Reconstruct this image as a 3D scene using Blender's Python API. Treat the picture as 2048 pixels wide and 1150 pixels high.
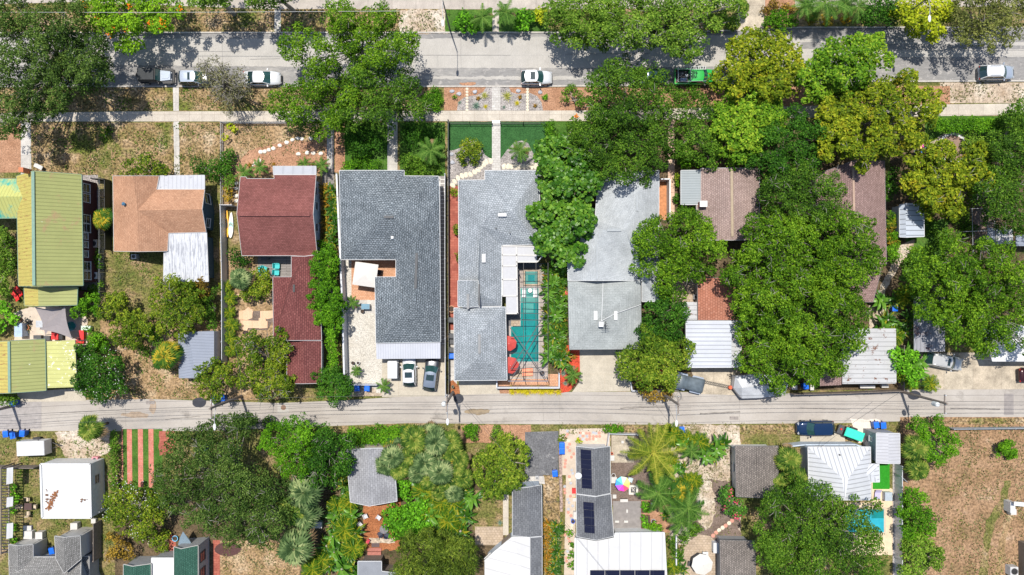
import bpy, math, random
import numpy as np
from mathutils import Vector, Matrix, noise
R = math.radians
H = 90.0      # camera height in metres
K = 16.0      # pixels of the photograph per metre on the ground

# ------------------------------------------------------------ camera, sky, sun, exposure
scene = bpy.context.scene
for o in list(bpy.data.objects): bpy.data.objects.remove(o)
cam_d = bpy.data.cameras.new("camera"); cam = bpy.data.objects.new("camera", cam_d)
scene.collection.objects.link(cam); scene.camera = cam
cam.location = (0, 0, H); cam.rotation_euler = (0, 0, 0)
cam_d.sensor_width = 36; cam_d.lens = 18 / (64.0 / H); cam_d.clip_end = 3000; cam_d.clip_start = 0.5

SUN = Vector((-0.10, 0.30, 1.0)).normalized()
world = bpy.data.worlds.new("World"); scene.world = world; world.use_nodes = True
wn = world.node_tree; bg = wn.nodes['Background']
sky = wn.nodes.new('ShaderNodeTexSky'); sky.sky_type = 'NISHITA'; sky.sun_disc = False
sky.sun_elevation = math.asin(SUN.z); sky.sun_rotation = math.atan2(SUN.x, SUN.y)
wn.links.new(sky.outputs[0], bg.inputs[0]); bg.inputs[1].default_value = 0.13
sl = bpy.data.lights.new("sun", 'SUN'); sl.energy = 4.8; sl.angle = R(0.55); sl.color = (1.0, 0.955, 0.88)
so = bpy.data.objects.new("sun", sl); scene.collection.objects.link(so)
so.rotation_euler = SUN.to_track_quat('Z', 'Y').to_euler()
scene.view_settings.view_transform = 'Standard'; scene.view_settings.look = 'None'
scene.view_settings.exposure = 0.24; scene.view_settings.gamma = 1.0
scene.render.engine = 'CYCLES'
scene.cycles.max_bounces = 5; scene.cycles.diffuse_bounces = 2; scene.cycles.transparent_max_bounces = 6
# ------------------------------------------------------------ helpers
COL = scene.collection
def P(px, py, z=0.0):
    s = (H - z) / H
    return ((px - 1024) / K * s, (575 - py) / K * s, z)
def rnd(seed): return random.Random(seed)
class Ord:
    def __getitem__(s, i):
        a = 'first second third fourth fifth sixth seventh eighth ninth tenth eleventh twelfth thirteenth fourteenth fifteenth sixteenth seventeenth eighteenth nineteenth'.split()
        i += 1
        if i < 20: return a[i - 1]
        t = 'twenty thirty forty fifty'.split()[i // 10 - 2]
        return t + ' ' + a[i % 10 - 1] if i % 10 else {'twenty': 'twentieth', 'thirty': 'thirtieth', 'forty': 'fortieth', 'fifty': 'fiftieth'}[t]
ORD = Ord()

class MB:
    def __init__(s): s.v = []; s.f = []; s.m = []; s.uv = []
    def face(s, pts, mi=0, uv=None):
        b = len(s.v); s.v += [tuple(p) for p in pts]; s.f.append(tuple(range(b, b + len(pts)))); s.m.append(mi)
        s.uv += list(uv) if uv else [(p[0], p[1]) for p in pts]
    def grid(s, rings, mi=0, close=True, caps=True):
        b = len(s.v); n = len(rings[0])
        for r in rings: s.v += [tuple(p) for p in r]
        def add(f): s.f.append(f); s.m.append(mi); s.uv.extend([(s.v[i][0], s.v[i][1]) for i in f])
        for i in range(len(rings) - 1):
            for j in range(n if close else n - 1):
                k = (j + 1) % n
                add((b + i * n + j, b + i * n + k, b + (i + 1) * n + k, b + (i + 1) * n + j))
        if caps:
            add(tuple(b + j for j in reversed(range(n)))); add(tuple(b + (len(rings) - 1) * n + j for j in range(n)))
    def box(s, x0, y0, z0, x1, y1, z1, mi=0):
        s.grid([[(x0, y0, z0), (x1, y0, z0), (x1, y1, z0), (x0, y1, z0)], [(x0, y0, z1), (x1, y0, z1), (x1, y1, z1), (x0, y1, z1)]], mi)
    def obox(s, c, sz, rz=0.0, mi=0):
        ca, sa = math.cos(rz), math.sin(rz); q = []
        for dx, dy in ((-.5, -.5), (.5, -.5), (.5, .5), (-.5, .5)):
            x, y = dx * sz[0], dy * sz[1]; q.append((c[0] + x * ca - y * sa, c[1] + x * sa + y * ca))
        s.grid([[(x, y, c[2] - sz[2] / 2) for x, y in q], [(x, y, c[2] + sz[2] / 2) for x, y in q]], mi)
    def seg(s, a, b, w, z0, z1, mi=0):      # upright slab between two plan points
        dx, dy = b[0] - a[0], b[1] - a[1]; L = math.hypot(dx, dy) or 1e-6
        s.obox(((a[0] + b[0]) / 2, (a[1] + b[1]) / 2, (z0 + z1) / 2), (L, w, z1 - z0), math.atan2(dy, dx), mi)
    def prism(s, pts, z0, z1, mi=0, top=None):
        if sum(pts[i][0] * pts[(i + 1) % len(pts)][1] - pts[(i + 1) % len(pts)][0] * pts[i][1] for i in range(len(pts))) < 0: pts = pts[::-1]
        t = top or pts
        s.grid([[(p[0], p[1], z0) for p in pts], [(p[0], p[1], z1) for p in t]], mi)
    def tube(s, pts, rad, n=6, mi=0):
        rings = []; pts = [Vector(p) for p in pts]
        for i, p in enumerate(pts):
            d = (pts[min(i + 1, len(pts) - 1)] - pts[max(i - 1, 0)]).normalized()
            a = d.orthogonal().normalized(); c = d.cross(a); r = rad[i] if isinstance(rad, (list, tuple)) else rad
            rings.append([p + (a * math.cos(t) + c * math.sin(t)) * r for t in [2 * math.pi * j / n for j in range(n)]])
        s.grid(rings, mi)
    def lathe(s, c, prof, n=12, mi=0, caps=True):
        s.grid([[(c[0] + r * math.cos(2 * math.pi * j / n), c[1] + r * math.sin(2 * math.pi * j / n), c[2] + z) for j in range(n)] for r, z in prof], mi, True, caps)
    def build(s, name, mats, parent=None, off=None, smooth=False):
        if not isinstance(mats, (list, tuple)): mats = [mats]
        v = np.array(s.v, dtype=np.float32)
        loc = None
        if parent is None and off is None:
            loc = ((v[:, 0].min() + v[:, 0].max()) / 2, (v[:, 1].min() + v[:, 1].max()) / 2, v[:, 2].min()); off = loc
        if off is None: off = parent.get('_off', (0, 0, 0)) if parent else (0, 0, 0)
        v = v - np.array(list(off), dtype=np.float32)
        me = bpy.data.meshes.new(name); me.from_pydata(v.tolist(), [], s.f)
        for m in mats: me.materials.append(m)
        me.polygons.foreach_set('material_index', s.m)
        if smooth: me.polygons.foreach_set('use_smooth', [True] * len(s.f))
        ul = me.uv_layers.new(name='UVMap'); ul.data.foreach_set('uv', np.array(s.uv, dtype=np.float32).ravel())
        me.update()
        o = bpy.data.objects.new(name, me); COL.objects.link(o)
        if parent: o.parent = parent
        if loc: o.location = loc
        return o

OFF = {}
def empty(name, loc=(0, 0, 0), rz=0.0):
    o = bpy.data.objects.new(name, None); COL.objects.link(o); o.location = loc; o.rotation_euler = (0, 0, rz); o.empty_display_size = .3
    return o
def tag(o, label, cat, group=None, kind=None):
    o['label'] = label; o['category'] = cat
    if group: o['group'] = group
    if kind: o['kind'] = kind
    return o
def thing(name, label, cat, loc=(0, 0, 0), rz=0.0, group=None):
    return tag(empty(name, loc, rz), label, cat, group)
def wthing(name, label, cat, loc, group=None):   # root whose parts are built in world coordinates
    o = thing(name, label, cat, (loc[0], loc[1], 0), 0, group); o['_off'] = (loc[0], loc[1], 0.0); return o
KIDS = {}
def kids(o): return [c for c in COL.objects if c.parent == o]
def copy_tree(o, parent=None, _m=None):
    if _m is None:
        _m = {}
        for c in COL.objects:
            if c.parent: _m.setdefault(c.parent.name, []).append(c)
    c = o.copy(); COL.objects.link(c); c.parent = parent
    for ch in _m.get(o.name, []): copy_tree(ch, c, _m)
    return c
def put(proto, label, loc, rz=0.0, sc=1.0, group=None, used=set()):
    """first call places the prototype itself, later calls place copies"""
    if proto.name in used: o = copy_tree(proto)
    else: o = proto; used.add(proto.name)
    o.location = loc; o.rotation_euler = (0, 0, rz); o.scale = (sc, sc, sc) if not isinstance(sc, tuple) else sc
    o['label'] = label
    if group: o['group'] = group
    return o

# ------------------------------------------------------------ materials
MATS = {}
def lin(c):
    return tuple(c) + (1.0,) if len(c) == 3 else tuple(c)
def newmat(name):
    m = bpy.data.materials.new(name); m.use_nodes = True; nt = m.node_tree
    return m, nt, nt.nodes['Principled BSDF']
def N(nt, t, **kw):
    n = nt.nodes.new(t)
    for k, v in kw.items():
        if k.startswith('i_'): n.inputs[k[2:].replace('_', ' ')].default_value = v
        else: setattr(n, k, v)
    return n
def coordvec(nt, coord):
    if coord == 'uv':
        return N(nt, 'ShaderNodeUVMap').outputs[0]
    return N(nt, 'ShaderNodeNewGeometry').outputs['Position']
def ramp(nt, fac, stops):
    r = N(nt, 'ShaderNodeValToRGB'); nt.links.new(fac, r.inputs[0]); e = r.color_ramp.elements
    while len(e) < len(stops): e.new(0.5)
    for i, (p, c) in enumerate(stops): e[i].position = p; e[i].color = lin(c)
    return r.outputs[0]
def noisef(nt, vec, sc, det=4, rough=.6, dist=0.0, stretch=None):
    if stretch:
        mp = N(nt, 'ShaderNodeMapping'); mp.inputs['Scale'].default_value = stretch; nt.links.new(vec, mp.inputs[0]); vec = mp.outputs[0]
    n = N(nt, 'ShaderNodeTexNoise'); n.inputs['Scale'].default_value = sc; n.inputs['Detail'].default_value = det
    n.inputs['Roughness'].default_value = rough; n.inputs['Distortion'].default_value = dist
    nt.links.new(vec, n.inputs['Vector']); return n.outputs[0]
def mix(nt, fac, a, b, mode='MIX'):
    m = N(nt, 'ShaderNodeMix', data_type='RGBA', blend_type=mode)
    for sock, val in ((m.inputs[0], fac), (m.inputs[6], a), (m.inputs[7], b)):
        if hasattr(val, 'links') or hasattr(val, 'is_linked'): nt.links.new(val, sock)
        elif isinstance(val, (int, float)): sock.default_value = val
        else: sock.default_value = lin(val)
    return m.outputs[2]
def bump(nt, b, hgt, strength=.3, dist=.05):
    n = N(nt, 'ShaderNodeBump'); n.inputs['Strength'].default_value = strength; n.inputs['Distance'].default_value = dist
    nt.links.new(hgt, n.inputs['Height']); nt.links.new(n.outputs[0], b.inputs['Normal'])
def plain(name, c, rough=.6, metal=0.0, var=.12, sc=3.0, spec=None, coord='pos'):
    if name in MATS: return MATS[name]
    m, nt, b = newmat(name); v = coordvec(nt, coord); f = noisef(nt, v, sc, 5)
    nt.links.new(ramp(nt, f, [(.3, [x * (1 - var) for x in c]), (.7, [min(1, x * (1 + var)) for x in c])]), b.inputs['Base Color'])
    b.inputs['Roughness'].default_value = rough; b.inputs['Metallic'].default_value = metal
    if spec is not None: b.inputs['Specular IOR Level'].default_value = spec
    MATS[name] = m; return m
def ground(name, stops, sc=.25, fine=5.0, famt=.5, det=6, rough=.95, stretch=None, fr=(.3, .7), lo=.45, hi=1.5, bmp=.6, mid=None):
    """large patches of colour (stops) times fine speckle"""
    if name in MATS: return MATS[name]
    m, nt, b = newmat(name); v = coordvec(nt, 'pos')
    c = ramp(nt, noisef(nt, v, sc, det, .68, 0, stretch), stops)
    if mid:
        c = mix(nt, ramp(nt, noisef(nt, v, mid[0], 5, .7), [(mid[1], (0, 0, 0)), (mid[1] + mid[2], (1, 1, 1))]), c, mid[3])
    f = noisef(nt, v, fine, 3, .7, 0, stretch)
    g = ramp(nt, f, [(fr[0], (lo,) * 3), (fr[1], (hi,) * 3)])
    nt.links.new(mix(nt, famt, c, g, 'MULTIPLY'), b.inputs['Base Color'])
    b.inputs['Roughness'].default_value = rough; b.inputs['Specular IOR Level'].default_value = .2
    bump(nt, b, f, bmp, .06); MATS[name] = m; return m
def slab(name, c1, c2, w, h, mortar=.02, mc=None, off=0.0, coord='pos', rough=.85, dirt=.35, rot=0.0, nsc=.6, fine=8.0):
    """concrete slabs / pavers / bricks with joints"""
    if name in MATS: return MATS[name]
    m, nt, b = newmat(name); v = coordvec(nt, coord)
    mp = N(nt, 'ShaderNodeMapping'); mp.inputs['Rotation'].default_value = (0, 0, rot); nt.links.new(v, mp.inputs[0])
    br = N(nt, 'ShaderNodeTexBrick'); br.offset = off; br.squash = 1.0
    nt.links.new(mp.outputs[0], br.inputs['Vector']); br.inputs['Scale'].default_value = 1.0
    br.inputs['Brick Width'].default_value = w; br.inputs['Row Height'].default_value = h; br.inputs['Mortar Size'].default_value = mortar
    br.inputs['Color1'].default_value = lin(c1); br.inputs['Color2'].default_value = lin(c2)
    br.inputs['Mortar'].default_value = lin(mc or [x * .55 for x in c1])
    br.inputs['Mortar Smooth'].default_value = .3
    d = ramp(nt, noisef(nt, v, nsc, 7, .72), [(.3, (1 - dirt,) * 3), (.68, (1 + dirt * .35,) * 3)])
    c = mix(nt, 1.0, br.outputs[0], d, 'MULTIPLY')
    g = ramp(nt, noisef(nt, v, fine, 3, .7), [(.3, (.86,) * 3), (.7, (1.12,) * 3)])
    nt.links.new(mix(nt, 1.0, c, g, 'MULTIPLY'), b.inputs['Base Color']); b.inputs['Roughness'].default_value = rough
    b.inputs['Specular IOR Level'].default_value = .25
    MATS[name] = m; return m
def shingle(name, c1, c2, row=.26, wid=.42, warp=0.0, mort=.035, contrast=.45, dirt=.25, dsc=.35, wsc=2.4):
    if name in MATS: return MATS[name]
    m, nt, b = newmat(name); uv = coordvec(nt, 'uv'); v = uv
    if warp:
        nz = N(nt, 'ShaderNodeTexNoise'); nz.inputs['Scale'].default_value = wsc; nz.inputs['Detail'].default_value = 2; nt.links.new(uv, nz.inputs['Vector'])
        sb = N(nt, 'ShaderNodeVectorMath', operation='MULTIPLY_ADD'); nt.links.new(nz.outputs[1], sb.inputs[0])
        sb.inputs[1].default_value = (warp, warp, 0); nt.links.new(uv, sb.inputs[2]); v = sb.outputs[0]
    br = N(nt, 'ShaderNodeTexBrick'); br.offset = .5; nt.links.new(v, br.inputs['Vector']); br.inputs['Scale'].default_value = 1
    br.inputs['Brick Width'].default_value = wid; br.inputs['Row Height'].default_value = row; br.inputs['Mortar Size'].default_value = mort
    br.inputs['Mortar Smooth'].default_value = .6
    br.inputs['Color1'].default_value = lin(c1); br.inputs['Color2'].default_value = lin(c2); br.inputs['Mortar'].default_value = lin([x * contrast for x in c1])
    d = ramp(nt, noisef(nt, coordvec(nt, 'pos'), dsc, 7, .7), [(.3, (1 - dirt,) * 3), (.7, (1 + dirt * .5,) * 3)])
    c = mix(nt, 1.0, br.outputs[0], d, 'MULTIPLY')
    g = ramp(nt, noisef(nt, uv, 7, 4, .75), [(.3, (.72,) * 3), (.7, (1.25,) * 3)])
    c = mix(nt, 1.0, c, g, 'MULTIPLY')
    nt.links.new(c, b.inputs['Base Color']); b.inputs['Roughness'].default_value = .9; b.inputs['Specular IOR Level'].default_value = .2
    bump(nt, b, br.outputs['Fac'], -.5, .03); MATS[name] = m; return m
def ribbed(name, c, rib=.42, dark=.72, stains=None, rough=.55, metal=0.0, line=.12, var=.08, rust=None, streak=None, spec=.3):
    """sheet metal with standing seams running down the slope"""
    if name in MATS: return MATS[name]
    m, nt, b = newmat(name); uv = coordvec(nt, 'uv'); pos = coordvec(nt, 'pos')
    sx = N(nt, 'ShaderNodeSeparateXYZ'); nt.links.new(uv, sx.inputs[0])
    dv = N(nt, 'ShaderNodeMath', operation='DIVIDE'); nt.links.new(sx.outputs[0], dv.inputs[0]); dv.inputs[1].default_value = rib
    fr = N(nt, 'ShaderNodeMath', operation='FRACT'); nt.links.new(dv.outputs[0], fr.inputs[0])
    rb = ramp(nt, fr.outputs[0], [(0, (1, 1, 1)), (line, (1, 1, 1)), (line + .07, (0, 0, 0)), (.93, (0, 0, 0)), (1, (1, 1, 1))])
    base = ramp(nt, noisef(nt, pos, .5, 6, .7), [(.3, [x * (1 - var) for x in c]), (.7, [min(1, x * (1 + var)) for x in c])])
    col = mix(nt, rb, base, [x * dark for x in c])
    if streak:   # pale or dark streaks down the slope: (colour, threshold)
        f = noisef(nt, uv, 1.0, 5, .7, 0, (5.0, .55, 1)); col = mix(nt, ramp(nt, f, [(streak[1], (0, 0, 0)), (streak[1] + .07, (1, 1, 1))]), col, streak[0])
    if stains:
        for (sc, th, wd, sc_col) in stains:
            f = noisef(nt, pos, sc, 6, .75); col = mix(nt, ramp(nt, f, [(th, (0, 0, 0)), (th + wd, (1, 1, 1))]), col, sc_col)
    nt.links.new(col, b.inputs['Base Color']); b.inputs['Roughness'].default_value = rough; b.inputs['Metallic'].default_value = metal
    b.inputs['Specular IOR Level'].default_value = spec
    bump(nt, b, rb, .5, .03); MATS[name] = m; return m
def paint(name, c, rough=.22, metal=.25, coat=.6):
    if name in MATS: return MATS[name]
    m, nt, b = newmat(name); v = coordvec(nt, 'pos')
    nt.links.new(ramp(nt, noisef(nt, v, 4, 4), [(.3, [x * .93 for x in c]), (.7, c)]), b.inputs['Base Color'])
    b.inputs['Roughness'].default_value = rough; b.inputs['Metallic'].default_value = metal; b.inputs['Coat Weight'].default_value = coat; b.inputs['Coat Roughness'].default_value = .08
    MATS[name] = m; return m
def leafmat(name, dark, mid, light, trans=.17, rough=.65, warm=None):
    if name in MATS: return MATS[name]
    m, nt, b = newmat(name); at = N(nt, 'ShaderNodeAttribute', attribute_name='tint')
    st = [(0, dark), (.5, mid), (1.0, light)]
    c = ramp(nt, at.outputs['Fac'], st)
    if warm:   # yellowing leaves
        f = noisef(nt, coordvec(nt, 'pos'), .55, 4, .7); c = mix(nt, ramp(nt, f, [(warm[1], (0, 0, 0)), (warm[1] + .16, (1, 1, 1))]), c, warm[0])
    nt.links.new(c, b.inputs['Base Color']); b.inputs['Roughness'].default_value = rough; b.inputs['Specular IOR Level'].default_value = .12 if rough > .45 else .3
    tr = N(nt, 'ShaderNodeBsdfTranslucent'); nt.links.new(mix(nt, 1.0, c, (1.0, 1.25, .5), 'MULTIPLY'), tr.inputs[0])
    mx = N(nt, 'ShaderNodeMixShader'); mx.inputs[0].default_value = trans
    nt.links.new(b.outputs[0], mx.inputs[1]); nt.links.new(tr.outputs[0], mx.inputs[2])
    nt.links.new(mx.outputs[0], nt.nodes['Material Output'].inputs[0]); MATS[name] = m; return m

# palette of surfaces
GLASS = plain('car_glass', (.015, .035, .04), .06, 0, .2, spec=.8)
TEALG = plain('windscreen_glass', (.02, .06, .058), .06, 0, .2, spec=.8)
PANE = plain('window_glass', (.02, .025, .03), .08, 0, .2, spec=.7)
RUBBER = plain('rubber', (.02, .02, .021), .85)
BLACK = plain('black_plastic', (.02, .02, .022), .55)
DGREY = plain('dark_grey', (.06, .062, .066), .6)
MGREY = plain('mid_grey', (.2, .2, .2), .6)
WHITE = plain('white_paint', (.58, .58, .575), .5, 0, .05)
OFFW = plain('offwhite_paint', (.50, .48, .45), .6, 0, .08)
VINYL = plain('white_vinyl', (.50, .51, .54), .45, 0, .05)
CHROME = plain('bright_metal', (.6, .6, .6), .25, .9)
ALU = plain('aluminium', (.5, .51, .52), .4, .6)
BARK = plain('grey_bark', (.27, .24, .2), .9, 0, .4, 6)
BARKD = plain('brown_bark', (.12, .085, .06), .9, 0, .4, 6)
WOODG = plain('weathered_wood', (.2, .165, .14), .85, 0, .3, 5)
WOODB = plain('brown_wood', (.17, .08, .05), .8, 0, .3, 5)
RED = plain('red_plastic', (.6, .02, .02), .45)
BLUE = plain('bin_blue', (.01, .13, .62), .4)
DBLUE = plain('bin_blue_dark', (.008, .09, .42), .45)
WIRE = plain('wire', (.05, .05, .055), .6)
LAMPRED = plain('tail_light', (.35, .01, .01), .2)
LAMPW = plain('head_light', (.3, .31, .32), .1)
TERRA = plain('terracotta', (.5, .16, .07), .8)

# ------------------------------------------------------------ ground patches (structure)
LV = .008; LC = {}
def densify(pts, step, jit, seed):
    out = []; r = rnd(seed); n = len(pts)
    for i in range(n):
        a, b = pts[i], pts[(i + 1) % n]; L = math.hypot(b[0] - a[0], b[1] - a[1]); k = max(1, int(L / step))
        for j in range(k):
            t = j / k; x = a[0] + (b[0] - a[0]) * t; y = a[1] + (b[1] - a[1]) * t
            if jit:
                nv = noise.noise_vector(Vector((x * .09, y * .09, seed))) + .6 * noise.noise_vector(Vector((x * .35, y * .35, seed)))
                x += nv.x * jit; y += nv.y * jit
            out.append((x, y))
    return out
def patch(name, pts, m, lv=1, jit=0.0, seed=1, kind='structure', h=None):
    """pts in photograph pixels at ground level"""
    pp = densify(pts, 4, jit, seed) if jit else pts
    q = [P(x, y)[:2] for x, y in pp]
    LC[lv] = LC.get(lv, 0) + 1; b = MB(); z = lv * LV + LC[lv] * .00022
    if h: b.prism(q, -.02, h)
    else:
        if sum(q[i][0] * q[(i + 1) % len(q)][1] - q[(i + 1) % len(q)][0] * q[i][1] for i in range(len(q))) < 0: q = q[::-1]
        b.face([(x, y, z) for x, y in q])
    o = b.build(name, m); o['kind'] = kind
    return o
def rect(x0, y0, x1, y1): return [(x0, y0), (x1, y0), (x1, y1), (x0, y1)]
def blob(cx, cy, rx, ry, n=14, seed=0, amp=.15):
    r = rnd(seed); return [(cx + rx * math.cos(2 * math.pi * i / n) * (1 + r.uniform(-amp, amp)), cy + ry * math.sin(2 * math.pi * i / n) * (1 + r.uniform(-amp, amp))) for i in range(n)]
# ------------------------------------------------------------ ground, roads, paths, beds
G_DRY = ground('dry_grass', [(.28, (.09, .085, .02)), (.44, (.19, .135, .06)), (.56, (.26, .18, .10)), (.74, (.42, .35, .25))], .35, 3.6, 1.0, fr=(.38, .6), lo=.36, hi=1.6,
               mid=(.2, .53, .1, (.10, .115, .022)))
G_TAN = ground('tan_grass', [(.3, (.16, .115, .045)), (.5, (.28, .185, .10)), (.7, (.40, .31, .2))], .4, 3.8, .95, fr=(.36, .62), lo=.45, hi=1.5)
G_MIX = ground('patchy_grass', [(.3, (.06, .09, .016)), (.5, (.14, .13, .04)), (.62, (.24, .17, .09)), (.75, (.34, .26, .17))], .4, 4.5, .95, fr=(.36, .62), lo=.4, hi=1.5)
G_GRN = ground('green_grass', [(.3, (.035, .09, .012)), (.55, (.065, .14, .02)), (.75, (.13, .16, .04))], .5, 5.5, .9, lo=.5, hi=1.4)
G_SAND = ground('sandy_dirt', [(.3, (.30, .22, .15)), (.5, (.42, .34, .26)), (.7, (.55, .5, .42))], .4, 4, .85, fr=(.34, .64), lo=.55, hi=1.35, mid=(.6, .55, .1, (.14, .12, .05)))
G_TURF = ground('artificial_turf', [(.3, (.022, .075, .02)), (.7, (.038, .115, .032))], .9, 6, .8)
G_TURFB = ground('bright_turf', [(.3, (.02, .2, .012)), (.7, (.03, .26, .02))], .5, 9, .5)
G_MULCH = ground('orange_mulch', [(.3, (.24, .085, .035)), (.7, (.37, .15, .065))], .6, 7, .9)
G_REDM = ground('red_mulch', [(.3, (.40, .045, .022)), (.7, (.55, .085, .045))], .8, 6, .9)
G_BRNM = ground('brown_mulch', [(.3, (.27, .14, .08)), (.7, (.42, .24, .15))], .6, 6, .9)
G_DARK = ground('dark_soil', [(.3, (.12, .085, .065)), (.7, (.21, .16, .135))], .6, 6, .7)
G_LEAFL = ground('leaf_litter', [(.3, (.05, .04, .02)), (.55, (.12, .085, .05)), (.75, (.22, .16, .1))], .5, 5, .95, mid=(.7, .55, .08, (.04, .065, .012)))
G_GRAVW = ground('white_gravel', [(.3, (.43, .395, .335)), (.7, (.54, .51, .455))], .5, 7, .8, fr=(.34, .6), lo=.55, hi=1.2)
G_GRAVG = ground('grey_gravel', [(.3, (.20, .18, .17)), (.7, (.36, .33, .31))], .7, 7, .95, fr=(.36, .62), lo=.45, hi=1.5)
ROADC = slab('road_concrete', (.385, .362, .33), (.41, .386, .35), 4.7, 2.9, .012, (.3, .29, .27), .35, dirt=.16, nsc=.35)
ROADA = ground('worn_asphalt', [(.3, (.19, .185, .18)), (.55, (.24, .23, .22)), (.75, (.34, .325, .3))], .5, 5, .6, stretch=(.25, 1, 1), lo=.7, hi=1.25, bmp=.2, mid=(1.2, .57, .05, (.33, .31, .29)))
ALLEY = ground('alley_concrete', [(.28, (.28, .26, .24)), (.45, (.345, .312, .278)), (.6, (.39, .357, .32)), (.8, (.43, .397, .36))], .22, 7, .4, stretch=(.6, 1, 1), lo=.84, hi=1.14, bmp=.15, mid=(.35, .58, .12, (.26, .235, .21)))
ASPH = ground('dark_asphalt', [(.3, (.10, .10, .105)), (.7, (.16, .16, .165))], .6, 5, .7, bmp=.3, mid=(.7, .56, .07, (.25, .245, .24)))
WALK = slab('sidewalk_slabs', (.46, .41, .345), (.50, .45, .38), 1.55, 2.4, .018, (.3, .25, .2), 0, dirt=.22)
WALKG = slab('footpath_slabs', (.47, .44, .4), (.52, .49, .45), 1.4, 1.1, .02, (.28, .26, .23), 0, dirt=.3)
WALKT = slab('top_sidewalk', (.40, .355, .31), (.44, .39, .34), 3.0, 2.6, .025, (.24, .21, .18), 0, dirt=.3)
PAVEW = slab('pale_pavers', (.43, .41, .38), (.52, .5, .47), .42, .3, .022, (.34, .31, .28), .5, dirt=.2)
PAVER = slab('red_pavers', (.30, .085, .06), (.40, .13, .09), .6, .3, .02, (.25, .06, .04), .5, dirt=.3)
PAVEO = slab('orange_pavers', (.50, .26, .15), (.58, .33, .21), .3, .2, .02, (.34, .18, .1), .5, dirt=.3)
PAVET = slab('tan_pavers', (.40, .31, .22), (.47, .37, .28), .4, .3, .02, (.26, .2, .14), .5, dirt=.3)
PAVEG = slab('grey_block_paving', (.27, .25, .24), (.32, .3, .28), .75, .5, .07, (.62, .6, .56), 0, dirt=.15)
PAVES = slab('pink_stone_paving', (.56, .38, .28), (.63, .45, .34), .9, .7, .03, (.34, .22, .16), .4, dirt=.3)
DRIVE = slab('driveway_concrete', (.43, .385, .31), (.465, .415, .335), 4.3, 3.6, .015, (.4, .33, .24), .3, dirt=.2)
DRIVEO = slab('old_driveway', (.44, .37, .28), (.5, .43, .33), 3.6, 3.2, .02, (.27, .23, .18), 0, dirt=.5, nsc=.5)
DECKC = slab('pool_deck', (.36, .31, .28), (.4, .35, .31), 1.2, 1.2, .02, (.24, .2, .18), 0, dirt=.2)
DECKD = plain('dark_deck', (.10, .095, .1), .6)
DECKW = slab('grey_deck_boards', (.25, .225, .21), (.31, .28, .26), 3.0, .2, .03, (.1, .09, .08), .4, dirt=.25)
KERB = plain('kerb_concrete', (.42, .39, .35), .85, 0, .2)

b = MB(); b.face([(-900, -900, 0), (900, -900, 0), (900, 900, 0), (-900, 900, 0)])
g = b.build('ground', G_MIX); g['kind'] = 'structure'

FX = 3400   # roads run on beyond the frame
patch('road', [(-FX, 68), (1300, 66), (1500, 61), (1600, 56), (2048, 56), (FX + 2048, 56), (FX + 2048, 161), (2048, 161), (1600, 163), (1300, 170), (1050, 172), (-FX, 172)], ROADA, 1)
patch('road', [(-FX, 76), (250, 77), (800, 78), (1100, 74), (1500, 70), (1590, 76), (1740, 84), (FX + 2048, 84), (FX + 2048, 114), (1800, 114), (1500, 132), (1180, 136), (800, 136), (250, 130), (-FX, 128)], ROADC, 2, 1.2, 3)
patch('road', [(850, 153), (1180, 152), (1180, 158), (1050, 160), (850, 158)], ROADC, 2, 2.5, 4)
patch('road', [(1600, 84), (2100, 92), (2100, 98), (1600, 98)], ROADA, 3, 1, 5)
def strip(pts, w, h, m, name='kerb'):
    b = MB()
    for i in range(len(pts) - 1): b.seg(P(*pts[i]), P(*pts[i + 1]), w, 0, h)
    o = b.build(name, m); o['kind'] = 'structure'; return o
strip([(-FX, 67), (1300, 65), (1480, 61)], .16, .11, KERB); strip([(1532, 59), (1600, 55), (FX + 2048, 55)], .16, .11, KERB)
strip([(-FX, 173), (1050, 173), (1300, 171), (1600, 164), (2048, 162), (FX + 2048, 162)], .18, .12, KERB)
alley_t = [(-FX, 802), (0, 802), (300, 798), (560, 806), (700, 800), (820, 792), (1000, 785), (1300, 783), (1600, 787), (1750, 780), (2048, 778), (FX + 2048, 778)]
alley_b = [(FX + 2048, 834), (2048, 834), (1700, 846), (1300, 849), (1000, 848), (820, 846), (400, 862), (0, 862), (-FX, 862)]
patch('alley', alley_t + alley_b, ALLEY, 1)
patch('alley', rect(0, 802, 83, 858), plain('alley_patch', (.3, .275, .26), .9, 0, .15, 2), 2)
patch('alley', rect(555, 806, 578, 826), ROADC, 2)
patch('alley', rect(2008, 787, 2027, 830), plain('alley_patch_dark', (.25, .225, .21), .9, 0, .12, 2), 2)
patch('alley', blob(955, 823, 26, 6, 14, 3), plain('oil_stain', (.26, .2, .13), .9, 0, .2, 2), 2, 2, 9)
for x0, y0, x1, y1, w_ in ((700, 821, 800, 817, 1.2), (860, 835, 905, 838, 2), (1085, 790, 1087, 845, 1), (1118, 786, 1119, 846, 1), (1240, 815, 1330, 812, 2.5), (1400, 826, 1480, 822, 3), (1600, 815, 1700, 819, 1.5), (1900, 815, 2000, 817, 3), (120, 825, 260, 818, 1.5), (330, 838, 400, 832, 1.2), (600, 838, 660, 835, 1), (1478, 790, 1479, 845, 1), (250, 806, 252, 860, 1)):
    patch('alley', [(x0, y0), (x1, y1), (x1 + w_ * .3, y1 + w_), (x0 + w_ * .3, y0 + w_)], plain('tar_stain', (.2, .18, .16), .9, 0, .35, 2.5), 3, 1.0, int(x0))
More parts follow.
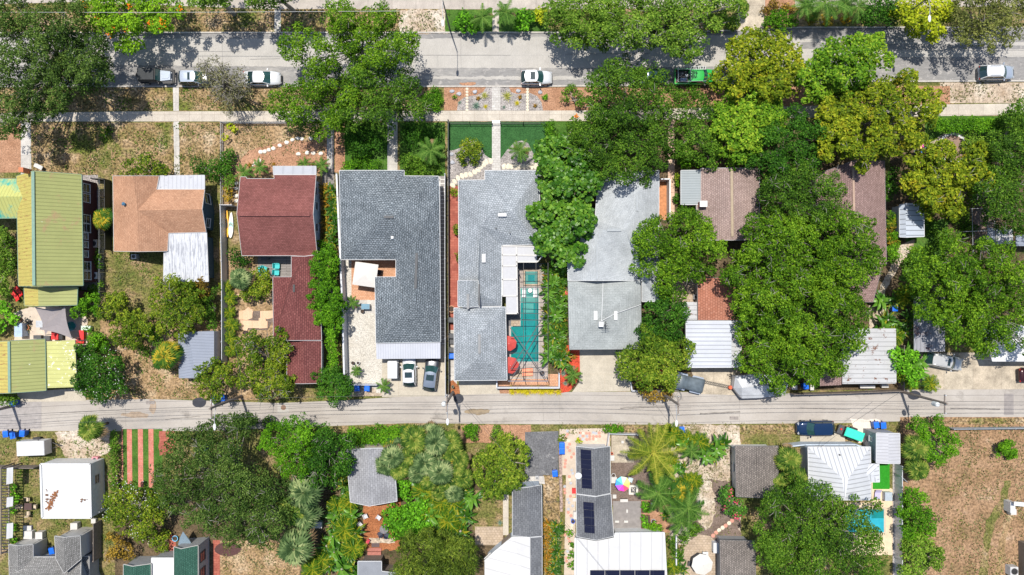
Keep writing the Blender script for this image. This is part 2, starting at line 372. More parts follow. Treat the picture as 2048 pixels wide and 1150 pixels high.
for x0, y0, x1, y1 in ((840, 110, 1020, 110), (1440, 103, 1600, 108), (500, 118, 560, 117), (1130, 108, 1300, 106), (300, 101, 480, 103), (1740, 99, 2048, 100), (921, 76, 922, 138), (875, 110, 876, 137), (1270, 76, 1271, 134), (444, 78, 445, 136), (1900, 84, 1901, 113)):
    patch('road', [(x0, y0), (x1, y1), (x1 + .5, y1 + 1), (x0 + .5, y0 + 1)], plain('road_joint', (.22, .21, .2), .9, 0, .2, 3), 4, .3, int(x0))
patch('alley', blob(305, 812, 7, 14, 12, 4), plain('rust_stain', (.30, .23, .17), .9, 0, .25, 2), 2, 3, 8); patch('alley', blob(270, 830, 28, 6, 12, 5), plain('rust_stain', (.30, .23, .17), .9), 2, 3, 7); patch('road', blob(935, 168, 16, 4, 12, 6), G_BRNM, 4, 2, 6)
# sidewalks
patch('sidewalk', [(-FX, 8), (0, 8), (150, 4), (560, 19), (1200, 18), (1480, 14), (FX + 2048, 10), (FX + 2048, -40), (-FX, -40)], WALKT, 1)
patch('sidewalk', [(-FX, 226), (65, 226), (240, 223), (1160, 221), (1400, 216), (1600, 212), (2048, 207), (FX + 2048, 206), (FX + 2048, 230), (2048, 230), (1400, 238), (1160, 242), (240, 243), (62, 243), (-FX, 244)], WALK, 3)
# yards (large) ---------------------------------------------------
patch('lawn', rect(-FX, 18, 900, 66), G_DRY, 1)
patch('sandy_ground', [(800, 20), (900, 19), (900, 66), (800, 66)], G_SAND, 2, 4, 11)
patch('lawn', rect(890, 20, 1096, 64), G_GRN, 2, 2, 12)
patch('lawn', rect(-FX, 175, 868, 221), G_DRY, 1)
patch('lawn', rect(1880, 165, FX + 2048, 206), G_SAND, 1)
patch('lawn', rect(1180, 172, 1900, 212), G_BRNM, 1)
patch('lawn', [(60, 245), (446, 245), (446, 352), (60, 352)], G_DRY, 1)
patch('lawn', rect(-60, 245, 42, 345), G_BRNM, 1)
patch('lawn', [(196, 300), (222, 300), (222, 800), (196, 800)], G_MIX, 1)
patch('lawn', [(228, 505), (330, 505), (330, 640), (228, 640)], G_MIX, 2, 2, 13)
patch('lawn', rect(200, 640, 450, 798), G_TAN, 1, 2, 14)
patch('lawn', rect(446, 246, 668, 420), G_TAN, 2)
patch('mulch_bed', [(470, 330), (500, 300), (560, 285), (600, 280), (668, 290), (668, 345), (470, 352)], G_BRNM, 3, 3, 15)
patch('mulch_bed', rect(670, 245, 690, 345), G_BRNM, 2)
patch('ground_cover', rect(690, 245, 780, 345), G_GRN, 2)
patch('ground_cover', rect(800, 245, 890, 355), G_GRN, 2)
patch('mulch_bed', rect(888, 175, 1180, 221), G_BRNM, 2)
patch('gravel_bed', [(914, 221), (916, 205), (928, 195), (940, 192), (954, 190), (966, 184), (972, 175), (985, 175), (985, 221)], G_GRAVG, 3)
patch('gravel_bed', [(1001, 221), (1001, 175), (1018, 175), (1022, 184), (1034, 188), (1060, 186), (1074, 192), (1083, 204), (1086, 221)], G_GRAVG, 3)
patch('artificial_lawn', rect(895, 244, 984, 330), G_TURF, 3); patch('artificial_lawn', rect(1001, 244, 1092, 335), G_TURF, 3)
patch('gravel_bed', [(895, 302), (908, 300), (920, 296), (930, 286), (942, 279), (955, 284), (963, 296), (970, 310), (985, 320), (985, 360), (895, 372)], G_GRAVG, 4)
patch('gravel_bed', [(1001, 318), (1014, 300), (1030, 284), (1044, 281), (1056, 286), (1066, 306), (1080, 320), (1080, 345), (1001, 345)], G_GRAVG, 4)
patch('ground_cover', rect(1092, 243, 1180, 345), G_GRN, 2)
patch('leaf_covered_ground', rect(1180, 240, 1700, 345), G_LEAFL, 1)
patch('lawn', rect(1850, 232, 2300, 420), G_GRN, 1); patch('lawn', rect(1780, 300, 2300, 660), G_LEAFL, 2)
patch('lawn', [(1820, 440), (1900, 440), (1880, 560), (1800, 560)], G_GRN, 3, 5, 16)
patch('sandy_ground', blob(1905, 296, 42, 30, 16, 4), G_SAND, 3, 3, 17)
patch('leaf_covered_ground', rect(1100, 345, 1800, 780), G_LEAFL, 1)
patch('footpath', [(1800, 490), (1830, 478), (1824, 500), (1800, 530), (1782, 560), (1762, 600), (1748, 600), (1775, 545)], G_SAND, 4, 2, 18)
# garden paths to the houses
patch('footpath', [(42, 244), (62, 244), (63, 350), (42, 350)], WALKG, 4); patch('footpath', [(346, 174), (358, 174), (358, 222), (347, 222)], WALKG, 4)
patch('footpath', [(347, 243), (358, 243), (360, 350), (349, 350)], WALKG, 4, .8, 5)
patch('footpath', rect(549, 19, 562, 66), WALKG, 4); patch('footpath', rect(985, 18, 998, 64), WALK, 4)
patch('footpath', rect(654, 243, 668, 340), WALKG, 4); patch('footpath', rect(775, 243, 795, 345), WALKG, 4)
patch('footpath', rect(984, 174, 1001, 221), PAVEW, 5); patch('footpath', rect(984, 242, 1001, 345), PAVEW, 5)
patch('footpath', rect(1336, 236, 1349, 430), PAVES, 4)
patch('driveway', [(1478, -30), (1530, -30), (1527, 60), (1476, 61)], DRIVEO, 4)
patch('lawn', rect(1530, -30, 1590, 55), G_BRNM, 5)
# first row of yards
patch('patio', [(28, 624), (60, 615), (160, 612), (176, 640), (175, 700), (30, 700)], plain('cream_patio', (.50, .42, .34), .85, 0, .15, 1), 3, 2, 19)
patch('driveway', [(35, 785), (170, 775), (172, 802), (35, 804)], DRIVE, 3)
patch('patio', rect(163, 350, 196, 580), G_GRAVG, 2)
patch('patio', [(476, 622), (547, 622), (547, 640), (536, 660), (476, 660)], G_DARK, 3); 
patch('yard', rect(445, 500, 560, 800), G_TAN, 2)
patch('gravel_yard', rect(692, 620, 752, 778), G_GRAVW, 3); patch('gravel_yard', rect(690, 520, 704, 622), G_GRAVW, 3); patch('gravel_yard', rect(700, 776, 768, 792), G_SAND, 3)
patch('patio', rect(703, 520, 800, 600), PAVEO, 4); patch('patio', rect(703, 597, 752, 626), WALKG, 3)
patch('gravel_yard', rect(752, 685, 765, 786), G_GRAVW, 3); patch('driveway', [(764, 685), (893, 685), (893, 792), (764, 794)], DRIVE, 4)
patch('footpath', rect(878, 352, 891, 690), PAVEG, 4)
patch('footpath', rect(899, 372, 917, 660), PAVER, 4); patch('footpath', rect(899, 660, 914, 770), WALKG, 4)
patch('mulch_bed', [(900, 762), (906, 760), (924, 779), (915, 792), (899, 792)], G_MULCH, 4)
patch('driveway', [(916, 758), (994, 758), (1000, 787), (921, 790)], DRIVE, 5)
patch('patio', rect(994, 748, 1119, 774), PAVEO, 4)
patch('mulch_bed', rect(994, 775, 1122, 787), G_BRNM, 2)
patch('mulch_bed', [(1119, 690), (1159, 690), (1160, 750), (1150, 770), (1138, 783), (1121, 786)], G_REDM, 5)
patch('driveway', [(1158, 690), (1262, 690), (1260, 782), (1144, 784), (1158, 765)], DRIVE, 4)
patch('driveway', [(1376, 725), (1485, 725), (1470, 790), (1400, 788)], DRIVEO, 4)
patch('patio', rect(1345, 540, 1400, 610), PAVET, 4)
patch('driveway', [(1838, 705), (2110, 705), (2110, 778), (1880, 779), (1838, 770)], DRIVEO, 4)
patch('sandy_ground', rect(1738, 612, 1770, 660), G_SAND, 4, 3, 20)
patch('footpath', rect(1316, 362, 1338, 440), plain('orange_path', (.45, .19, .08), .85, 0, .25, 3), 5)
# south of the alley
patch('sandy_ground', [(110, 862), (220, 862), (220, 905), (170, 925), (130, 915), (115, 885)], G_SAND, 2, 4, 21)
patch('brick_paving', [(318, 862), (352, 862), (350, 905), (318, 910)], PAVER, 3, 2, 22)
for x0, x1, y1 in ((243, 246, 960), (254, 264, 968), (276, 286, 974), (297, 307, 975)): patch('brick_strip', [(x0, 858), (x1, 858), (x1 + 1, y1), (x0 + 1, y1)], slab('pink_brick', (.52, .17, .12), (.58, .24, .18), .22, .22, .02, (.4, .16, .12), .5, dirt=.3), 4)
patch('brick_strip', rect(426, 1080, 440, 1200), PAVER, 4); patch('brick_strip', rect(338, 1070, 352, 1120), PAVER, 4)
patch('lawn', rect(245, 858, 325, 980), G_GRN, 2)
patch('lawn', rect(440, 1080, 600, 1200), G_TAN, 3, 4, 23)
patch('gravel_bed', blob(456, 1098, 27, 14, 14, 6, .05), plain('maroon_bed', (.08, .035, .032), .9, 0, .2, 4), 4)
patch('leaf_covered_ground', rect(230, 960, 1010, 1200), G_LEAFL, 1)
patch('mulch_bed', [(725, 1010), (800, 995), (810, 1060), (800, 1100), (730, 1100)], G_MULCH, 3, 3, 24)
patch('yard', rect(922, 850, 1062, 885), G_BRNM, 2, 2, 25)
patch('driveway', [(1050, 864), (1117, 862), (1117, 953), (1050, 953)], ASPH, 3)
patch('footpath', [(1050, 953), (1088, 952), (1090, 968), (1050, 966)], WALKG, 4)
patch('yard', rect(945, 980, 1008, 1060), G_MIX, 3); patch('footpath', rect(1006, 985, 1017, 1070), WALK, 4); patch('patio', rect(950, 1053, 1006, 1090), PAVET, 4)
patch('yard', rect(1086, 950, 1120, 1100), G_DRY, 3)
patch('patio', [(1119, 858), (1220, 856), (1220, 895), (1152, 895), (1150, 1150), (1128, 1150), (1132, 950), (1119, 950)], plain('cream_yard', (.47, .39, .31), .9, 0, .15, 1.2), 3)
patch('yard', rect(1222, 865, 1300, 1010), G_DARK, 3); patch('patio', rect(1226, 1002, 1282, 1065), plain('grey_patio', (.22, .2, .19), .8, 0, .2, 1.5), 4)
patch('patio', rect(1223, 868, 1268, 925), DRIVEO, 4)
patch('yard', rect(1282, 1000, 1340, 1065), G_BRNM, 3)
patch('yard', rect(1340, 850, 1480, 1090), G_SAND, 2, 4, 26); patch('mulch_bed', rect(1380, 960, 1480, 1080), G_DARK, 3, 6, 27); patch('sandy_ground', blob(1412, 1010, 20, 50, 16, 9), G_SAND, 4, 4, 28)
patch('patio', [(1396, 1068), (1420, 1072), (1434, 1086), (1438, 1200), (1350, 1200), (1350, 1110)], PAVET, 4)
patch('yard', rect(1220, 850, 1740, 868), G_DRY, 1, 2, 29)
patch('driveway', [(1600, 862), (1690, 862), (1690, 884), (1600, 884)], DRIVE, 3)
patch('sandy_ground', [(1700, 838), (1760, 838), (1760, 880), (1715, 885)], plain('pale_sand', (.6, .54, .46), .9, 0, .12, 2), 3, 3, 30)
patch('artificial_lawn', rect(1745, 927, 1779, 978), G_TURFB, 4)
patch('patio', [(1743, 960), (1785, 978), (1785, 1110), (1680, 1110), (1680, 1005), (1743, 1005)], plain('tan_patio', (.60, .47, .32), .85, 0, .12, 1.5), 3)
patch('gravel_bed', rect(1785, 925, 1800, 1200), G_GRAVG, 3)
patch('field', rect(1800, 834, FX + 2048, 1500), ground('dry_field', [(.28, (.12, .095, .04)), (.45, (.235, .145, .08)), (.58, (.29, .185, .11)), (.78, (.42, .35, .27))], .22, 3.6, .95, det=7, fr=(.36, .62), lo=.5, hi=1.45), 2)
patch('tyre_track', [(2010, 960), (1998, 1000), (1972, 1040), (1966, 1090), (1952, 1200), (1972, 1200), (1978, 1100), (1990, 1045), (2012, 1010), (2022, 960)], G_MIX, 3, 3, 31)
patch('tyre_track', [(2036, 985), (2010, 1040), (1996, 1090), (1985, 1200), (2010, 1200), (2008, 1100), (2020, 1050), (2040, 1000)], G_TAN, 3, 4, 32)
patch('verge', [(1905, 836), (FX, 836), (FX, 848), (1905, 848)], G_DRY, 3, 1.5, 33)
patch('lawn', rect(-FX, 864, 110, 1500), G_MIX, 1)
# ------------------------------------------------------------ buildings
from mathutils.geometry import tessellate_polygon
SH_TAN = shingle('tan_shingles', (.37, .20, .122), (.45, .255, .16), .2, .34, .06, .022, .75)
SH_RED = shingle('red_shingles', (.175, .064, .056), (.235, .09, .08), .2, .3, .08, .024, .65)
SH_RED2 = shingle('dark_red_shingles', (.15, .048, .045), (.215, .078, .07), .25, .4, .1, .04, .5)
SH_GREY = shingle('slate_shingles', (.15, .175, .195), (.25, .28, .305), .24, .34, .36, .05, .34, wsc=1.8)
SH_LG = shingle('pale_grey_shingles', (.27, .295, .315), (.38, .405, .43), .25, .3, .22, .045, .6, wsc=3.5)
SH_LG2 = shingle('light_grey_shingles', (.35, .37, .38), (.40, .42, .43), .24, .5, .02, .015, .85)
SH_BRN = shingle('brown_shingles', (.29, .21, .185), (.38, .285, .255), .22, .3, .14, .035, .6)
SH_BRN2 = shingle('dark_brown_shingles', (.235, .155, .14), (.33, .225, .205), .2, .28, .14, .035, .55)
SH_TAUPE = shingle('taupe_shingles', (.16, .14, .125), (.26, .225, .2), .2, .28, .16, .04, .5)
SH_CH = shingle('charcoal_shingles', (.13, .135, .145), (.175, .18, .19), .26, .5, .1, .03, .6)
SH_GRY2 = shingle('mid_grey_shingles', (.24, .24, .25), (.3, .3, .31), .28, .5, .05, .03, .7)
SH_SP = shingle('speckled_grey_shingles', (.2, .195, .185), (.33, .32, .31), .17, .22, .16, .04, .5)
SH_GREEN = shingle('green_shingles', (.03, .09, .065), (.05, .13, .095), .19, .28, .14, .035, .5)
SH_COP = shingle('copper_shingles', (.34, .135, .085), (.42, .19, .13), .3, .34, .05, .04, .65)
MT_YEL = ribbed('yellow_green_metal', (.30, .315, .115), .42, .7, [(.45, .57, .12, (.34, .23, .12)), (1.4, .66, .03, (.6, .6, .5))], .6)
MT_YELW = ribbed('ochre_metal', (.43, .36, .10), .42, .8, [(.35, .62, .05, (.40, .17, .08))], .6, streak=((.25, .1, .05), .57))
MT_YELS = ribbed('scratched_yellow_metal', (.43, .43, .16), .5, .85, [(2.0, .60, .02, (.78, .78, .7))], .6)
MT_TEAL = ribbed('faded_teal_metal', (.44, .45, .15), .42, .78, [(.25, .47, .12, (.06, .33, .27))], .6)
MT_GREYW = ribbed('grey_white_metal', (.40, .41, .44), .5, .85, [(.8, .58, .1, (.22, .23, .25))], .5)
MT_WHITE = ribbed('chalky_white_roof', (.47, .48, .5), .55, .92, None, .5, streak=((.27, .28, .31), .5))
MT_WHT2 = ribbed('white_standing_seam', (.52, .53, .55), .52, .6, None, .35)
MT_AWN = ribbed('pale_awning_metal', (.43, .44, .48), .3, .86, None, .4)
MT_RUST = ribbed('rusty_corrugated', (.41, .41, .41), .55, .7, [(1.3, .585, .03, (.15, .075, .05)), (.6, .6, .12, (.26, .26, .27))], .6)
MT_COR = ribbed('white_corrugated', (.45, .47, .52), .5, .6, [(.7, .68, .03, (.3, .14, .08))], .5)
MT_GCOR = ribbed('grey_corrugated', (.25, .25, .27), .45, .7, [(.6, .56, .06, (.1, .06, .06))], .6)
MT_GREY = ribbed('slate_blue_metal', (.25, .28, .29), .3, .85, None, .5)
MT_WR = ribbed('white_roll_roof', (.50, .495, .49), 1.3, .8, [(.6, .62, .1, (.5, .47, .45))], .5, line=.02)
MT_BLUE = ribbed('blue_grey_shed_roof', (.22, .245, .30), .35, .85, None, .6)
MEMB = plain('white_membrane', (.56, .56, .56), .5, 0, .04, .6)
FASC = plain('fascia', (.46, .45, .44), .6, 0, .05)
VENTG = plain('vent_grey', (.3, .32, .33), .7)
FASCD = plain('dark_fascia', (.12, .12, .12), .6)
FASG = plain('green_fascia', (.16, .26, .2), .6)
def stucco(n, c): return plain(n, c, .85, 0, .1, 2.5)
W_MAR = stucco('maroon_wall', (.075, .02, .022)); W_NAVY = stucco('navy_wall', (.03, .07, .10)); W_CR = stucco('cream_wall', (.55, .5, .42)); W_WH = stucco('white_wall', (.62, .62, .61))
W_GR = stucco('grey_wall', (.30, .31, .32)); W_BL = stucco('pale_blue_wall', (.42, .48, .55)); W_TAN = stucco('tan_wall', (.42, .34, .25)); W_DT = stucco('dark_tan_wall', (.17, .14, .11))

def newell(pts):
    n = Vector((0, 0, 0))
    for i in range(len(pts)):
        a, b = pts[i], pts[(i + 1) % len(pts)]
        n += Vector(((a[1] - b[1]) * (a[2] + b[2]), (a[2] - b[2]) * (a[0] + b[0]), (a[0] - b[0]) * (a[1] + b[1])))
    return n.normalized()
def house(name, label, roofs, wall_m, group=None, cat='house', inset=.45, windows=True, door=None, root=None, base=0.0):
    """roofs: list of (part name, {key:(px,py,z)}, [(keys, material index?)], materials, fascia, dir, wall flag)"""
    allp = [P(*v) for rf in roofs for v in rf[1].values()]
    if root is None:
        cx = sum(p[0] for p in allp) / len(allp); cy = sum(p[1] for p in allp) / len(allp)
        root = wthing(name, label, cat, (cx, cy), group)
    segs = []
    for rf in roofs:
        pn, V, F, mats, fas, fd, wl = rf[:7]
        V = {k: Vector(P(*v)) for k, v in V.items()}
        mb = MB(); ed = {}
        faces = []
        for f in F:
            keys, mi = (f, 0) if isinstance(f, str) or not isinstance(f[1], int) else f
            keys = keys.split() if isinstance(keys, str) else list(keys)
            pts = [V[k] for k in keys]; n = newell(pts)
            if n.z < 0: keys = keys[::-1]; pts = pts[::-1]; n = -n
            d = Vector((n.x, n.y))
            if d.length < .04: d = Vector(fd) if fd else Vector((0, -1))
            d.normalize(); c = max(.3, n.z)
            u = Vector((-d.y, d.x))
            mb.face(pts, mi, [(p.x * u.x + p.y * u.y, (p.x * d.x + p.y * d.y) / (c if abs(n.z) < .999 else 1)) for p in pts])
            for i in range(len(keys)): ed[(keys[i], keys[(i + 1) % len(keys)])] = 1
            if len(keys) > 3:
                lf = mb.f.pop(); lm = mb.m.pop(); uv0 = mb.uv[-len(lf):]; del mb.uv[-len(lf):]
                for tri in tessellate_polygon([[Vector((p.x, p.y, 0)) for p in pts]]):
                    if (pts[tri[1]] - pts[tri[0]]).cross(pts[tri[2]] - pts[tri[0]]).z < 0: tri = tri[::-1]
                    mb.f.append(tuple(lf[k] for k in tri)); mb.m.append(mi); mb.uv += [uv0[k] for k in tri]
        th = .16; fm = len(mats)
        bd = [e for e in ed if (e[1], e[0]) not in ed]
        nf = len(mb.f)
        for i in range(nf):
            f = mb.f[i]; mb.face([(mb.v[k][0], mb.v[k][1], mb.v[k][2] - th) for k in reversed(f)], fm)
        for a, b_ in bd:
            A, B = V[a], V[b_]; up = Vector((0, 0, .015)); dn = Vector((0, 0, th))
            ww = Vector((B.y - A.y, -(B.x - A.x), 0)); ww = ww.normalized() * .045 if ww.length > 1e-6 else ww
            mb.face([A + up + ww, A - dn + ww, B - dn + ww, B + up + ww], fm); mb.face([A + up, A + up + ww, B + up + ww, B + up], fm); mb.face([A + up, B + up, B - Vector((0,0,.002)), A - Vector((0,0,.002))], fm)
        mb.build(pn, list(mats) + [fas], root)
        if not wl: continue
        nxt = {a: b_ for a, b_ in bd}; k0 = bd[0][0]; loop = [k0]; k = nxt[k0]
        while k != k0 and len(loop) < 60: loop.append(k); k = nxt[k]
        L = [V[k] for k in loop]; n = len(L); ins = []
        for i in range(n):
            a, p, c = L[i - 1], L[i], L[(i + 1) % n]
            e1 = Vector((p.x - a.x, p.y - a.y)).normalized(); e2 = Vector((c.x - p.x, c.y - p.y)).normalized()
            n1 = Vector((-e1.y, e1.x)); n2 = Vector((-e2.y, e2.x)); den = max(.35, 1 + n1.dot(n2))
            q = (n1 + n2) / den * inset; ins.append(Vector((p.x + q.x, p.y + q.y, p.z - th - .01)))
        wb = MB(); foot = wl if isinstance(wl, (int, float)) and not isinstance(wl, bool) else 0
        for i in range(n):
            A, B = ins[i], ins[(i + 1) % n]
            wb.face([(A.x, A.y, foot), (B.x, B.y, foot), (B.x, B.y, B.z), (A.x, A.y, A.z)]); segs.append((A, B))
        wb.build('wall', wall_m, root)
    root['_n'] = len(segs); H_SEGS[root.name] = segs
    if windows: auto_win(root, segs)
    return root
H_SEGS = {}
def window(root, A, B, t, w, h, zc, frame=WHITE, pane=PANE, door=False):
    dx, dy = B.x - A.x, B.y - A.y; L = math.hypot(dx, dy); a = math.atan2(dy, dx); ux, uy = dx / L, dy / L; nx, ny = uy, -ux
    c = (A.x + dx * t, A.y + dy * t); mb = MB(); e = .07
    def bar(s0, s1, z0, z1, dep):
        mb.obox((c[0] + ux * (s0 + s1) / 2 + nx * dep / 2, c[1] + uy * (s0 + s1) / 2 + ny * dep / 2, (z0 + z1) / 2), (s1 - s0, dep, z1 - z0), a)
    bar(-w / 2 - e, -w / 2, zc - h / 2, zc + h / 2, .06); bar(w / 2, w / 2 + e, zc - h / 2, zc + h / 2, .06)
    bar(-w / 2 - e, w / 2 + e, zc + h / 2, zc + h / 2 + e, .065); bar(-w / 2 - e - .03, w / 2 + e + .03, zc - h / 2 - e, zc - h / 2, .1)
    if not door: bar(-w / 2, w / 2, zc - .025, zc + .025, .05)
    o = mb.build('door' if door else 'window', frame, root)
    pb = MB(); pb.obox((c[0] + nx * .015, c[1] + ny * .015, zc), (w, .03, h), a)
    p = pb.build('panel' if door else 'pane', pane, root); p.parent = o; return o
def auto_win(root, segs, maxn=8):
    c = 0
    for (A, B) in sorted(segs, key=lambda s: -(s[0] - s[1]).length):
        L = math.hypot(B.x - A.x, B.y - A.y); n = int(L // 3.4)
        if abs(A.z - B.z) > 1.0: continue
        for i in range(n):
            if c >= maxn: return
            window(root, A, B, (i + .5) / n, 1.0, 1.1, 1.6); c += 1
def snap_win(root, px, py, zc, w, h, **kw):
    p = Vector(P(px, py, zc)[:2]); best = None
    for A, B in H_SEGS[root.name]:
        a = Vector((A.x, A.y)); d = Vector((B.x - A.x, B.y - A.y)); t = max(.02, min(.98, (p - a).dot(d) / d.length_squared)); q = (a + d * t - p).length
        if best is None or q < best[0]: best = (q, A, B, t)
    return window(root, best[1], best[2], best[3], w, h, zc, **kw)
def roofbar(root, name, a, b, w, h, m, lift=0.0):
    """a low bar lying on a roof between two photograph points (px,py,z)"""
    A, B = P(*a), P(*b); mb = MB(); dx, dy = B[0] - A[0], B[1] - A[1]; L = math.hypot(dx, dy) or .01; nx, ny = -dy / L * w / 2, dx / L * w / 2
    lo = lift - .05; hi = lift + h
    mb.grid([[(p[0] + s * nx, p[1] + s * ny, p[2] + z) for s, z in ((-1, lo), (1, lo), (1, hi), (-1, hi))] for p in (A, B)])
    return mb.build(name, m, root)
def quadz(root, name, pts, th, m, lift=.02):
    mb = MB(); q = [P(*p) for p in pts]
    mb.grid([[(p[0], p[1], p[2] + lift) for p in q], [(p[0], p[1], p[2] + lift + th) for p in q]]); return mb.build(name, m, root)

# 1  green and ochre metal house, left edge
h1 = house('metal_roof_house', 'maroon house at the left edge under a weathered yellow green metal gable roof', [
    ('roof', dict(a=(33, 352, 4), b=(66, 342, 7), c=(163, 349, 4), d=(166, 571, 4), e=(68, 572, 7), f=(37, 572, 4)), [('a b e f', 0), ('b c d e', 1)], [MT_YELW, MT_YEL], FASG, (1, 0), True),
    ('porch_roof', dict(a=(-70, 357, 3.6), b=(32, 358, 3.6), c=(48, 393, 5.1), d=(-70, 393, 5.1), e=(34, 436, 3.6), f=(-70, 437, 3.6)), ['a b c d', 'd c e f', ('b e c', 0)], [MT_TEAL], FASG, (0, 1), True),
    ('annex_roof', dict(a=(48, 575, 3.5), b=(76, 575, 4.9), c=(155, 575, 3.5), d=(154, 610, 3.5), e=(77, 612, 4.9), f=(49, 611, 3.5)), [('a b e f', 0), ('b c d e', 1)], [MT_YELW, MT_YEL], FASG, (1, 0), True)], W_MAR, windows=False)
for y in (376, 396, 438, 456): snap_win(h1, 168, y, 2.4, .95, 1.5)
for y in (472, 489, 508): snap_win(h1, 168, y, 2.6, .7, .8)
for y in (532, 551): snap_win(h1, 170, y, 2.4, .95, 1.4)
quadz(h1, 'chimney', [(55, 339, 6.2), (64, 339, 6.2), (64, 348, 6.2), (55, 348, 6.2)], 1.5, TERRA)
c = h1; roofbar(h1, 'ridge_cap', (66, 343, 7), (68, 571, 7), .35, .05, FASG)
h1b = house('garage', 'yellow green metal gabled garage at the left edge beside the alley', [
    ('roof', dict(a=(-44, 686, 3.1), b=(18, 682, 5.0), c=(90, 678, 3.1), d=(92, 781, 3.1), e=(19, 786, 5.0), f=(-44, 788, 3.1)), [('a b e f', 0), ('b c d e', 1)], [MT_YELW, MT_YEL], FASG, (1, 0), True)], W_CR, cat='garage', windows=False)
roofbar(h1b, 'ridge_cap', (18, 683, 5), (19, 785, 5), .3, .05, FASG)
def carport(name, label, pts, m, fas, z0=0.0, cat='carport', thick=.14, posts=True, ribs=None, fd=(1, 0), group=None):
    q = [P(*p) for p in pts]; cx = sum(p[0] for p in q) / len(q); cy = sum(p[1] for p in q) / len(q)
    r = wthing(name, label, cat, (cx, cy), group); rf = MB(); n = newell([Vector(p) for p in q])
    if n.z < 0: q = q[::-1]
    rf.face(q, 0, [(p[0] * -fd[1] + p[1] * fd[0], p[0] * fd[0] + p[1] * fd[1]) for p in q]); rf.face([(p[0], p[1], p[2] - thick) for p in reversed(q)], 1)
    for i in range(len(q)):
        a, b_ = q[i], q[(i + 1) % len(q)]; rf.face([a, (a[0], a[1], a[2] - thick), (b_[0], b_[1], b_[2] - thick), b_], 1)
    rf.build('roof', [m, fas], r)
    if posts:
        for i, p in enumerate(q):
            x = p[0] + (cx - p[0]) * .06; y = p[1] + (cy - p[1]) * .06; pb = MB(); pb.box(x - .05, y - .05, 0, x + .05, y + .05, p[2] - thick); pb.build('post', fas, r)
    return r
carport('carport', 'scratched yellow metal flat carport beside the garage at the left edge', [(93, 683, 2.9), (150, 680, 2.7), (154, 774, 2.7), (94, 776, 2.9)], MT_YELS, WHITE)

# 2  tan shingle house
h2 = house('tan_shingle_house', 'navy house under a tan shingle roof with cross gables', [
    ('roof', dict(A=(226, 352, 3.1), B=(266, 352, 4.7), C=(318, 352, 3.1), D=(313, 379, 3.1), E=(409, 379, 3.1), F=(404, 418, 4.7), G=(412, 464, 3.1), I=(337, 466, 3.1), J=(335, 502, 3.1), K=(276, 503, 4.7), L=(228, 502, 3.1), M=(275, 421, 4.75)),
     ['A B M K L', 'B C D M', 'D E F M', 'M F G I', 'M I J K'], [SH_TAN], FASC, (0, -1), True),
    ('porch_roof', dict(a=(318.5, 351.5, 2.95), b=(409, 350.5, 2.95), c=(409, 378, 2.97), d=(313.5, 378, 2.97)), ['a b c d'], [MT_GREYW], FASC, (0, 1), False),
    ('flat_roof', dict(a=(337, 467, 3.0), b=(413, 465, 3.0), c=(417, 563, 2.8), d=(327, 562, 2.8), e=(328, 503, 2.92), f=(336, 503, 2.92)), ['a b c d e f'], [MT_WHITE], FASC, (0, -1), True)], W_NAVY, windows=False)
snap_win(h2, 418, 397, 1.6, 1.2, 1.5); snap_win(h2, 417, 446, 1.7, 1.0, 1.0)
mb = MB(); c = P(248, 408, 4.3); mb.lathe((c[0], c[1], 3.9), [(.16, 0), (.16, .55), (.22, .56), (.05, .75)], 10); mb.build('roof_vent', plain('blue_vent', (.06, .16, .26), .5), h2)

# 3  red shingle house with long annex
h3 = house('red_shingle_house', 'house with a dark red shingle roof beside the surfboards', [
    ('roof', dict(a=(481, 354, 3.1), a2=(492, 354, 3.1), b=(493, 357.5, 3.1), c=(549, 357.5, 3.1), d=(548, 350, 3.1), e=(632, 350, 3.1), f=(626, 428, 5.1), g=(633, 500, 3.1), h=(636, 508, 3.0), i=(609, 512, 3.2), i2=(583, 511, 3.1), j=(484, 511, 3.1), k=(474, 427, 5.1)),
     ['k a a2 b c d e f', 'k f g h i i2 j'], [SH_RED], FASC, (0, 1), True),
    ('porch_roof', dict(a=(546, 332.5, 2.8), b=(632, 332.5, 2.8), c=(632, 349, 2.95), d=(547, 349, 2.95)), ['a b c d'], [ribbed('pale_porch_metal', (.32, .33, .36), 1.2, .9)], FASC, (0, 1), False),
    ('annex_roof', dict(a=(583, 512.5, 3.0), b=(610, 513, 3.9), c=(637, 509.5, 3.0), d=(643, 680, 2.9), e=(590, 680.5, 4.1), f=(547, 680, 2.9), g=(546, 554, 2.9), h=(583, 554, 2.95), i=(589, 554, 4.1)),
     ['a b i h', 'b c d e i', 'h i e f g'], [SH_RED2], FASC, (1, 0), True),
    ('rear_roof', dict(a=(574, 682, 2.75), b=(608, 682, 3.5), c=(643, 682, 2.75), d=(643, 766, 2.75), e=(608, 767, 3.5), f=(574, 767, 2.75)), ['a b e f', 'b c d e'], [SH_RED2], FASC, (1, 0), True)], W_BL, windows=False)
roofbar(h3, 'ridge_cap', (478, 428, 5.1), (620, 428, 5.1), .5, .1, SH_RED); roofbar(h3, 'ridge_vent', (588, 569, 4.12), (588, 584, 4.12), .25, .08, BLACK)
snap_win(h3, 634, 382, 1.7, .9, 1.2); snap_win(h3, 635, 412, 1.7, .9, 1.2); snap_win(h3, 636, 455, 1.7, .9, 1.2); snap_win(h3, 640, 730, 1.5, .8, .8)

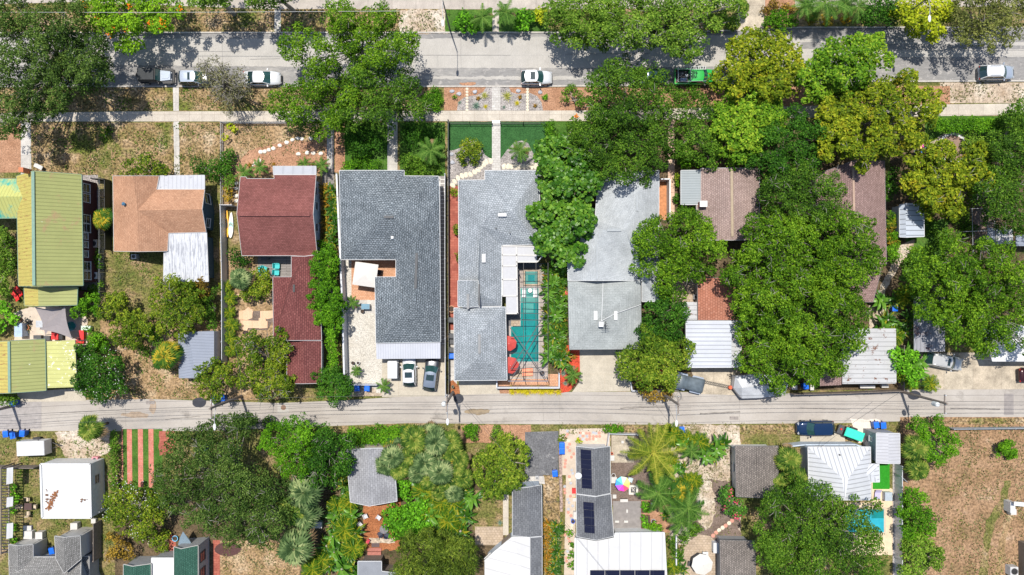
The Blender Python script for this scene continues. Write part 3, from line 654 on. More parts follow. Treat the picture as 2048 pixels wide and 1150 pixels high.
# 4  big slate grey house
h4 = house('slate_grey_house', 'large hip roofed house with wavy slate grey shingles and a courtyard notch', [
    ('roof', dict(a=(679, 341, 3), b=(808, 341, 3), b2=(808, 352, 3), c=(877, 352.5, 3), c2=(879, 382, 3), d=(881, 684, 3), e=(752, 686, 3), f=(750, 554, 3), g=(792, 554, 3), h=(792, 519, 3), i=(682, 519, 3),
                  p=(768, 434, 5.3), q=(787, 434, 5.3), r=(833, 480, 4.9), s=(829, 612, 4.8), t=(744, 404, 4.5)),
     ['a b t', 'b b2 c q p t', 'a t p i', 'i p q h', 'h q r s e f g', 'c c2 d s r q', 's d e'], [SH_GREY], WHITE, (0, -1), True)], W_WH, windows=True)
roofbar(h4, 'ridge_vent', (768, 434, 5.32), (787, 434, 5.32), .3, .07, DGREY); roofbar(h4, 'ridge_vent', (833.5, 506, 4.87), (831, 577, 4.84), .3, .07, DGREY)
mb = MB(); c = P(785, 475, 4.2); mb.obox((c[0], c[1], c[2] + .1), (.3, .3, .3)); mb.build('roof_vent', WHITE, h4)
carport('carport_awning', 'pale ribbed metal awning over the parked cars at the back of the slate grey house', [(752, 687, 2.75), (881, 685, 2.75), (881, 717, 2.55), (753, 718, 2.55)], MT_AWN, ALU, cat='awning', fd=(0, 1))

# 5  pale grey pool house
h5 = house('pale_grey_house', 'pale grey shingle house with two white skylights beside the swimming pool', [
    ('roof', dict(a=(917, 360.5, 3.1), a2=(970, 360, 3.1), a3=(970, 341, 3.1), b=(1078, 341, 3.1), c=(1081, 489, 3.1), d=(1003, 490, 3.1), d2=(1003, 612, 3.1), w2=(957, 613, 3.1), w3=(956, 562, 3.1), w=(918, 562, 3.1),
                  p=(985, 424, 4.9), q=(1024, 422, 4.9), r=(960, 452, 4.6), s=(959, 585, 4.5)),
     ['a a2 a3 b q p', 'b c q', 'p q c d r', 'r d d2 s', 'a p r s w3 w', 's d2 w2 w3'], [SH_LG], WHITE, (0, -1), True),
    ('side_roof', dict(a=(916, 561, 3.5), b=(936, 561, 4.1), c=(956, 560.5, 3.5), d=(957, 613, 3.5), e=(936, 614, 4.1), f=(916, 613, 3.5)), ['a b e f', 'b c d e'], [SH_LG], WHITE, (1, 0), False),
    ('garage_roof', dict(a=(908, 616, 3.2), b=(1011, 614, 3.2), c=(1014, 760, 3.2), d=(909, 761, 3.2), p=(959, 664, 4.8), q=(960, 712, 4.8)), ['a b p', 'b c q p', 'c d q', 'd a p q'], [SH_LG], WHITE, (0, 1), True)], W_WH, windows=True)
quadz(h5, 'skylight', [(996, 427, 4.85), (1013, 427, 4.85), (1013, 433, 4.85), (996, 433, 4.85)], .14, WHITE); quadz(h5, 'skylight', [(964, 508, 4.5), (971.5, 508, 4.35), (971.5, 525, 4.35), (964, 525, 4.5)], .14, WHITE)
roofbar(h5, 'ridge_vent', (959, 669, 4.82), (959, 707, 4.82), .3, .06, MGREY); roofbar(h5, 'ridge_vent', (936, 588, 4.12), (936, 618, 4.12), .28, .06, MGREY)
for x, y, z in ((992, 457, 4.3), (1020, 466, 4.1)):
    mb = MB(); c = P(x, y, z); mb.lathe((c[0], c[1], z - .1), [(.07, 0), (.07, .4)], 8); mb.build('vent_pipe', BLACK, h5)
# patio cover: white insulated panels, L shaped
roofbar(h5, 'gap_shade_bar', (958.5, 568, 4.4), (958.5, 611, 4.4), .22, .12, DGREY)  # shade in the gap between the roofs, laid on as a dark bar
pc = wthing('patio_cover', 'L shaped white panelled patio cover between the pale grey house and the pool', 'patio cover', P(1020, 560)[:2])
PANELW = plain('patio_panel', (.36, .36, .375), .5, 0, .05)
def panelbox(x0, y0, x1, y1, z=2.95):
    mb = MB(); a = P(x0, y0, z); b_ = P(x1, y1, z); mb.box(a[0], b_[1], z - .1, b_[0], a[1], z); mb.build('panel', PANELW, pc)
for x0, y0, x1, y1 in ((1004.5, 493, 1032, 510), (1004.5, 510.5, 1032, 532), (1004.5, 532.5, 1033, 559), (1005, 559.5, 1033.5, 592), (1012, 592.5, 1035, 627), (1032.5, 494, 1088, 510), (1032.5, 510.5, 1074, 524)): panelbox(x0, y0, x1, y1)
for a, b_ in (((1004, 492), (1088, 493)), ((1004, 510), (1088, 511)), ((1004, 532), (1034, 532)), ((1004, 559), (1034, 559)), ((1005, 592), (1035, 592)), ((1012, 627), (1036, 627)), ((1004, 491), (1005, 592)), ((1033, 493), (1035, 628)), ((1074, 524), (1088, 509)), ((1033, 524), (1074, 524))):
    roofbar(pc, 'beam', (a[0], a[1], 2.95), (b_[0], b_[1], 2.95), .14, .12, OFFW)
for x, y in ((1036, 626), (1074, 523), (1034, 524)):
    c = P(x, y, 2.8); mb = MB(); mb.box(c[0] - .06, c[1] - .06, 0, c[0] + .06, c[1] + .06, 2.8); mb.build('post', WHITE, pc)

# 6  light grey house with tile-like shingles and garage
h6 = house('light_grey_house', 'big light grey roofed house half hidden by sea grape and oak crowns', [
    ('roof', dict(a=(1197, 345, 3.1), b=(1318, 341, 3.1), c=(1317, 603, 3.1), d=(1284, 603, 3.1), d2=(1284, 561, 3.1), e=(1136, 561, 3.1), f=(1134, 440, 3.1), g=(1190, 440, 3.1),
                  m=(1274, 385, 4.5), n=(1274, 422, 4.5), o=(1250, 460, 4.9), p=(1208, 460, 4.9), q=(1194, 487, 4.7), r=(1194, 561, 4.7)),
     ['a b m', 'b c o n m', 'a m n o p g', 'g p q f', 'f q r e', 'p o c d d2 r q'], [SH_LG2], WHITE, (0, -1), True)], W_CR, windows=True)
roofbar(h6, 'ridge_vent', (1274, 390, 4.5), (1274, 422, 4.5), .28, .08, VENTG); roofbar(h6, 'ridge_vent', (1214, 460, 4.9), (1242, 460, 4.9), .32, .1, VENTG); roofbar(h6, 'ridge_vent', (1194, 488, 4.7), (1194, 560, 4.7), .26, .07, VENTG)
SH_GAR = shingle('streaked_grey_shingles', (.29, .31, .305), (.33, .35, .345), .3, .6, .02, .02, .8, .3, .25)
h6b = house('grey_garage', 'square grey hip roofed garage with two skylights above a cream driveway', [
    ('roof', dict(a=(1136, 563, 3.4), b=(1281, 562, 3.4), c=(1283, 698, 3.4), d=(1139, 699, 3.4), p=(1205, 628, 4.5), q=(1214, 628, 4.5)), ['a b q p', 'b c q', 'c d p q', 'd a p'], [SH_GAR], FASCD, (0, -1), True)], W_CR, cat='garage', windows=False)
quadz(h6b, 'skylight', [(1187.5, 622, 4.28), (1194.5, 622, 4.35), (1194.5, 640, 4.35), (1187.5, 640, 4.28)], .12, WHITE); quadz(h6b, 'skylight', [(1228, 622, 4.35), (1234.5, 622, 4.28), (1234.5, 640, 4.28), (1228, 640, 4.35)], .12, WHITE)
mb = MB(); c = P(1201, 648, 4.35); mb.obox((c[0], c[1], 4.7), (.55, .6, .6)); mb.build('roof_fan', WHITE, h6b)
mb = MB(); c = P(1209, 650, 4.4); mb.tube([(c[0], c[1], 4.2), (c[0], c[1], 5.6)], .03)
for i in range(5): mb.tube([(c[0] - .5 + .1 * i, c[1] - .45 + .2 * i, 5.5), (c[0] + .5 - .1 * i, c[1] - .35 + .2 * i, 5.5)], .025)
mb.tube([(c[0], c[1] - .5, 5.5), (c[0], c[1] + .5, 5.5)], .03); mb.build('antenna', BLACK, h6b)
mb = MB(); mb.tube([P(1206, 563, 3.5), P(1205, 600, 4.25), P(1203, 642, 4.6)], .035); mb.tube([P(1203, 642, 4.6), P(1231, 627, 4.5), P(1282, 609, 3.6)], .035); mb.build('cable', WHITE, h6b)

# 7  brown gable house behind
h7 = house('brown_gable_house', 'brown shingle gable house with a slate blue metal side roof and brick chimney', [
    ('roof', dict(a=(1402, 337, 3.1), b=(1462, 336, 4.2), c=(1519, 337, 3.1), d=(1519, 479, 3.1), e=(1464, 480, 4.2), f=(1393, 480, 3.0), g=(1393, 410, 3.0), h=(1402, 410, 3.1)), ['a b e f g h', 'b c d e'], [SH_BRN], FASC, (1, 0), True),
    ('side_roof', dict(a=(1362, 341, 2.85), b=(1401.3, 340.5, 2.95), c=(1401.3, 409, 2.95), d=(1362, 409, 2.85)), ['a b c d'], [MT_GREY], WHITE, (0, 1), True)], W_CR, windows=False)
roofbar(h7, 'ridge_cap', (1463, 338, 4.2), (1464.5, 473, 4.2), .3, .08, plain('tan_ridge', (.33, .26, .18), .8)); 
mb = MB(); c = P(1404, 409, 3.4); mb.obox((c[0], c[1], 3.3), (.75, .6, 1.5)); mb.build('chimney', plain('brick', (.28, .07, .05), .85, 0, .3, 6), h7); mb = MB(); mb.obox((c[0], c[1], 4.1), (.9, .72, .1)); mb.build('chimney_cap', WHITE, h7)
snap_win(h7, 1362, 380, 1.6, 1.4, 1.2)
h7b = house('copper_roof_annex', 'copper brown shingle annex between the brown gable house and the corrugated roof', [
    ('roof', dict(a=(1395, 556, 3.0), b=(1470, 556, 2.9), c=(1470, 640, 2.85), d=(1396, 640, 2.95)), ['a b c d'], [SH_COP], FASCD, (1, 0), True)], W_CR, cat='annex', windows=False)
carport('corrugated_lean_to', 'small white corrugated lean to roof beside the copper brown annex', [(1364, 604, 2.6), (1394.5, 604, 2.7), (1394.5, 640, 2.7), (1364, 640, 2.6)], MT_RUST, WHITE, cat='lean-to', fd=(1, 0))
h7c = house('corrugated_garage', 'garage with white ribbed metal roof and rust along its east edge behind the covered jeep', [
    ('roof', dict(a=(1372, 642, 2.9), b=(1463, 642, 3.0), c=(1482, 642, 2.9), d=(1482, 734, 2.9), e=(1463, 734.5, 3.0), f=(1373, 735, 2.9)), [('a b e f', 0), ('b c d e', 1)], [MT_COR, MT_RUST], WHITE, (1, 0), True)], W_CR, cat='garage', windows=False)

# 8  long brown house
h8 = house('long_brown_house', 'long brown shingle gable house under the oaks with a dark ridge line', [
    ('roof', dict(a=(1630, 350, 3.1), b=(1706, 322, 4.6), c=(1769, 322, 3.1), d=(1773, 528, 3.1), e=(1710, 528, 4.6), f=(1640, 528, 3.1)), ['a b e f', 'b c d e'], [SH_BRN2], FASCD, (1, 0), True),
    ('rear_roof', dict(a=(1698, 529, 3.0), b=(1765, 529, 3.0), c=(1746, 604, 2.9), d=(1698, 604, 2.9)), ['a b c d'], [SH_BRN2], FASCD, (0, -1), True)], W_CR, windows=False)
roofbar(h8, 'ridge_cap', (1706, 330, 4.6), (1710, 520, 4.6), .25, .06, plain('tan_ridge2', (.36, .25, .19), .8))
MT_SHED = ribbed('white_ribbed_shed_roof', (.42, .46, .52), .6, .5, None, .4)
def gable_box(name, label, pts, m, wall, fas=WHITE, cat='shed', fd=(1, 0), windows=False, inset=.12, group=None):
    a, b_, c_, d, e, f = pts
    return house(name, label, [('roof', dict(a=a, b=b_, c=c_, d=d, e=e, f=f), ['a b e f', 'b c d e'], [m], fas, fd, True)], wall, cat=cat, windows=windows, inset=inset, group=group)
gable_box('garden_shed', 'small white ribbed metal shed east of the long brown house', [(1799, 410, 2.1), (1811, 407, 2.6), (1847, 407, 2.1), (1848.5, 473, 2.1), (1812, 474.5, 2.6), (1799.5, 474, 2.1)], MT_SHED, W_BL)
carport('rusty_garage_roof', 'white corrugated garage roof with brown rust patches beside the alley', [(1684, 657, 2.9), (1792, 657, 2.8), (1793, 767, 2.8), (1685, 768, 2.9)], MT_RUST, WHITE, cat='garage', fd=(1, 0))
carport('grey_corrugated_shelter', 'weathered grey corrugated shelter roof north of the parked silver wagon', [(1828, 590, 2.8), (1890, 590, 2.9), (1890, 703, 2.9), (1828, 704, 2.8)], MT_GCOR, ALU, cat='shelter', fd=(0, 1))
carport('flat_roofed_garage', 'pale flat roof edge showing below the oaks at the right edge', [(1960, 650, 3.0), (2130, 650, 3.0), (2130, 723, 3.0), (1985, 723, 3.0)], MEMB, WHITE, cat='garage')
carport('low_brown_roof', 'strip of brown shingle roof under the oak beside the rusty garage', [(1640, 735, 2.7), (1683, 735, 2.7), (1683, 770, 2.6), (1640, 772, 2.6)], SH_BRN2, FASCD, cat='shed')
for (x0, y0, x1, y1, lb, mm) in ((1975, 456, 1990, 484, 'small pale metal roof beside the wire aviary', MT_BLUE), (1992, 458, 2026, 488, 'cluttered white shed roof under the oaks at the right', MT_RUST), (2032, 470, 2075, 492, 'blue grey shed roof peeping out at the right edge', MT_BLUE)):
    carport('shed_roof', lb, [(x0, y0, 2.2), (x1, y0, 2.2), (x1, y1, 2.1), (x0, y1, 2.1)], mm, ALU, cat='shed')

# small shed west of the white wall, grey
gable_box('grey_shed', 'small blue grey shingle shed beside the long white wall', [(357, 668, 2.2), (377, 664, 2.55), (428, 662, 2.2), (428, 724, 2.2), (392, 756, 2.4), (358, 756, 2.2)], MT_BLUE, W_WH, fas=FASCD)

# south row -------------------------------------------------------
s1 = wthing('flat_roofed_garage', 'white flat roofed garage with a rust coloured leaf stain south west of the alley', 'garage', P(132, 980)[:2])
z = 3.0; A = P(82, 928, z); B = P(180.5, 928, z); C_ = P(183, 1035, z); D = P(85, 1035, z); mb = MB(); q = [D, C_, B, A]
STAINW = ribbed('stained_membrane', (.56, .56, .555), 9, .97, None, .5, line=.005)
mb.prism([(p[0], p[1]) for p in q], 0, z - .12); mb.build('wall', W_WH, s1)
mb = MB(); mb.prism([(p[0] * .999, p[1]) for p in q], z - .115, z - .02); mb.build('roof', STAINW, s1)
for a, b_ in ((A, B), (B, C_), (C_, D), (D, A)):
    mb = MB(); mb.seg(a, b_, .2, z - .11, z + .13); mb.build('parapet', WHITE, s1)
STAIN = plain('leaf_stain', (.22, .085, .03), .9, 0, .4, 3); STAIN2 = plain('grey_stain', (.55, .47, .42), .9, 0, .1, 3); BRNS = plain('brown_stain', (.15, .09, .06), .9, 0, .3, 3)
def flake(name, root, cx, cy, z, pts, m, zz): 
    mb = MB(); mb.face([(cx + x, cy + y, zz) for x, y in pts]); mb.build(name, m, root)
mb = MB(); r = rnd(5)
for i in range(170):
    t = r.random(); x = 97 + 17 * t + r.gauss(0, 2.3); y = 1016 - 33 * t + r.gauss(0, 3); c = P(x, y, z); s = r.uniform(.03, .13)
    mb.face([(c[0] + s * math.cos(a) * r.uniform(.5, 1.2), c[1] + s * math.sin(a) * r.uniform(.5, 1.2), z + .004 + i * .0004) for a in (0, 1.2, 2.5, 3.8, 5)])
mb.build('leaf_litter', STAIN, s1)
mb = MB()
for i in range(14):
    c = P(*( (94 + r.gauss(0, 1.2), 975 + r.uniform(0, 30)) if i < 9 else (167 + r.gauss(0, 4), 999 + r.gauss(0, 3))), z); s = r.uniform(.05, .16)
    mb.face([(c[0] + s * math.cos(a), c[1] + s * math.sin(a), z + .05 + i * .0005) for a in (0, 1.2, 2.5, 3.8, 5)])
mb.build('dirt', BRNS, s1)
bx = [Vector((B[0], B[1], z)), Vector((C_[0], C_[1], z))]
window(s1, Vector((C_[0], C_[1], 0)), Vector((B[0], B[1], 0)), .67, 1.0, .9, 1.7, frame=OFFW, pane=PANE)

# grey house at the bottom-left with two gabled bays
s2 = house('bay_gable_house', 'grey shingle house with two gabled bays at the bottom left corner', [
    ('roof', dict(a=(18, 1114, 2.9), b=(162, 1114, 2.9), c=(160, 1200, 5.5), d=(20, 1200, 5.5)), ['a b c d'], [SH_SP], FASC, (0, 1), True)], W_GR, windows=False)
for lb, (a, b_, c_, d, e, f) in (('w', ((18, 1089, 3.0), (35, 1092, 3.9), (66, 1089, 3.0), (66, 1128, 3.0), (35, 1143, 3.95), (18, 1130, 3.0))), ('e', ((109.5, 1072.5, 3.6), (128, 1075, 4.5), (160, 1072, 3.6), (162, 1118, 3.6), (128, 1146, 4.6), (112, 1118, 3.6)))):
    house('', '', [('bay_roof', dict(a=a, b=b_, c=c_, d=d, e=e, f=f), ['a b e f', 'b c d e'], [SH_SP], FASC, (1, 0), True)], OFFW, root=s2, windows=False, inset=.2)
    sg = H_SEGS[s2.name]
    for (p, q_) in sg: pass
    A_ = Vector(P(a[0] + 2, a[1], a[2])); B_ = Vector(P(c_[0] - 2, c_[1], c_[2])); A_.y -= .2; B_.y -= .2
    window(s2, B_, A_, .3, .9, 1.1, 1.6, frame=DGREY); window(s2, B_, A_, .7, .9, 1.1, 1.6, frame=DGREY)
house('', '', [('side_roof', dict(a=(163, 1113, 2.3), b=(178, 1113, 2.3), c=(178, 1200, 2.3), d=(161, 1200, 2.3)), ['a b c d'], [SH_SP], FASC, (0, 1), True)], W_GR, root=s2, windows=False, inset=.1)
# green roofed house
s3 = house('green_roof_house', 'house with dark green shingle gables and a white flat roof at the bottom edge', [
    ('west_roof', dict(a=(247, 1129, 3.2), b=(265, 1133, 3.8), c=(302, 1128, 3.2), d=(302, 1200, 3.2), e=(265, 1200, 3.8), f=(247, 1200, 3.2)), ['a b e f', 'b c d e'], [SH_GREEN], OFFW, (1, 0), True),
    ('flat_roof', dict(a=(303, 1116, 2.9), b=(347, 1116, 2.9), c=(347, 1150, 2.9), d=(303, 1150, 2.9)), ['a b c d'], [MEMB], WHITE, (1, 0), True),
    ('east_roof', dict(a=(348, 1094, 3.6), b=(362, 1098, 4.3), c=(396, 1091, 3.6), d=(396, 1200, 3.6), e=(362, 1200, 4.3), f=(348, 1200, 3.6)), ['a b e f', 'b c d e'], [SH_GREEN], OFFW, (1, 0), True)], W_GR, windows=False, inset=.15)
for y in (1112, 1145): snap_win(s3, 402, y, 2.0, 1.1, 1.3, frame=DGREY)
# grey gable shed in the jungle yard
gable_box('grey_gable_shed', 'grey gable roofed shed among palms with orange mulch below it', [(692, 900, 2.9), (737, 897, 3.6), (786, 896, 2.9), (794, 1002, 2.9), (738.6, 1012, 3.6), (701, 1004, 2.9)], SH_GRY2, W_CR)
s5 = house('flat_grey_roof_house', 'flat grey roof with white edge south of the red wood steps', [('roof', dict(a=(716, 1123, 3.2), b=(763, 1123, 3.2), c=(763, 1143, 3.2), d=(800, 1147, 3.2), e=(800, 1200, 3.2), f=(716, 1200, 3.2)), ['a b c d e f'], [plain('grey_membrane', (.2, .21, .23), .8, 0, .1, 1)], WHITE, (0, 1), True)], W_DT, windows=False, inset=.3)
# long charcoal and white roofed house
s6 = house('charcoal_and_white_house', 'house with charcoal gable and white lower roof south of the clipped mango tree', [
    ('roof', dict(a=(1025, 978, 3), b=(1056, 975, 3.7), c=(1083, 970, 3), d=(1084, 1072, 3), e=(1058, 1074, 3.7), f=(1025, 1071, 3)), ['a b e f', 'b c d e'], [SH_CH], WHITE, (1, 0), True),
    ('white_roof', dict(a=(1025, 1074, 2.9), b=(1060, 1075.5, 3.6), c=(1060, 1200, 3.6), d=(970, 1200, 2.9), e=(970, 1121, 2.9), f=(988, 1104, 2.9)), ['a b c d e f'], [MT_WR], WHITE, (1, 0), True),
    ('east_roof', dict(a=(1061, 1075.5, 3.6), b=(1084, 1073.5, 3.1), c=(1084, 1200, 3.1), d=(1061, 1200, 3.6)), ['a b c d'], [SH_CH], WHITE, (1, 0), True)], W_BL, windows=False, inset=.25)
snap_win(s6, 966, 1110, 1.6, .9, .7)
# solar house
s7 = house('solar_house', 'long grey gable roofed house carrying black solar panels', [
    ('north_roof', dict(a=(1152, 893, 3), b=(1189, 897, 3.9), c=(1220, 893, 3), d=(1221, 986, 3), e=(1191, 992, 3.9), f=(1153, 987, 3)), ['a b e f', 'b c d e'], [SH_CH], WHITE, (1, 0), True),
    ('south_roof', dict(a=(1153, 989, 3), b=(1191, 994, 3.9), c=(1221.5, 988, 3), d=(1227, 1072, 3), e=(1192.6, 1080, 3.9), f=(1154, 1073, 3)), ['a b e f', 'b c d e'], [SH_CH], WHITE, (1, 0), True),
    ('white_roof', dict(a=(1149.6, 1076, 2.7), b=(1192, 1083, 2.75), c=(1228, 1076, 2.75), c2=(1230, 1066, 2.75), d=(1329, 1065, 2.7), e=(1336, 1200, 2.6), f=(1149, 1200, 2.6)), ['a b c c2 d e f'], [MT_WR], WHITE, (0, -1), True)], W_WH, windows=False, inset=.3)
SOLAR = slab('solar_cells', (.010, .012, .03), (.013, .015, .033), 1.9, 1.25, .012, (.045, .05, .07), 0, dirt=.1, rough=.15)
for A_, B_, n in (((1161, 898, 3.28), (1184, 976, 3.72), 4), ((1166.3, 1003, 3.38), (1187.4, 1065, 3.78), 4)):
    for k in range(n):
        y0 = A_[1] + (B_[1] - A_[1]) * k / n + .3; y1 = A_[1] + (B_[1] - A_[1]) * (k + 1) / n - .3
        sk = 1.5
        quadz(s7, 'solar_panel', [(A_[0] + k * .8, y0, 3.32), (A_[0] + 21 + k * .6, y0 + 2, 3.83), (A_[0] + 21.3 + k * .6, y1 + 2, 3.83), (A_[0] + .3 + k * .8, y1, 3.32)], .05, SOLAR, .03)
for k in range(5): quadz(s7, 'solar_panel', [(1180 + k * 30, 1140, 2.75), (1209 + k * 30, 1140, 2.75), (1209 + k * 30, 1195, 2.75), (1180 + k * 30, 1195, 2.75)], .05, SOLAR, .08)
mb = MB(); c = P(1156, 949, 3.3); mb.lathe((c[0], c[1], 3.2), [(.03, 0), (.04, .5), (.38, .65), (.4, .72)], 14); mb.build('satellite_dish', plain('dish_grey', (.5, .52, .53), .5), s7)
s8 = house('taupe_roof_cottage', 'cottage with a plain taupe shingle roof west of the fan palms', [('roof', dict(a=(1470, 892, 3), b=(1556, 892, 3), c=(1556, 996, 3), d=(1472, 993, 3), e=(1513, 893, 3.25), f=(1514, 995, 3.25)), ['a e f d', 'e b c f'], [SH_TAUPE], FASCD, (1, 0), True)], W_WH, cat='cottage', windows=True)
s9 = house('taupe_roof_cottage', 'taupe shingle roof at the bottom edge beside the cream parasol', [('roof', dict(a=(1440, 1080, 3), b=(1510, 1082, 3), c=(1512, 1200, 3), d=(1441, 1200, 3)), ['a b c d'], [SH_TAUPE], FASCD, (1, 0), True)], W_GR, cat='cottage', windows=False)
# white standing seam house
W_SEAM = W_BL
s10 = house('white_metal_house', 'white standing seam metal hip roofed house south of the dark blue pickup', [
    ('roof', dict(a=(1616, 894, 3), b=(1741, 894, 3), c=(1742, 990, 3), d=(1741, 1000, 3), e=(1618, 1000, 3), p=(1684, 956.5, 5.6), q=(1697, 956.5, 5.6), r=(1690, 1000, 5.6)), ['a b q p', 'b c d r q', 'a p r e', 'p q r'], [MT_WHT2], WHITE, (0, 1), True),
    ('bay_roof', dict(a=(1728, 949, 3.6), b=(1742.5, 928, 3.2), c=(1758, 928, 2.9), d=(1744, 949, 3.4), e=(1759, 964, 2.9), f=(1730, 964, 3.1)), ['a b c d', 'a d e f', ('d c e', 0)], [MT_WHT2], WHITE, (1, 0), False)], W_SEAM, windows=False, inset=.25)
mb = MB(); c = P(1678, 909, 3.6); mb.lathe((c[0], c[1], 3.3), [(.08, 0), (.08, .6)], 8); mb.build('vent_pipe', BLACK, s10)
for x in (1640, 1700): snap_win(s10, x, 888, 1.6, 1.1, 1.1)
s11 = gable_box('white_shed', 'white ribbed gable shed beside the turquoise covered trailer', [(1753, 866, 3.6), (1777, 867, 3.75), (1799.5, 867, 3.55), (1800, 927, 3.55), (1777, 927, 3.75), (1753, 926, 3.6)], ribbed('pale_shed_ribs', (.40, .40, .42), .38, .8), W_GR)
snap_win(s11, 1744, 878, 2.0, .5, .6); snap_win(s11, 1744, 912, 1.2, .8, .9, frame=WHITE)
s12 = house('dark_tan_house', 'dark tan two storey wall with red framed windows at the bottom right corner', [('roof', dict(a=(2100, 1112, 5.5), b=(2340, 1112, 5.5), c=(2340, 1320, 5.5), d=(2102, 1320, 5.5)), ['a b c d'], [SH_TAUPE], FASCD, (1, 0), True)], W_DT, windows=False, inset=.1)
for y in (1092, 1136): snap_win(s12, 2040, y, 3.2, 1.2, 1.3, frame=plain('red_frame', (.3, .02, .03), .5), pane=plain('curtain', (.55, .53, .55), .6))
# ------------------------------------------------------------ vegetation
def quadmesh(name, V, T, m, parent=None, loc=None):
    """V: (n,4,3) quads in world coordinates; T: tint per face"""
    n = len(V); me = bpy.data.meshes.new(name); me.vertices.add(n * 4); me.loops.add(n * 4); me.polygons.add(n)
    off = np.array(loc if loc is not None else (0, 0, 0), dtype=np.float32)
    me.vertices.foreach_set('co', (V.reshape(-1, 3) - off).astype(np.float32).ravel())
    me.loops.foreach_set('vertex_index', np.arange(n * 4, dtype=np.int32))
    me.polygons.foreach_set('loop_start', np.arange(0, n * 4, 4, dtype=np.int32)); me.polygons.foreach_set('loop_total', np.full(n, 4, dtype=np.int32))
    at = me.attributes.new('tint', 'FLOAT', 'FACE'); at.data.foreach_set('value', T.astype(np.float32))
    me.materials.append(m); me.update(calc_edges=True); me.validate()
    o = bpy.data.objects.new(name, me); COL.objects.link(o)
    if parent: o.parent = parent
    return o
def leafquads(Pn, Nn, L, W, rg):
    n = len(Pn); Nn = Nn / (np.linalg.norm(Nn, axis=1, keepdims=True) + 1e-9)
    q = rg.normal(size=(n, 3)); t = np.cross(Nn, q); t /= np.linalg.norm(t, axis=1, keepdims=True) + 1e-9
    b = np.cross(Nn, t); L = L[:, None]; W = W[:, None]
    return np.stack([Pn + t * L * .5, Pn + b * W * .5, Pn - t * L * .5, Pn - b * W * .5], axis=1)

SPEC = {   # leaf length, width, lobe radius, leaves per m2 of lobe, up bias, material
 'oak':      (.24, .14, .85, 68, .35, leafmat('oak_leaf', (0.0126, 0.0385, 0.0042), (0.05, 0.125, 0.008), (0.156, 0.28, 0.0234))),
 'oakgrey':  (.24, .13, .85, 66, .3, leafmat('live_oak_leaf', (0.0126, 0.0315, 0.0056), (0.048, 0.1, 0.014), (0.156, 0.234, 0.0455))),
 'oakbright':(.25, .15, .85, 68, .35, leafmat('oak_leaf_bright', (0.0154, 0.0525, 0.0021), (0.07, 0.165, 0.006), (0.208, 0.351, 0.0182))),
 'darkgreen':(.25, .14, .8, 68, .35, leafmat('dark_leaf', (0.007, 0.0315, 0.0028), (0.03, 0.105, 0.007), (0.0975, 0.234, 0.0182))),
 'almond':   (.36, .22, .75, 44, .5, leafmat('almond_leaf', (.035, .075, .004), (.14, .20, .008), (.36, .38, .02), warm=((.38, .27, .015), .58))),
 'almondg':  (.36, .22, .75, 44, .5, leafmat('almond_green_leaf', (.025, .085, .005), (.11, .24, .01), (.30, .42, .03), warm=((.34, .33, .02), .62))),
 'grape':    (.46, .38, .8, 30, .55, leafmat('sea_grape_leaf', (.016, .07, .004), (.055, .16, .010), (.17, .32, .03), rough=.4)),
 'flame':    (.32, .17, .8, 48, .5, leafmat('flame_tree_leaf', (0.035, 0.091, 0.0042), (0.12, 0.26, 0.008), (0.286, 0.494, 0.0195))),
 'lime':     (.27, .16, .8, 64, .4, leafmat('lime_leaf', (0.0315, 0.077, 0.0056), (0.1, 0.2, 0.016), (0.26, 0.39, 0.0455))),
 'mango':    (.36, .15, .6, 50, .45, leafmat('mango_leaf', (.022, .06, .004), (.10, .18, .010), (.30, .36, .035))),
 'olive':    (.28, .15, .7, 42, .35, leafmat('olive_leaf', (0.035, 0.049, 0.0105), (0.12, 0.14, 0.03), (0.286, 0.299, 0.078))),
 'yellow':   (.34, .22, .6, 38, .5, leafmat('yellow_leaf', (.09, .15, .006), (.30, .36, .01), (.56, .56, .03))),
 'citrus':   (.26, .15, .5, 56, .4, leafmat('citrus_leaf', (.02, .06, .004), (.10, .17, .008), (.29, .34, .025), warm=((.30, .27, .02), .60))),
 'hedge':    (.22, .13, .38, 78, .5, leafmat('hedge_leaf', (0.0168, 0.063, 0.0021), (0.065, 0.19, 0.005), (0.182, 0.39, 0.0156))),
 'bush':     (.24, .14, .45, 60, .4, leafmat('bush_leaf', (0.014, 0.0455, 0.0028), (0.055, 0.14, 0.008), (0.169, 0.299, 0.026))),
 'needle':   (.5, .09, .7, 66, .3, leafmat('needle_leaf', (0.021, 0.042, 0.0042), (0.08, 0.13, 0.012), (0.221, 0.286, 0.0325))),
 'bright':   (.34, .22, .7, 44, .5, leafmat('bright_leaf', (0.028, 0.098, 0.0042), (0.09, 0.27, 0.01), (0.221, 0.52, 0.026))),
 'croton':   (.3, .16, .4, 50, .4, leafmat('croton_leaf', (0.035, 0.056, 0.007), (0.18, 0.15, 0.015), (0.546, 0.325, 0.026))),
 'rust':     (.26, .14, .42, 55, .4, leafmat('rust_leaf', (0.049, 0.035, 0.007), (0.2, 0.13, 0.02), (0.494, 0.312, 0.039))),
 'scrub':    (.22, .10, .6, 22, .3, leafmat('scrub_leaf', (0.049, 0.0525, 0.021), (0.15, 0.15, 0.06), (0.338, 0.325, 0.156))),
 'bougain':  (.24, .15, .45, 60, .4, leafmat('bougainvillea_leaf', (0.021, 0.063, 0.0084), (0.06, 0.17, 0.02), (0.143, 0.338, 0.039))),
}
TREE_N = [0]; BARKG = plain('lichen_bark', (.2, .185, .16), .9, 0, .3, 6)
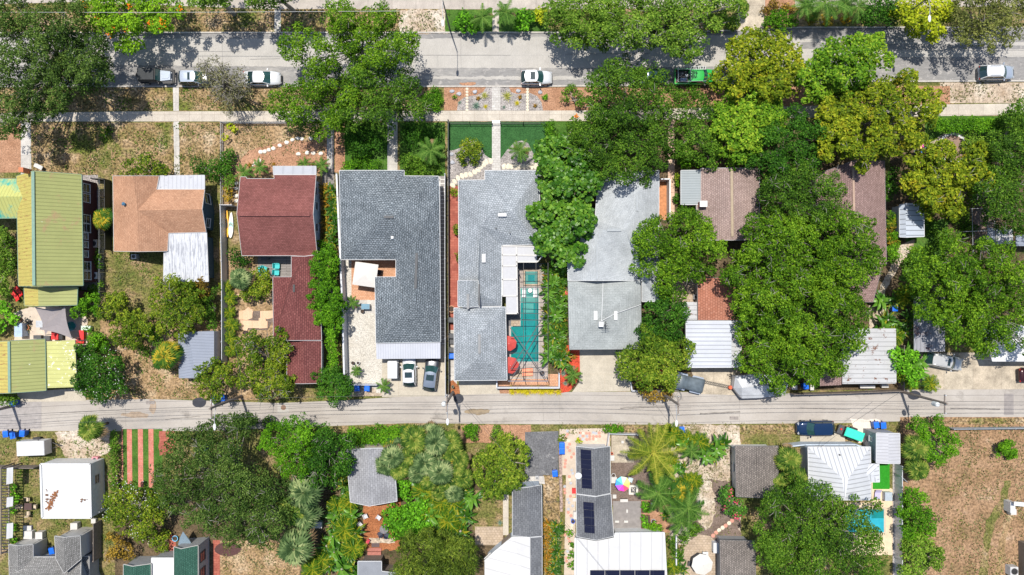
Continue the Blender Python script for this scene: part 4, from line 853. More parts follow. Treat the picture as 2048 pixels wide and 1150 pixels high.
def sample_lobes(circles, zt, zb, rl, rg, gap=.78, flat=False, poly=None):
    """poisson spread of leaf-cluster centres inside the union of circles given in photo pixels"""
    C = np.array([(c[0], c[1], c[2]) for c in circles], float); x0, y0 = (C[:, 0] - C[:, 2]).min(), (C[:, 1] - C[:, 2]).min(); x1, y1 = (C[:, 0] + C[:, 2]).max(), (C[:, 1] + C[:, 2]).max()
    rp = rl * K; out = []; n = int((x1 - x0) * (y1 - y0) / (rp * rp) * 9) + 30; cell = {}; md = rp * gap * .95; cs = md
    ph = rg.uniform(0, 6.28, size=(len(C), 3)); bg_ = []; Rb = rp * 2.7; big = C[:, 2].max() > rp * 2.6 and not flat
    if big:
        for _ in range(int((x1 - x0) * (y1 - y0) / (Rb * Rb) * 14)):
            x = rg.uniform(x0 - Rb / 2, x1 + Rb / 2); y = rg.uniform(y0 - Rb / 2, y1 + Rb / 2)
            if all((x - a) ** 2 + (y - b) ** 2 > (Rb * 1.5) ** 2 for a, b, c, e in bg_): bg_.append((x, y, Rb * rg.uniform(.85, 1.2), rg.uniform(-1.9, .9)))
        bg_ = np.array(bg_)
    for _ in range(n):
        x = rg.uniform(x0, x1); y = rg.uniform(y0, y1); h = -1
        for i, (cx, cy, r) in enumerate(C):
            dx, dy = x - cx, y - cy; d = math.hypot(dx, dy); a = math.atan2(dy, dx)
            rr = max(r - rp * .5, r * .55) * (1 + .16 * math.sin(3 * a + ph[i, 0]) + .13 * math.sin(5 * a + ph[i, 1]) + .10 * math.sin(9 * a + ph[i, 2]))
            if d < rr: h = max(h, math.sqrt(max(0, 1 - (d / rr) ** 2)))
        if h < 0: continue
        dz = 0.0
        if big:
            q = np.hypot(bg_[:, 0] - x, bg_[:, 1] - y) / bg_[:, 2]; k = int(q.argmin())
            if q[k] > .8 and rg.random() < .93: continue
            dz = rl * (bg_[k, 3] + 1.5 * (.4 - q[k] ** 2))
        gx, gy = int(x / cs), int(y / cs); ok = True
        for i in (-1, 0, 1):
            for j in (-1, 0, 1):
                for (qx, qy) in cell.get((gx + i, gy + j), ()):
                    if (qx - x) ** 2 + (qy - y) ** 2 < md * md: ok = False
        if not ok: continue
        cell.setdefault((gx, gy), []).append((x, y))
        hh = 1.0 if flat else (.38 + .62 * h); z = zb + (zt - zb) * hh * rg.uniform(.84, 1.0) - rl * .4 + dz + rg.uniform(-.35, .35) * (rl if big else 0)
        out.append((*P(x, y, z), rl * rg.uniform(.7, 1.25)))
    return out
def crown(lobes, sp, rg, dens=1.0, thin=0.0):
    L, W, rl, dn, up, m = SPEC[sp]; PP = []; NN = []; TT = []; LL = []
    for (x, y, z, r) in lobes:
        if thin and rg.random() < thin: continue
        n = max(6, int(dn * dens * r * r * 3.4)); d = rg.normal(size=(n, 3)); d /= np.linalg.norm(d, axis=1, keepdims=True)
        k = rg.random(n) < .72; d[k, 2] = np.abs(d[k, 2])
        rad = r * (.5 + .52 * np.sqrt(rg.random(n))) * (1 + .16 * np.sin(d[:, 0] * 6 + x) * np.cos(d[:, 1] * 7 + y))
        p = d * rad[:, None]; p[:, 2] *= .82; p += np.array([x, y, z]); lt = min(1, max(0, .5 + 1.1 * noise.noise(Vector((x * .33, y * .33, .5))) + rg.uniform(-.2, .2)))
        PP.append(p); NN.append(d * .55 + np.array([0, 0, up]) + rg.normal(size=(n, 3)) * .42); TT.append(np.clip(.05 + .35 * lt + .75 * rg.random(n) ** 1.6, 0, 1))
    Pn = np.concatenate(PP); Nn = np.concatenate(NN); T = np.concatenate(TT); n = len(Pn); s = rg.uniform(.7, 1.25, n)
    return leafquads(Pn, Nn, L * s, W * s, rg), T
def tree(name, label, circles, zt=8.0, zb=None, sp='oak', cat='tree', group=None, trunk=None, dens=1.0, twigs=0, bark=None, flat=False, flowers=None, thin=0.0, gap=.78, rl=None):
    TREE_N[0] += 1; rg = np.random.default_rng(TREE_N[0] * 7 + 3); r = rnd(TREE_N[0])
    zb = zt * .42 if zb is None else zb; lr = rl or SPEC[sp][2]
    if not circles: return
    A = sum(c[2] ** 2 for c in circles); cx = sum(c[0] * c[2] ** 2 for c in circles) / A; cy = sum(c[1] * c[2] ** 2 for c in circles) / A
    b = P(cx, cy, (zt + zb) / 2); root = wthing(name, label, cat, b, group)
    lay = cat == 'tree' and max(c[2] for c in circles) > 17; low = []
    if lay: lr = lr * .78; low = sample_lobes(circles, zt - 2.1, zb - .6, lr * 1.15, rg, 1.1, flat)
    lobes = sample_lobes(circles, zt, zb, lr, rg, 1.12 if lay else gap, flat)
    if not lobes: lobes = [(b[0], b[1], zt - lr, lr)]
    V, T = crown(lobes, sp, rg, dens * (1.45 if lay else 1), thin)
    if low: V2, T2 = crown(low, sp, rg, dens * .5, .12); V = np.concatenate([V, V2]); T = np.concatenate([T, T2 * .7])  # lower leaves tinted darker: shade under the top clumps put into the colour
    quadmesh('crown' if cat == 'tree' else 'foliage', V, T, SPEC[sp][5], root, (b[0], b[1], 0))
    big = max(c[2] for c in circles)
    if trunk is None: trunk = min(.42, .05 + big / K * .075)
    if trunk > 0:
        mb = MB(); fork = (b[0] + r.uniform(-.3, .3), b[1] + r.uniform(-.3, .3), zb * .75 if zt > 3 else zt * .3)
        mb.tube([(b[0], b[1], -.05), ((b[0] + fork[0]) / 2 + .05, (b[1] + fork[1]) / 2, fork[2] * .5), fork], [trunk * 1.25, trunk, trunk * .85], 8)
        k = min(len(lobes), 5 + int(big / 7) + twigs)
        for (x, y, z, q) in r.sample(lobes, k):
            mz = fork[2] + (z - fork[2]) * .45; m1 = (fork[0] + (x - fork[0]) * .5 + r.uniform(-.3, .3), fork[1] + (y - fork[1]) * .5 + r.uniform(-.3, .3), mz)
            mb.tube([fork, m1, (x, y, z)], [trunk * .5, trunk * .26, trunk * .08], 5)
        mb.build('trunk', bark or BARK, root)
        if twigs:
            mb = MB()
            for _ in range(twigs * 3):
                x, y, z, q = r.choice(lobes); a = r.uniform(0, 6.28); s = r.uniform(.5, 1.3); top = z + q * .85
                mb.tube([fork, (x, y, z), (x + math.cos(a) * s * .5, y + math.sin(a) * s * .5, top), (x + math.cos(a) * s, y + math.sin(a) * s, top + .12)], [.07, .05, .035, .012], 4)
                a += r.choice((-.7, .8)); mb.tube([(x + math.cos(a) * .1, y + math.sin(a) * .1, top - .2), (x + math.cos(a) * s * .8, y + math.sin(a) * s * .8, top + .1)], [.03, .01], 4)
            mb.build('bare_branches', BARKG, root)
    if flowers:
        fm, num, fr = flowers; FV = []
        ls = [l for l in lobes]; Pn = []
        for _ in range(num):
            x, y, z, q = r.choice(ls); a = r.uniform(0, 6.28); c = np.array([x + math.cos(a) * q * .6, y + math.sin(a) * q * .6, z + q * .72]); Pn.append(c + rg.normal(size=(16, 3)) * np.array([fr, fr, .08 + fr * .2]))
        Pn = np.concatenate(Pn); n = len(Pn); Q = leafquads(Pn, rg.normal(size=(n, 3)) * .5 + np.array([0, 0, 1]), np.full(n, .2 if fr < .5 else .13), np.full(n, .16 if fr < .5 else .11), rg)
        quadmesh('blossoms', Q, rg.random(n), fm, root, (b[0], b[1], 0))
    return root
FL_WH = plain('white_blossom', (.5, .5, .46), .7); FL_OR = leafmat('orange_blossom', (.6, .12, .005), (.8, .2, .01), (.85, .3, .02), .2); FL_PK = leafmat('pink_blossom', (.5, .02, .09), (.75, .05, .16), (.8, .2, .3), .2)

# --- north verge and street trees
tree('live_oak', 'huge grey green live oak filling the top left corner', [(60, 90, 78), (130, 55, 55), (165, 130, 58), (40, 185, 60), (112, 185, 45), (10, 30, 45), (25, 240, 38), (195, 130, 28), (95, 215, 30)], 10, sp='oakgrey', twigs=12, dens=1.25)
tree('flame_tree', 'bright green flame tree with orange blossoms at the top of the street', [(250, 32, 55), (312, 18, 48), (205, 18, 45), (262, 75, 32), (345, 15, 24)], 7.5, sp='flame', flowers=(FL_OR, 14, .2))
tree('street_tree', 'small round lime tree at the top edge left of the narrow path', [(430, -22, 40), (398, -10, 26)], 10, sp='lime'); tree('street_tree', 'small round lime tree at the top edge right of the narrow path', [(535, -22, 41), (580, -30, 30)], 10, sp='lime')
tree('oak_tree', 'street oak whose crown crosses the road beside the top sidewalk', [(600, 95, 40), (640, 115, 40), (690, 45, 38), (665, 25, 20), (752, 45, 34), (780, 35, 22), (798, 95, 40), (720, 90, 38), (745, 120, 40)], 9.5, sp='oakbright', twigs=5)
tree('oak_tree', 'low spreading oak over the sidewalk right of the parked silver sedan', [(615, 205, 52), (570, 205, 34), (655, 235, 40), (680, 190, 40), (650, 160, 35), (585, 235, 25)], 7.5, sp='oakbright', twigs=4)
tree('oak_tree', 'oak over the sidewalk north of the slate grey house', [(740, 190, 52), (790, 185, 45), (830, 210, 32), (770, 235, 35), (700, 225, 35), (815, 165, 28), (720, 150, 35)], 8.5, sp='oak', twigs=4)
tree('scrubby_tree', 'thin half bare tree leaning over the second parked car', [(445, 165, 40), (415, 145, 26), (455, 200, 26), (480, 175, 24), (430, 130, 18)], 5.5, 1.5, sp='scrub', twigs=20, thin=.05, dens=1.6)
tree('round_shrub', 'green ground cover shrub on the verge beside the oak crown', [(868, 190, 15), (870, 208, 15), (855, 200, 14)], 1.0, .2, sp='hedge', cat='shrub', trunk=.03)
tree('lime_tree', 'bright green tree leaning over the kerb from the top edge', [(1130, 30, 42), (1165, 60, 38), (1190, 20, 40), (1200, 75, 26), (1120, 60, 24)], 7.5, sp='lime')
tree('spreading_tree', 'wide light green tree over the road at the top edge with pale twigs', [(1255, 30, 50), (1300, 45, 52), (1350, 35, 50), (1400, 30, 46), (1270, 75, 28), (1380, 85, 32), (1350, 95, 20), (1440, 10, 40), (1470, 15, 24), (1225, 45, 40)], 8.5, sp='lime', twigs=12)
tree('street_oak', 'dense dark oak between the street and the sidewalk left of the green pickup', [(1255, 175, 62), (1210, 175, 40), (1300, 190, 45), (1230, 225, 50), (1290, 225, 40), (1325, 200, 30)], 8.5, sp='oak', twigs=2)
tree('garden_oak', 'dense oak over the front of the light grey house', [(1200, 285, 48), (1255, 290, 60), (1310, 275, 42), (1270, 335, 36), (1220, 335, 28), (1165, 268, 28), (1320, 315, 26), (1155, 290, 22)], 8, sp='oak', twigs=2)
tree('almond_tree', 'yellow green almond tree beside the green pickup', [(1510, 120, 58), (1555, 115, 42), (1470, 150, 40), (1545, 165, 45), (1480, 110, 30), (1440, 160, 22), (1585, 140, 25)], 8.5, sp='almond')
tree('almond_tree', 'lime coloured almond tree just south of the yellow one', [(1490, 215, 50), (1530, 235, 45), (1460, 245, 42), (1490, 275, 42), (1460, 300, 26), (1475, 320, 18)], 7.5, sp='almondg')
tree('loose_tree', 'loose leafed green tree left of the almond trees', [(1395, 225, 40), (1400, 275, 42), (1375, 250, 26), (1370, 300, 24), (1415, 320, 20)], 6.5, sp='bush', rl=.6)
tree('almond_tree', 'green almond tree with yellow tips overhanging the road at the right', [(1690, 115, 48), (1740, 105, 36), (1650, 145, 42), (1635, 180, 32), (1700, 160, 40), (1765, 120, 20), (1615, 150, 26), (1730, 135, 30)], 8.5, sp='almondg', twigs=3)
tree('almond_tree', 'wide yellow green almond tree with orange leaves over the right hand sidewalk', [(1720, 220, 55), (1780, 215, 52), (1840, 215, 42), (1690, 265, 50), (1750, 270, 55), (1800, 265, 45), (1660, 230, 35), (1720, 310, 32), (1810, 165, 28), (1660, 290, 28)], 8.5, sp='almond', twigs=4)
tree('dark_tree', 'dark green tree south of the lime coloured almond', [(1575, 275, 52), (1540, 310, 42), (1610, 300, 42), (1560, 335, 35), (1635, 270, 30), (1590, 240, 26)], 8, sp='darkgreen', twigs=2)
tree('almond_tree', 'orange tinged almond tree above the small white shed', [(1900, 345, 62), (1850, 370, 46), (1945, 345, 42), (1870, 400, 36), (1910, 395, 38), (1840, 335, 26), (1950, 310, 28), (1970, 355, 22)], 8, sp='almond', twigs=3)
tree('yellow_tree', 'bright yellow green tree at the top edge beside the street lamp', [(1850, 25, 40), (1830, 45, 26), (1865, 55, 28), (1890, 20, 24), (1810, 20, 22)], 6, sp='yellow')
tree('olive_tree', 'olive green tree hanging over the road in the top right corner', [(1950, 40, 48), (1990, 60, 42), (2020, 20, 45), (1975, 80, 26), (1930, 15, 36), (1925, 70, 20), (2030, 60, 20)], 7, sp='olive', twigs=5)
tree('dark_shrub', 'dark green shrub between the palms and the yellow tree at the top edge', [(1745, 25, 26), (1765, 10, 26), (1780, 35, 16)], 4, sp='darkgreen', cat='shrub')
tree('dark_oak', 'dark oak at the right edge above the sheds', [(2030, 285, 46), (2010, 320, 40), (2040, 235, 30), (1990, 300, 22)], 7.5, sp='oak')
tree('dark_oak', 'oak at the right edge over the wire aviary', [(2010, 385, 48), (1975, 380, 30), (2030, 430, 45), (1995, 430, 32), (2040, 350, 40)], 8, sp='oak', twigs=4)
tree('oak_tree', 'bright oak south of the small white shed', [(1890, 545, 50), (1850, 560, 40), (1930, 545, 40), (1870, 605, 46), (1920, 600, 45), (1835, 520, 28), (1905, 495, 30)], 8.5, sp='oakbright', twigs=4)
tree('oak_tree', 'broad bright oak over the flat garage near the right edge', [(1990, 530, 52), (2035, 560, 45), (1980, 590, 50), (2030, 620, 50), (1950, 650, 46), (1995, 670, 42), (1968, 694, 22), (1925, 660, 32), (2040, 670, 36), (1965, 500, 25), (1900, 640, 32)], 9, sp='oakbright', twigs=10)
# --- big oak group in the middle right
tree('oak_tree', 'northern oak of the group between the two brown roofs', [(1590, 375, 52), (1560, 400, 42), (1630, 400, 48), (1655, 375, 32), (1610, 430, 48), (1550, 370, 25)], 9, sp='oak', twigs=6)
tree('oak_tree', 'eastern oak of the group shading the long brown roof', [(1690, 455, 46), (1720, 500, 42), (1670, 500, 48), (1700, 545, 42), (1740, 525, 26), (1650, 455, 40), (1680, 580, 30)], 9, sp='oakbright', twigs=4)
tree('oak_tree', 'central oak of the group with a grey twiggy clump', [(1560, 480, 55), (1610, 500, 52), (1520, 500, 42), (1580, 545, 52), (1640, 550, 45), (1510, 455, 28)], 9.5, sp='oakbright', twigs=12)
tree('oak_tree', 'western oak of the group beside the copper brown annex', [(1500, 560, 46), (1530, 600, 52), (1490, 530, 34), (1560, 620, 40), (1500, 610, 34), (1465, 555, 22)], 8.5, sp='oakbright', twigs=8)
tree('oak_tree', 'south eastern oak of the group over the rusty garage roof', [(1640, 620, 52), (1690, 620, 44), (1660, 670, 52), (1610, 660, 48), (1700, 665, 34), (1650, 715, 46), (1715, 625, 20), (1600, 715, 36)], 9, sp='oakbright', twigs=6)
tree('oak_tree', 'south western oak of the group over the silver tarpaulin', [(1530, 670, 52), (1570, 700, 50), (1510, 720, 36), (1545, 745, 34), (1590, 735, 34), (1505, 680, 34), (1620, 745, 26)], 8, sp='oakbright', twigs=5)
tree('oak_tree', 'bushy green oak on the east side of the light grey house', [(1340, 480, 52), (1390, 475, 44), (1300, 490, 42), (1360, 525, 48), (1410, 510, 34), (1320, 540, 40), (1290, 525, 30), (1370, 445, 30), (1435, 500, 18), (1340, 575, 30), (1305, 455, 22)], 8, sp='oakbright', twigs=6)
tree('mango_tree', 'dark mango tree beside the square grey garage', [(1320, 635, 40), (1345, 655, 32), (1300, 660, 30), (1360, 625, 20)], 6.5, sp='darkgreen')
tree('mango_tree', 'yellow green mango tree above the red car by the alley', [(1310, 705, 52), (1355, 705, 34), (1270, 730, 35), (1330, 745, 34), (1290, 755, 26), (1255, 715, 22)], 6.5, sp='mango')
tree('oak_tree', 'low branch of dark foliage over the alley side of the silver tarpaulin', [(1555, 780, 15)], 4.5, 3, sp='oak')
tree('sea_grape_tree', 'sea grape with large round leaves at the front corner of the pale grey house', [(1135, 320, 48), (1165, 345, 44), (1110, 335, 40), (1140, 380, 46), (1170, 372, 26), (1100, 305, 26), (1115, 380, 34)], 7.5, sp='grape')
tree('sea_grape_tree', 'sea grape with large round leaves between the two light grey roofs', [(1105, 430, 40), (1140, 440, 45), (1125, 485, 42), (1162, 455, 30), (1080, 430, 28), (1150, 500, 26), (1095, 470, 28)], 7, sp='grape')
tree('clipped_hedge', 'narrow upright hedge beside the artificial lawn', [(1099, 250 + i * 9, 10) for i in range(6)], 1.9, .3, sp='hedge', cat='hedge', trunk=0, flat=True)
tree('red_flowered_shrub', 'green shrub with a few red flowers east of the narrow hedge', [(1130, 280, 26), (1150, 255, 22)], 2.6, .4, sp='bush', cat='shrub', flowers=(FL_OR, 2, .12))
tree('verge_shrub', 'shrub at the end of the mulched verge right of the white crossover', [(1143, 190, 19), (1160, 200, 14)], 2.2, .3, sp='bush', cat='shrub')
tree('verge_shrub', 'low weeds on the verge beneath the green pickup', [(1365, 195, 18), (1385, 180, 14)], .9, .1, sp='bush', cat='shrub', dens=.7)
tree('hedge', 'long bright hedge below the right hand sidewalk', [(1880 + i * 16, 248 + (i % 2) * 3, 15) for i in range(8)], 2.2, .4, sp='hedge', cat='hedge', flat=True, trunk=0)
tree('hedge', 'darker end of the long hedge in the right corner', [(2010 + i * 14, 250, 22) for i in range(4)], 3.2, .6, sp='bush', cat='hedge', trunk=0)
tree('climbing_shrub', 'pale green shrub around the trampoline', [(1955, 300, 28), (1940, 275, 16), (1965, 330, 20)], 2.4, .3, sp='lime', cat='shrub', dens=.8)
# north verge plants
tree('lime_bush', 'rounded lime bush on the north verge', [(935, 40, 19), (922, 48, 14), (945, 52, 14)], 2.6, .3, sp='bright', cat='shrub'); tree('lime_bush', 'rounded lime bush right of the north verge path', [(1048, 33, 18), (1046, 50, 15)], 2.6, .3, sp='bright', cat='shrub')
tree('croton_bush', 'yellow croton bush at the end of the north verge', [(1082, 28, 14), (1086, 42, 10)], 1.6, .2, sp='yellow', cat='shrub')
tree('flower_bed_shrub', 'mixed shrub bed beside the driveway at the top edge', [(1560, 38, 24), (1540, 45, 15), (1580, 42, 16)], 1.8, .2, sp='hedge', cat='shrub'); tree('flower_bed_shrub', 'reddish shrub border at the top of the shrub bed', [(1535, 20, 10), (1550, 10, 10), (1570, 15, 10), (1585, 20, 9)], 1.1, .1, sp='rust', cat='shrub')
tree('croton_bush', 'orange croton below the leaning palms at the top edge', [(1622, 38, 12), (1655, 42, 11), (1690, 38, 10)], 1.5, .2, sp='croton', cat='shrub')
tree('foliage_strip', 'green undergrowth beneath the tropical row beside the pool cage', [((1098, 1112, 1124)[i % 3], 540 + i * 6.5, 11) for i in range(27)], 1.1, .1, sp='bush', cat='shrub', trunk=0, flat=True)
tree('foliage_strip', 'undergrowth beneath the croton row by the slate grey house', [(657, 378 + i * 9, 11) for i in range(12)], .9, .1, sp='croton', cat='shrub', trunk=0, flat=True)
# --- left yards
tree('edge_tree', 'leafy green shrub mass at the left edge beside the porch', [(5, 480, 26), (12, 520, 24), (-5, 550, 30), (8, 580, 18)], 4, .8, sp='lime')
tree('edge_shrub', 'bright green shrub at the left edge beside the red loungers', [(10, 620, 16), (28, 636, 12), (-5, 650, 18)], 2.5, .5, sp='bright', cat='shrub')
tree('edge_shrub', 'round shrub in the bottom corner of the yellow garage', [(8, 795, 16), (24, 798, 10)], 2, .3, sp='bush', cat='shrub')
tree('yew_bush', 'dark yew like bush in front of the tan roof', [(265, 335, 20), (290, 330, 22), (315, 338, 18), (250, 345, 12), (330, 345, 12)], 3.8, 1, sp='citrus', cat='shrub')
tree('front_shrub', 'straggly shrub at the corner of the tan house porch', [(400, 340, 16), (425, 335, 14), (395, 325, 10), (430, 350, 12)], 2.4, .3, sp='darkgreen', cat='shrub', dens=.8)
tree('grassy_weeds', 'weedy green clump beside the sidewalk at the left', [(215, 262, 11), (208, 275, 8)], .7, .1, sp='bush', cat='shrub', dens=.7)
tree('citrus_tree', 'yellowish citrus tree in the middle of the tan house garden', [(258, 648, 32), (285, 660, 24), (240, 670, 22), (265, 680, 20)], 4.5, sp='citrus')
tree('citrus_tree', 'smaller citrus tree behind the yellowish one', [(222, 610, 20), (240, 600, 16), (210, 625, 16)], 4, sp='citrus')
tree('frangipani_tree', 'pale leaved frangipani beside the shade sail', [(165, 612, 20), (185, 600, 16), (150, 625, 12), (190, 620, 12)], 3.6, 1, sp='hedge')
tree('citrus_tree', 'large olive green citrus below the white flat roof', [(345, 580, 38), (320, 600, 24), (385, 590, 24), (370, 625, 34), (335, 640, 30), (360, 655, 28), (395, 625, 18)], 5, sp='citrus', twigs=2)
tree('rust_shrub', 'brownish shrub against the corner of the white flat roof', [(400, 565, 16), (408, 585, 14)], 3.2, .8, sp='rust', cat='shrub')
tree('dark_lemon_tree', 'glossy dark tree with white blossoms beside the yellow carport', [(190, 720, 34), (175, 750, 34), (220, 740, 30), (200, 775, 30), (225, 765, 26), (170, 705, 20)], 5, sp='darkgreen', flowers=(FL_WH, 10, .55))
tree('bright_shrub', 'bright green shrub north of the glossy dark tree', [(190, 680, 18), (205, 690, 14), (180, 668, 12)], 3, .5, sp='hedge', cat='shrub')
tree('round_tree', 'round glossy tree at the alley beside the blue bins', [(427, 745, 28), (410, 758, 24), (445, 758, 24), (425, 780, 24), (400, 740, 14), (452, 740, 16)], 4.8, sp='citrus')
tree('loose_shrub', 'loose green shrubs around the small grey shed', [(300, 660, 14), (312, 680, 12), (290, 700, 12), (355, 745, 0.1)], 2, .3, sp='bush', cat='shrub')
tree('fence_shrub', 'dark shrubs between the two gardens beside the grey shed', [(415, 600, 14), (420, 625, 14), (425, 650, 12), (432, 580, 10)], 2.6, .3, sp='bush', cat='shrub')
tree('fence_shrub', 'narrow green shrub against the maroon house fence', [(196, 500, 7), (195, 515, 8), (198, 530, 8), (190, 580, 10), (200, 570, 9)], 1.8, .2, sp='bush', cat='shrub')
for i, (x, y, rr, lb) in enumerate(((455, 315, 12, 'upper dark shrub beside the white picket fence'), (454, 338, 14, 'lower dark shrub beside the white picket fence'), (458, 365, 10, 'small shrub north of the stone edging'))):
    tree('fence_shrub', lb, [(x, y, rr), (x - 3, y + 8, rr * .8), (x + 3, y - 8, rr * .7)], 2.2, .3, sp='darkgreen' if i < 2 else 'bush', cat='shrub', group='shrubs along the picket fence')
tree('yellow_shrub', 'yellow green croton shrub below the dark picket fence shrubs', [(455, 382, 9), (456, 395, 9)], 1.6, .2, sp='croton', cat='shrub')
tree('clump_shrub', 'yellow green shrubs in the corner of the picket fence', [(462, 255, 8), (448, 275, 6), (470, 262, 6)], 1.3, .2, sp='yellow', cat='shrub')
tree('deck_shrub', 'tall citrus shrub beside the turquoise chairs', [(505, 560, 24), (525, 550, 16), (535, 570, 14), (520, 580, 18), (495, 590, 12)], 3.4, .8, sp='citrus')
tree('deck_shrub', 'dark green shrub by the grey deck', [(462, 505, 12), (490, 515, 14), (475, 520, 12)], 2, .3, sp='darkgreen', cat='shrub')
tree('bamboo_hedge', 'tall bright green hedge tree east of the red annex roof', [(645, 510, 26), (638, 545, 30), (648, 585, 34), (658, 620, 30), (665, 650, 22), (640, 610, 25), (655, 530, 22), (662, 585, 22), (640, 570, 24)], 5.5, 1.2, sp='hedge', rl=.6, dens=1.5)
tree('clipped_hedge', 'narrow clipped hedge along the slate grey house wall', [(664, 655 + i * 9, 11) for i in range(11)], 2.2, .2, sp='hedge', cat='hedge', trunk=0, flat=True)
tree('alley_tree', 'bushy dark green tree beside the two blue bins and the alley', [(655, 770, 30), (680, 785, 24), (640, 760, 20), (690, 765, 18), (670, 755, 22)], 4.5, sp='darkgreen')
tree('lime_oak', 'yellow green tree with a bare branch over the red roof', [(520, 710, 42), (555, 700, 32), (505, 745, 34), (545, 750, 38), (570, 770, 20), (500, 690, 26), (560, 680, 22), (530, 775, 24)], 5.5, sp='citrus', twigs=10, dens=1.0)
tree('front_shrub', 'green shrub in front of the slate grey house', [(715, 330, 22), (740, 325, 22), (700, 335, 14), (755, 335, 14), (728, 312, 14)], 1.6, .2, sp='hedge', cat='shrub', trunk=0)
tree('front_shrub', 'dark foliage between the two front paths of the slate grey house', [(705, 270, 20), (735, 265, 24), (755, 285, 20), (720, 295, 20)], 2.6, .3, sp='darkgreen', cat='shrub', trunk=.05)
tree('front_shrub', 'dark ground cover beneath the front palm', [(830, 335, 22), (855, 340, 20), (815, 320, 16), (865, 320, 14), (870, 345, 12)], 1.8, .2, sp='bush', cat='shrub', trunk=0)
tree('front_shrub', 'dark shrubs left of the gravel front garden', [(820, 260, 18), (850, 265, 20), (875, 265, 12), (815, 285, 16), (880, 290, 10)], 1.8, .2, sp='darkgreen', cat='shrub', trunk=0)
tree('round_bush', 'clipped olive coloured bush on the grey gravel beside the artificial lawn', [(938, 296, 20), (928, 306, 12), (948, 308, 12), (945, 288, 12)], 2.4, .5, sp='citrus', cat='shrub')
for i, (x, y) in enumerate(((956, 291), (920, 313), (926, 325), (949, 324))):
    tree('box_ball', ('small box ball right of the clipped olive bush', 'small box ball left of the clipped olive bush', 'small box ball below left of the clipped olive bush', 'small box ball below right of the clipped olive bush')[i], [(x, y, 7.5)], .9, .1, sp='citrus', cat='shrub', trunk=0, rl=.3, group='box balls on the gravel')
for i, (x, y) in enumerate(((911, 383), (914, 458), (917, 512))):
    tree('path_shrub', ('largest shrub on the red paver path', 'middle shrub on the red paver path', 'southern small shrub on the red paver path')[i], [(x, y, 9 - i * 2), (x + 1, y + 7, 6 - i)], 1.4, .1, sp='citrus', cat='shrub', trunk=0, rl=.35, group='shrubs on the red path')
tree('foliage_strip', 'dark shrubs north of the brown gable house', [(1370, 325, 14), (1400, 325, 14), (1360, 310, 12), (1355, 365, 6)], 1.6, .2, sp='hedge', cat='shrub', trunk=0)
for i, (x, y, c_) in enumerate(((1355, 354, 7), (1356, 365, 7), (1355, 396, 8))):
    tree('box_shrub', ('upper clipped box beside the slate blue side roof', 'middle clipped box beside the slate blue side roof', 'lower clipped box beside the slate blue side roof')[i], [(x, y, c_)], 1.3, .1, sp='darkgreen' if i == 2 else 'citrus', cat='shrub', trunk=0, rl=.3, group='clipped box by the side roof')
tree('fence_foliage', 'brownish shrub over the white garden wall beside the alley', [(1300, 780, 20), (1325, 785, 18), (1285, 775, 12), (1335, 772, 12)], 2.6, .4, sp='rust', cat='shrub')
tree('shed_shrub', 'green shrubs west of the small white shed', [(1785, 430, 10), (1788, 470, 10), (1785, 500, 14), (1790, 515, 12)], 2, .3, sp='hedge', cat='shrub')
tree('shed_shrub', 'yellowish shrub beside the long brown roof', [(1783, 455, 10), (1782, 480, 8)], 1.8, .3, sp='croton', cat='shrub')
tree('garden_shrub', 'green shrub between the white shed and the bright oak', [(1868, 455, 16), (1880, 480, 16), (1860, 500, 14), (1920, 440, 20), (1940, 460, 14)], 1.8, .2, sp='bush', cat='shrub', trunk=0)
tree('shrub', 'dark green bush against the north wall of the long brown house', [(1790, 350, 16), (1785, 375, 12), (1780, 395, 8)], 2.5, .3, sp='darkgreen', cat='shrub')
# --- south of the alley
tree('live_oak', 'sprawling dark live oak south west of the alley', [(400, 930, 60), (370, 900, 40), (440, 885, 50), (480, 850, 30), (390, 985, 56), (450, 960, 60), (460, 1020, 56), (410, 1040, 40), (510, 1030, 48), (500, 975, 45), (545, 1045, 34), (548, 985, 34), (530, 1075, 24), (350, 950, 40), (470, 1065, 26), (345, 1000, 25)], 9, sp='oakgrey', twigs=14)
tree('clusia_tree', 'bright green tree beside the hedge south of the alley', [(560, 880, 42), (600, 895, 40), (590, 860, 30), (600, 940, 26), (575, 930, 24), (620, 870, 26)], 7, sp='hedge', rl=.6, twigs=3)
tree('dark_tree', 'dark green tree with pale twigs between the bright green tree and grey gable shed', [(645, 885, 36), (672, 900, 34), (640, 930, 32), (690, 885, 22), (685, 928, 24), (655, 955, 26), (622, 962, 20)], 7, sp='darkgreen', twigs=8)
tree('white_flowered_tree', 'round tree with pale blossom beside the dark live oak', [(265, 1010, 45), (300, 1015, 38), (240, 1030, 30), (275, 1045, 32), (225, 1005, 20)], 5, sp='citrus', flowers=(FL_WH, 14, .55), dens=1.0)
tree('rust_bush', 'round orange brown bush beside the wooden fence', [(238, 1098, 24), (225, 1080, 14), (255, 1100, 16)], 2.8, .4, sp='rust', cat='shrub')
tree('thin_shrub', 'thin green shrubs beside the small paved yard', [(310, 1080, 12), (325, 1095, 12), (285, 1075, 12), (330, 1070, 10)], 1.6, .2, sp='citrus', cat='shrub', dens=.8)
tree('hedge', 'clipped green hedge along the south edge of the alley', [(708 + i * 13, 868 + (i % 2) * 4 + (4 if i < 3 else 0), 17) for i in range(10)], 2.6, .4, sp='hedge', cat='hedge', trunk=0, flat=True)
tree('low_shrub', 'low green shrubs left of the hedge by the alley', [(480, 845, 14), (505, 842, 12), (540, 846, 14)], 1.5, .2, sp='bush', cat='shrub')
tree('jungle_shrub', 'bright green shrub beside the grey gable shed', [(805, 965, 14), (810, 985, 12), (800, 950, 10)], 2.2, .3, sp='bright', cat='shrub')
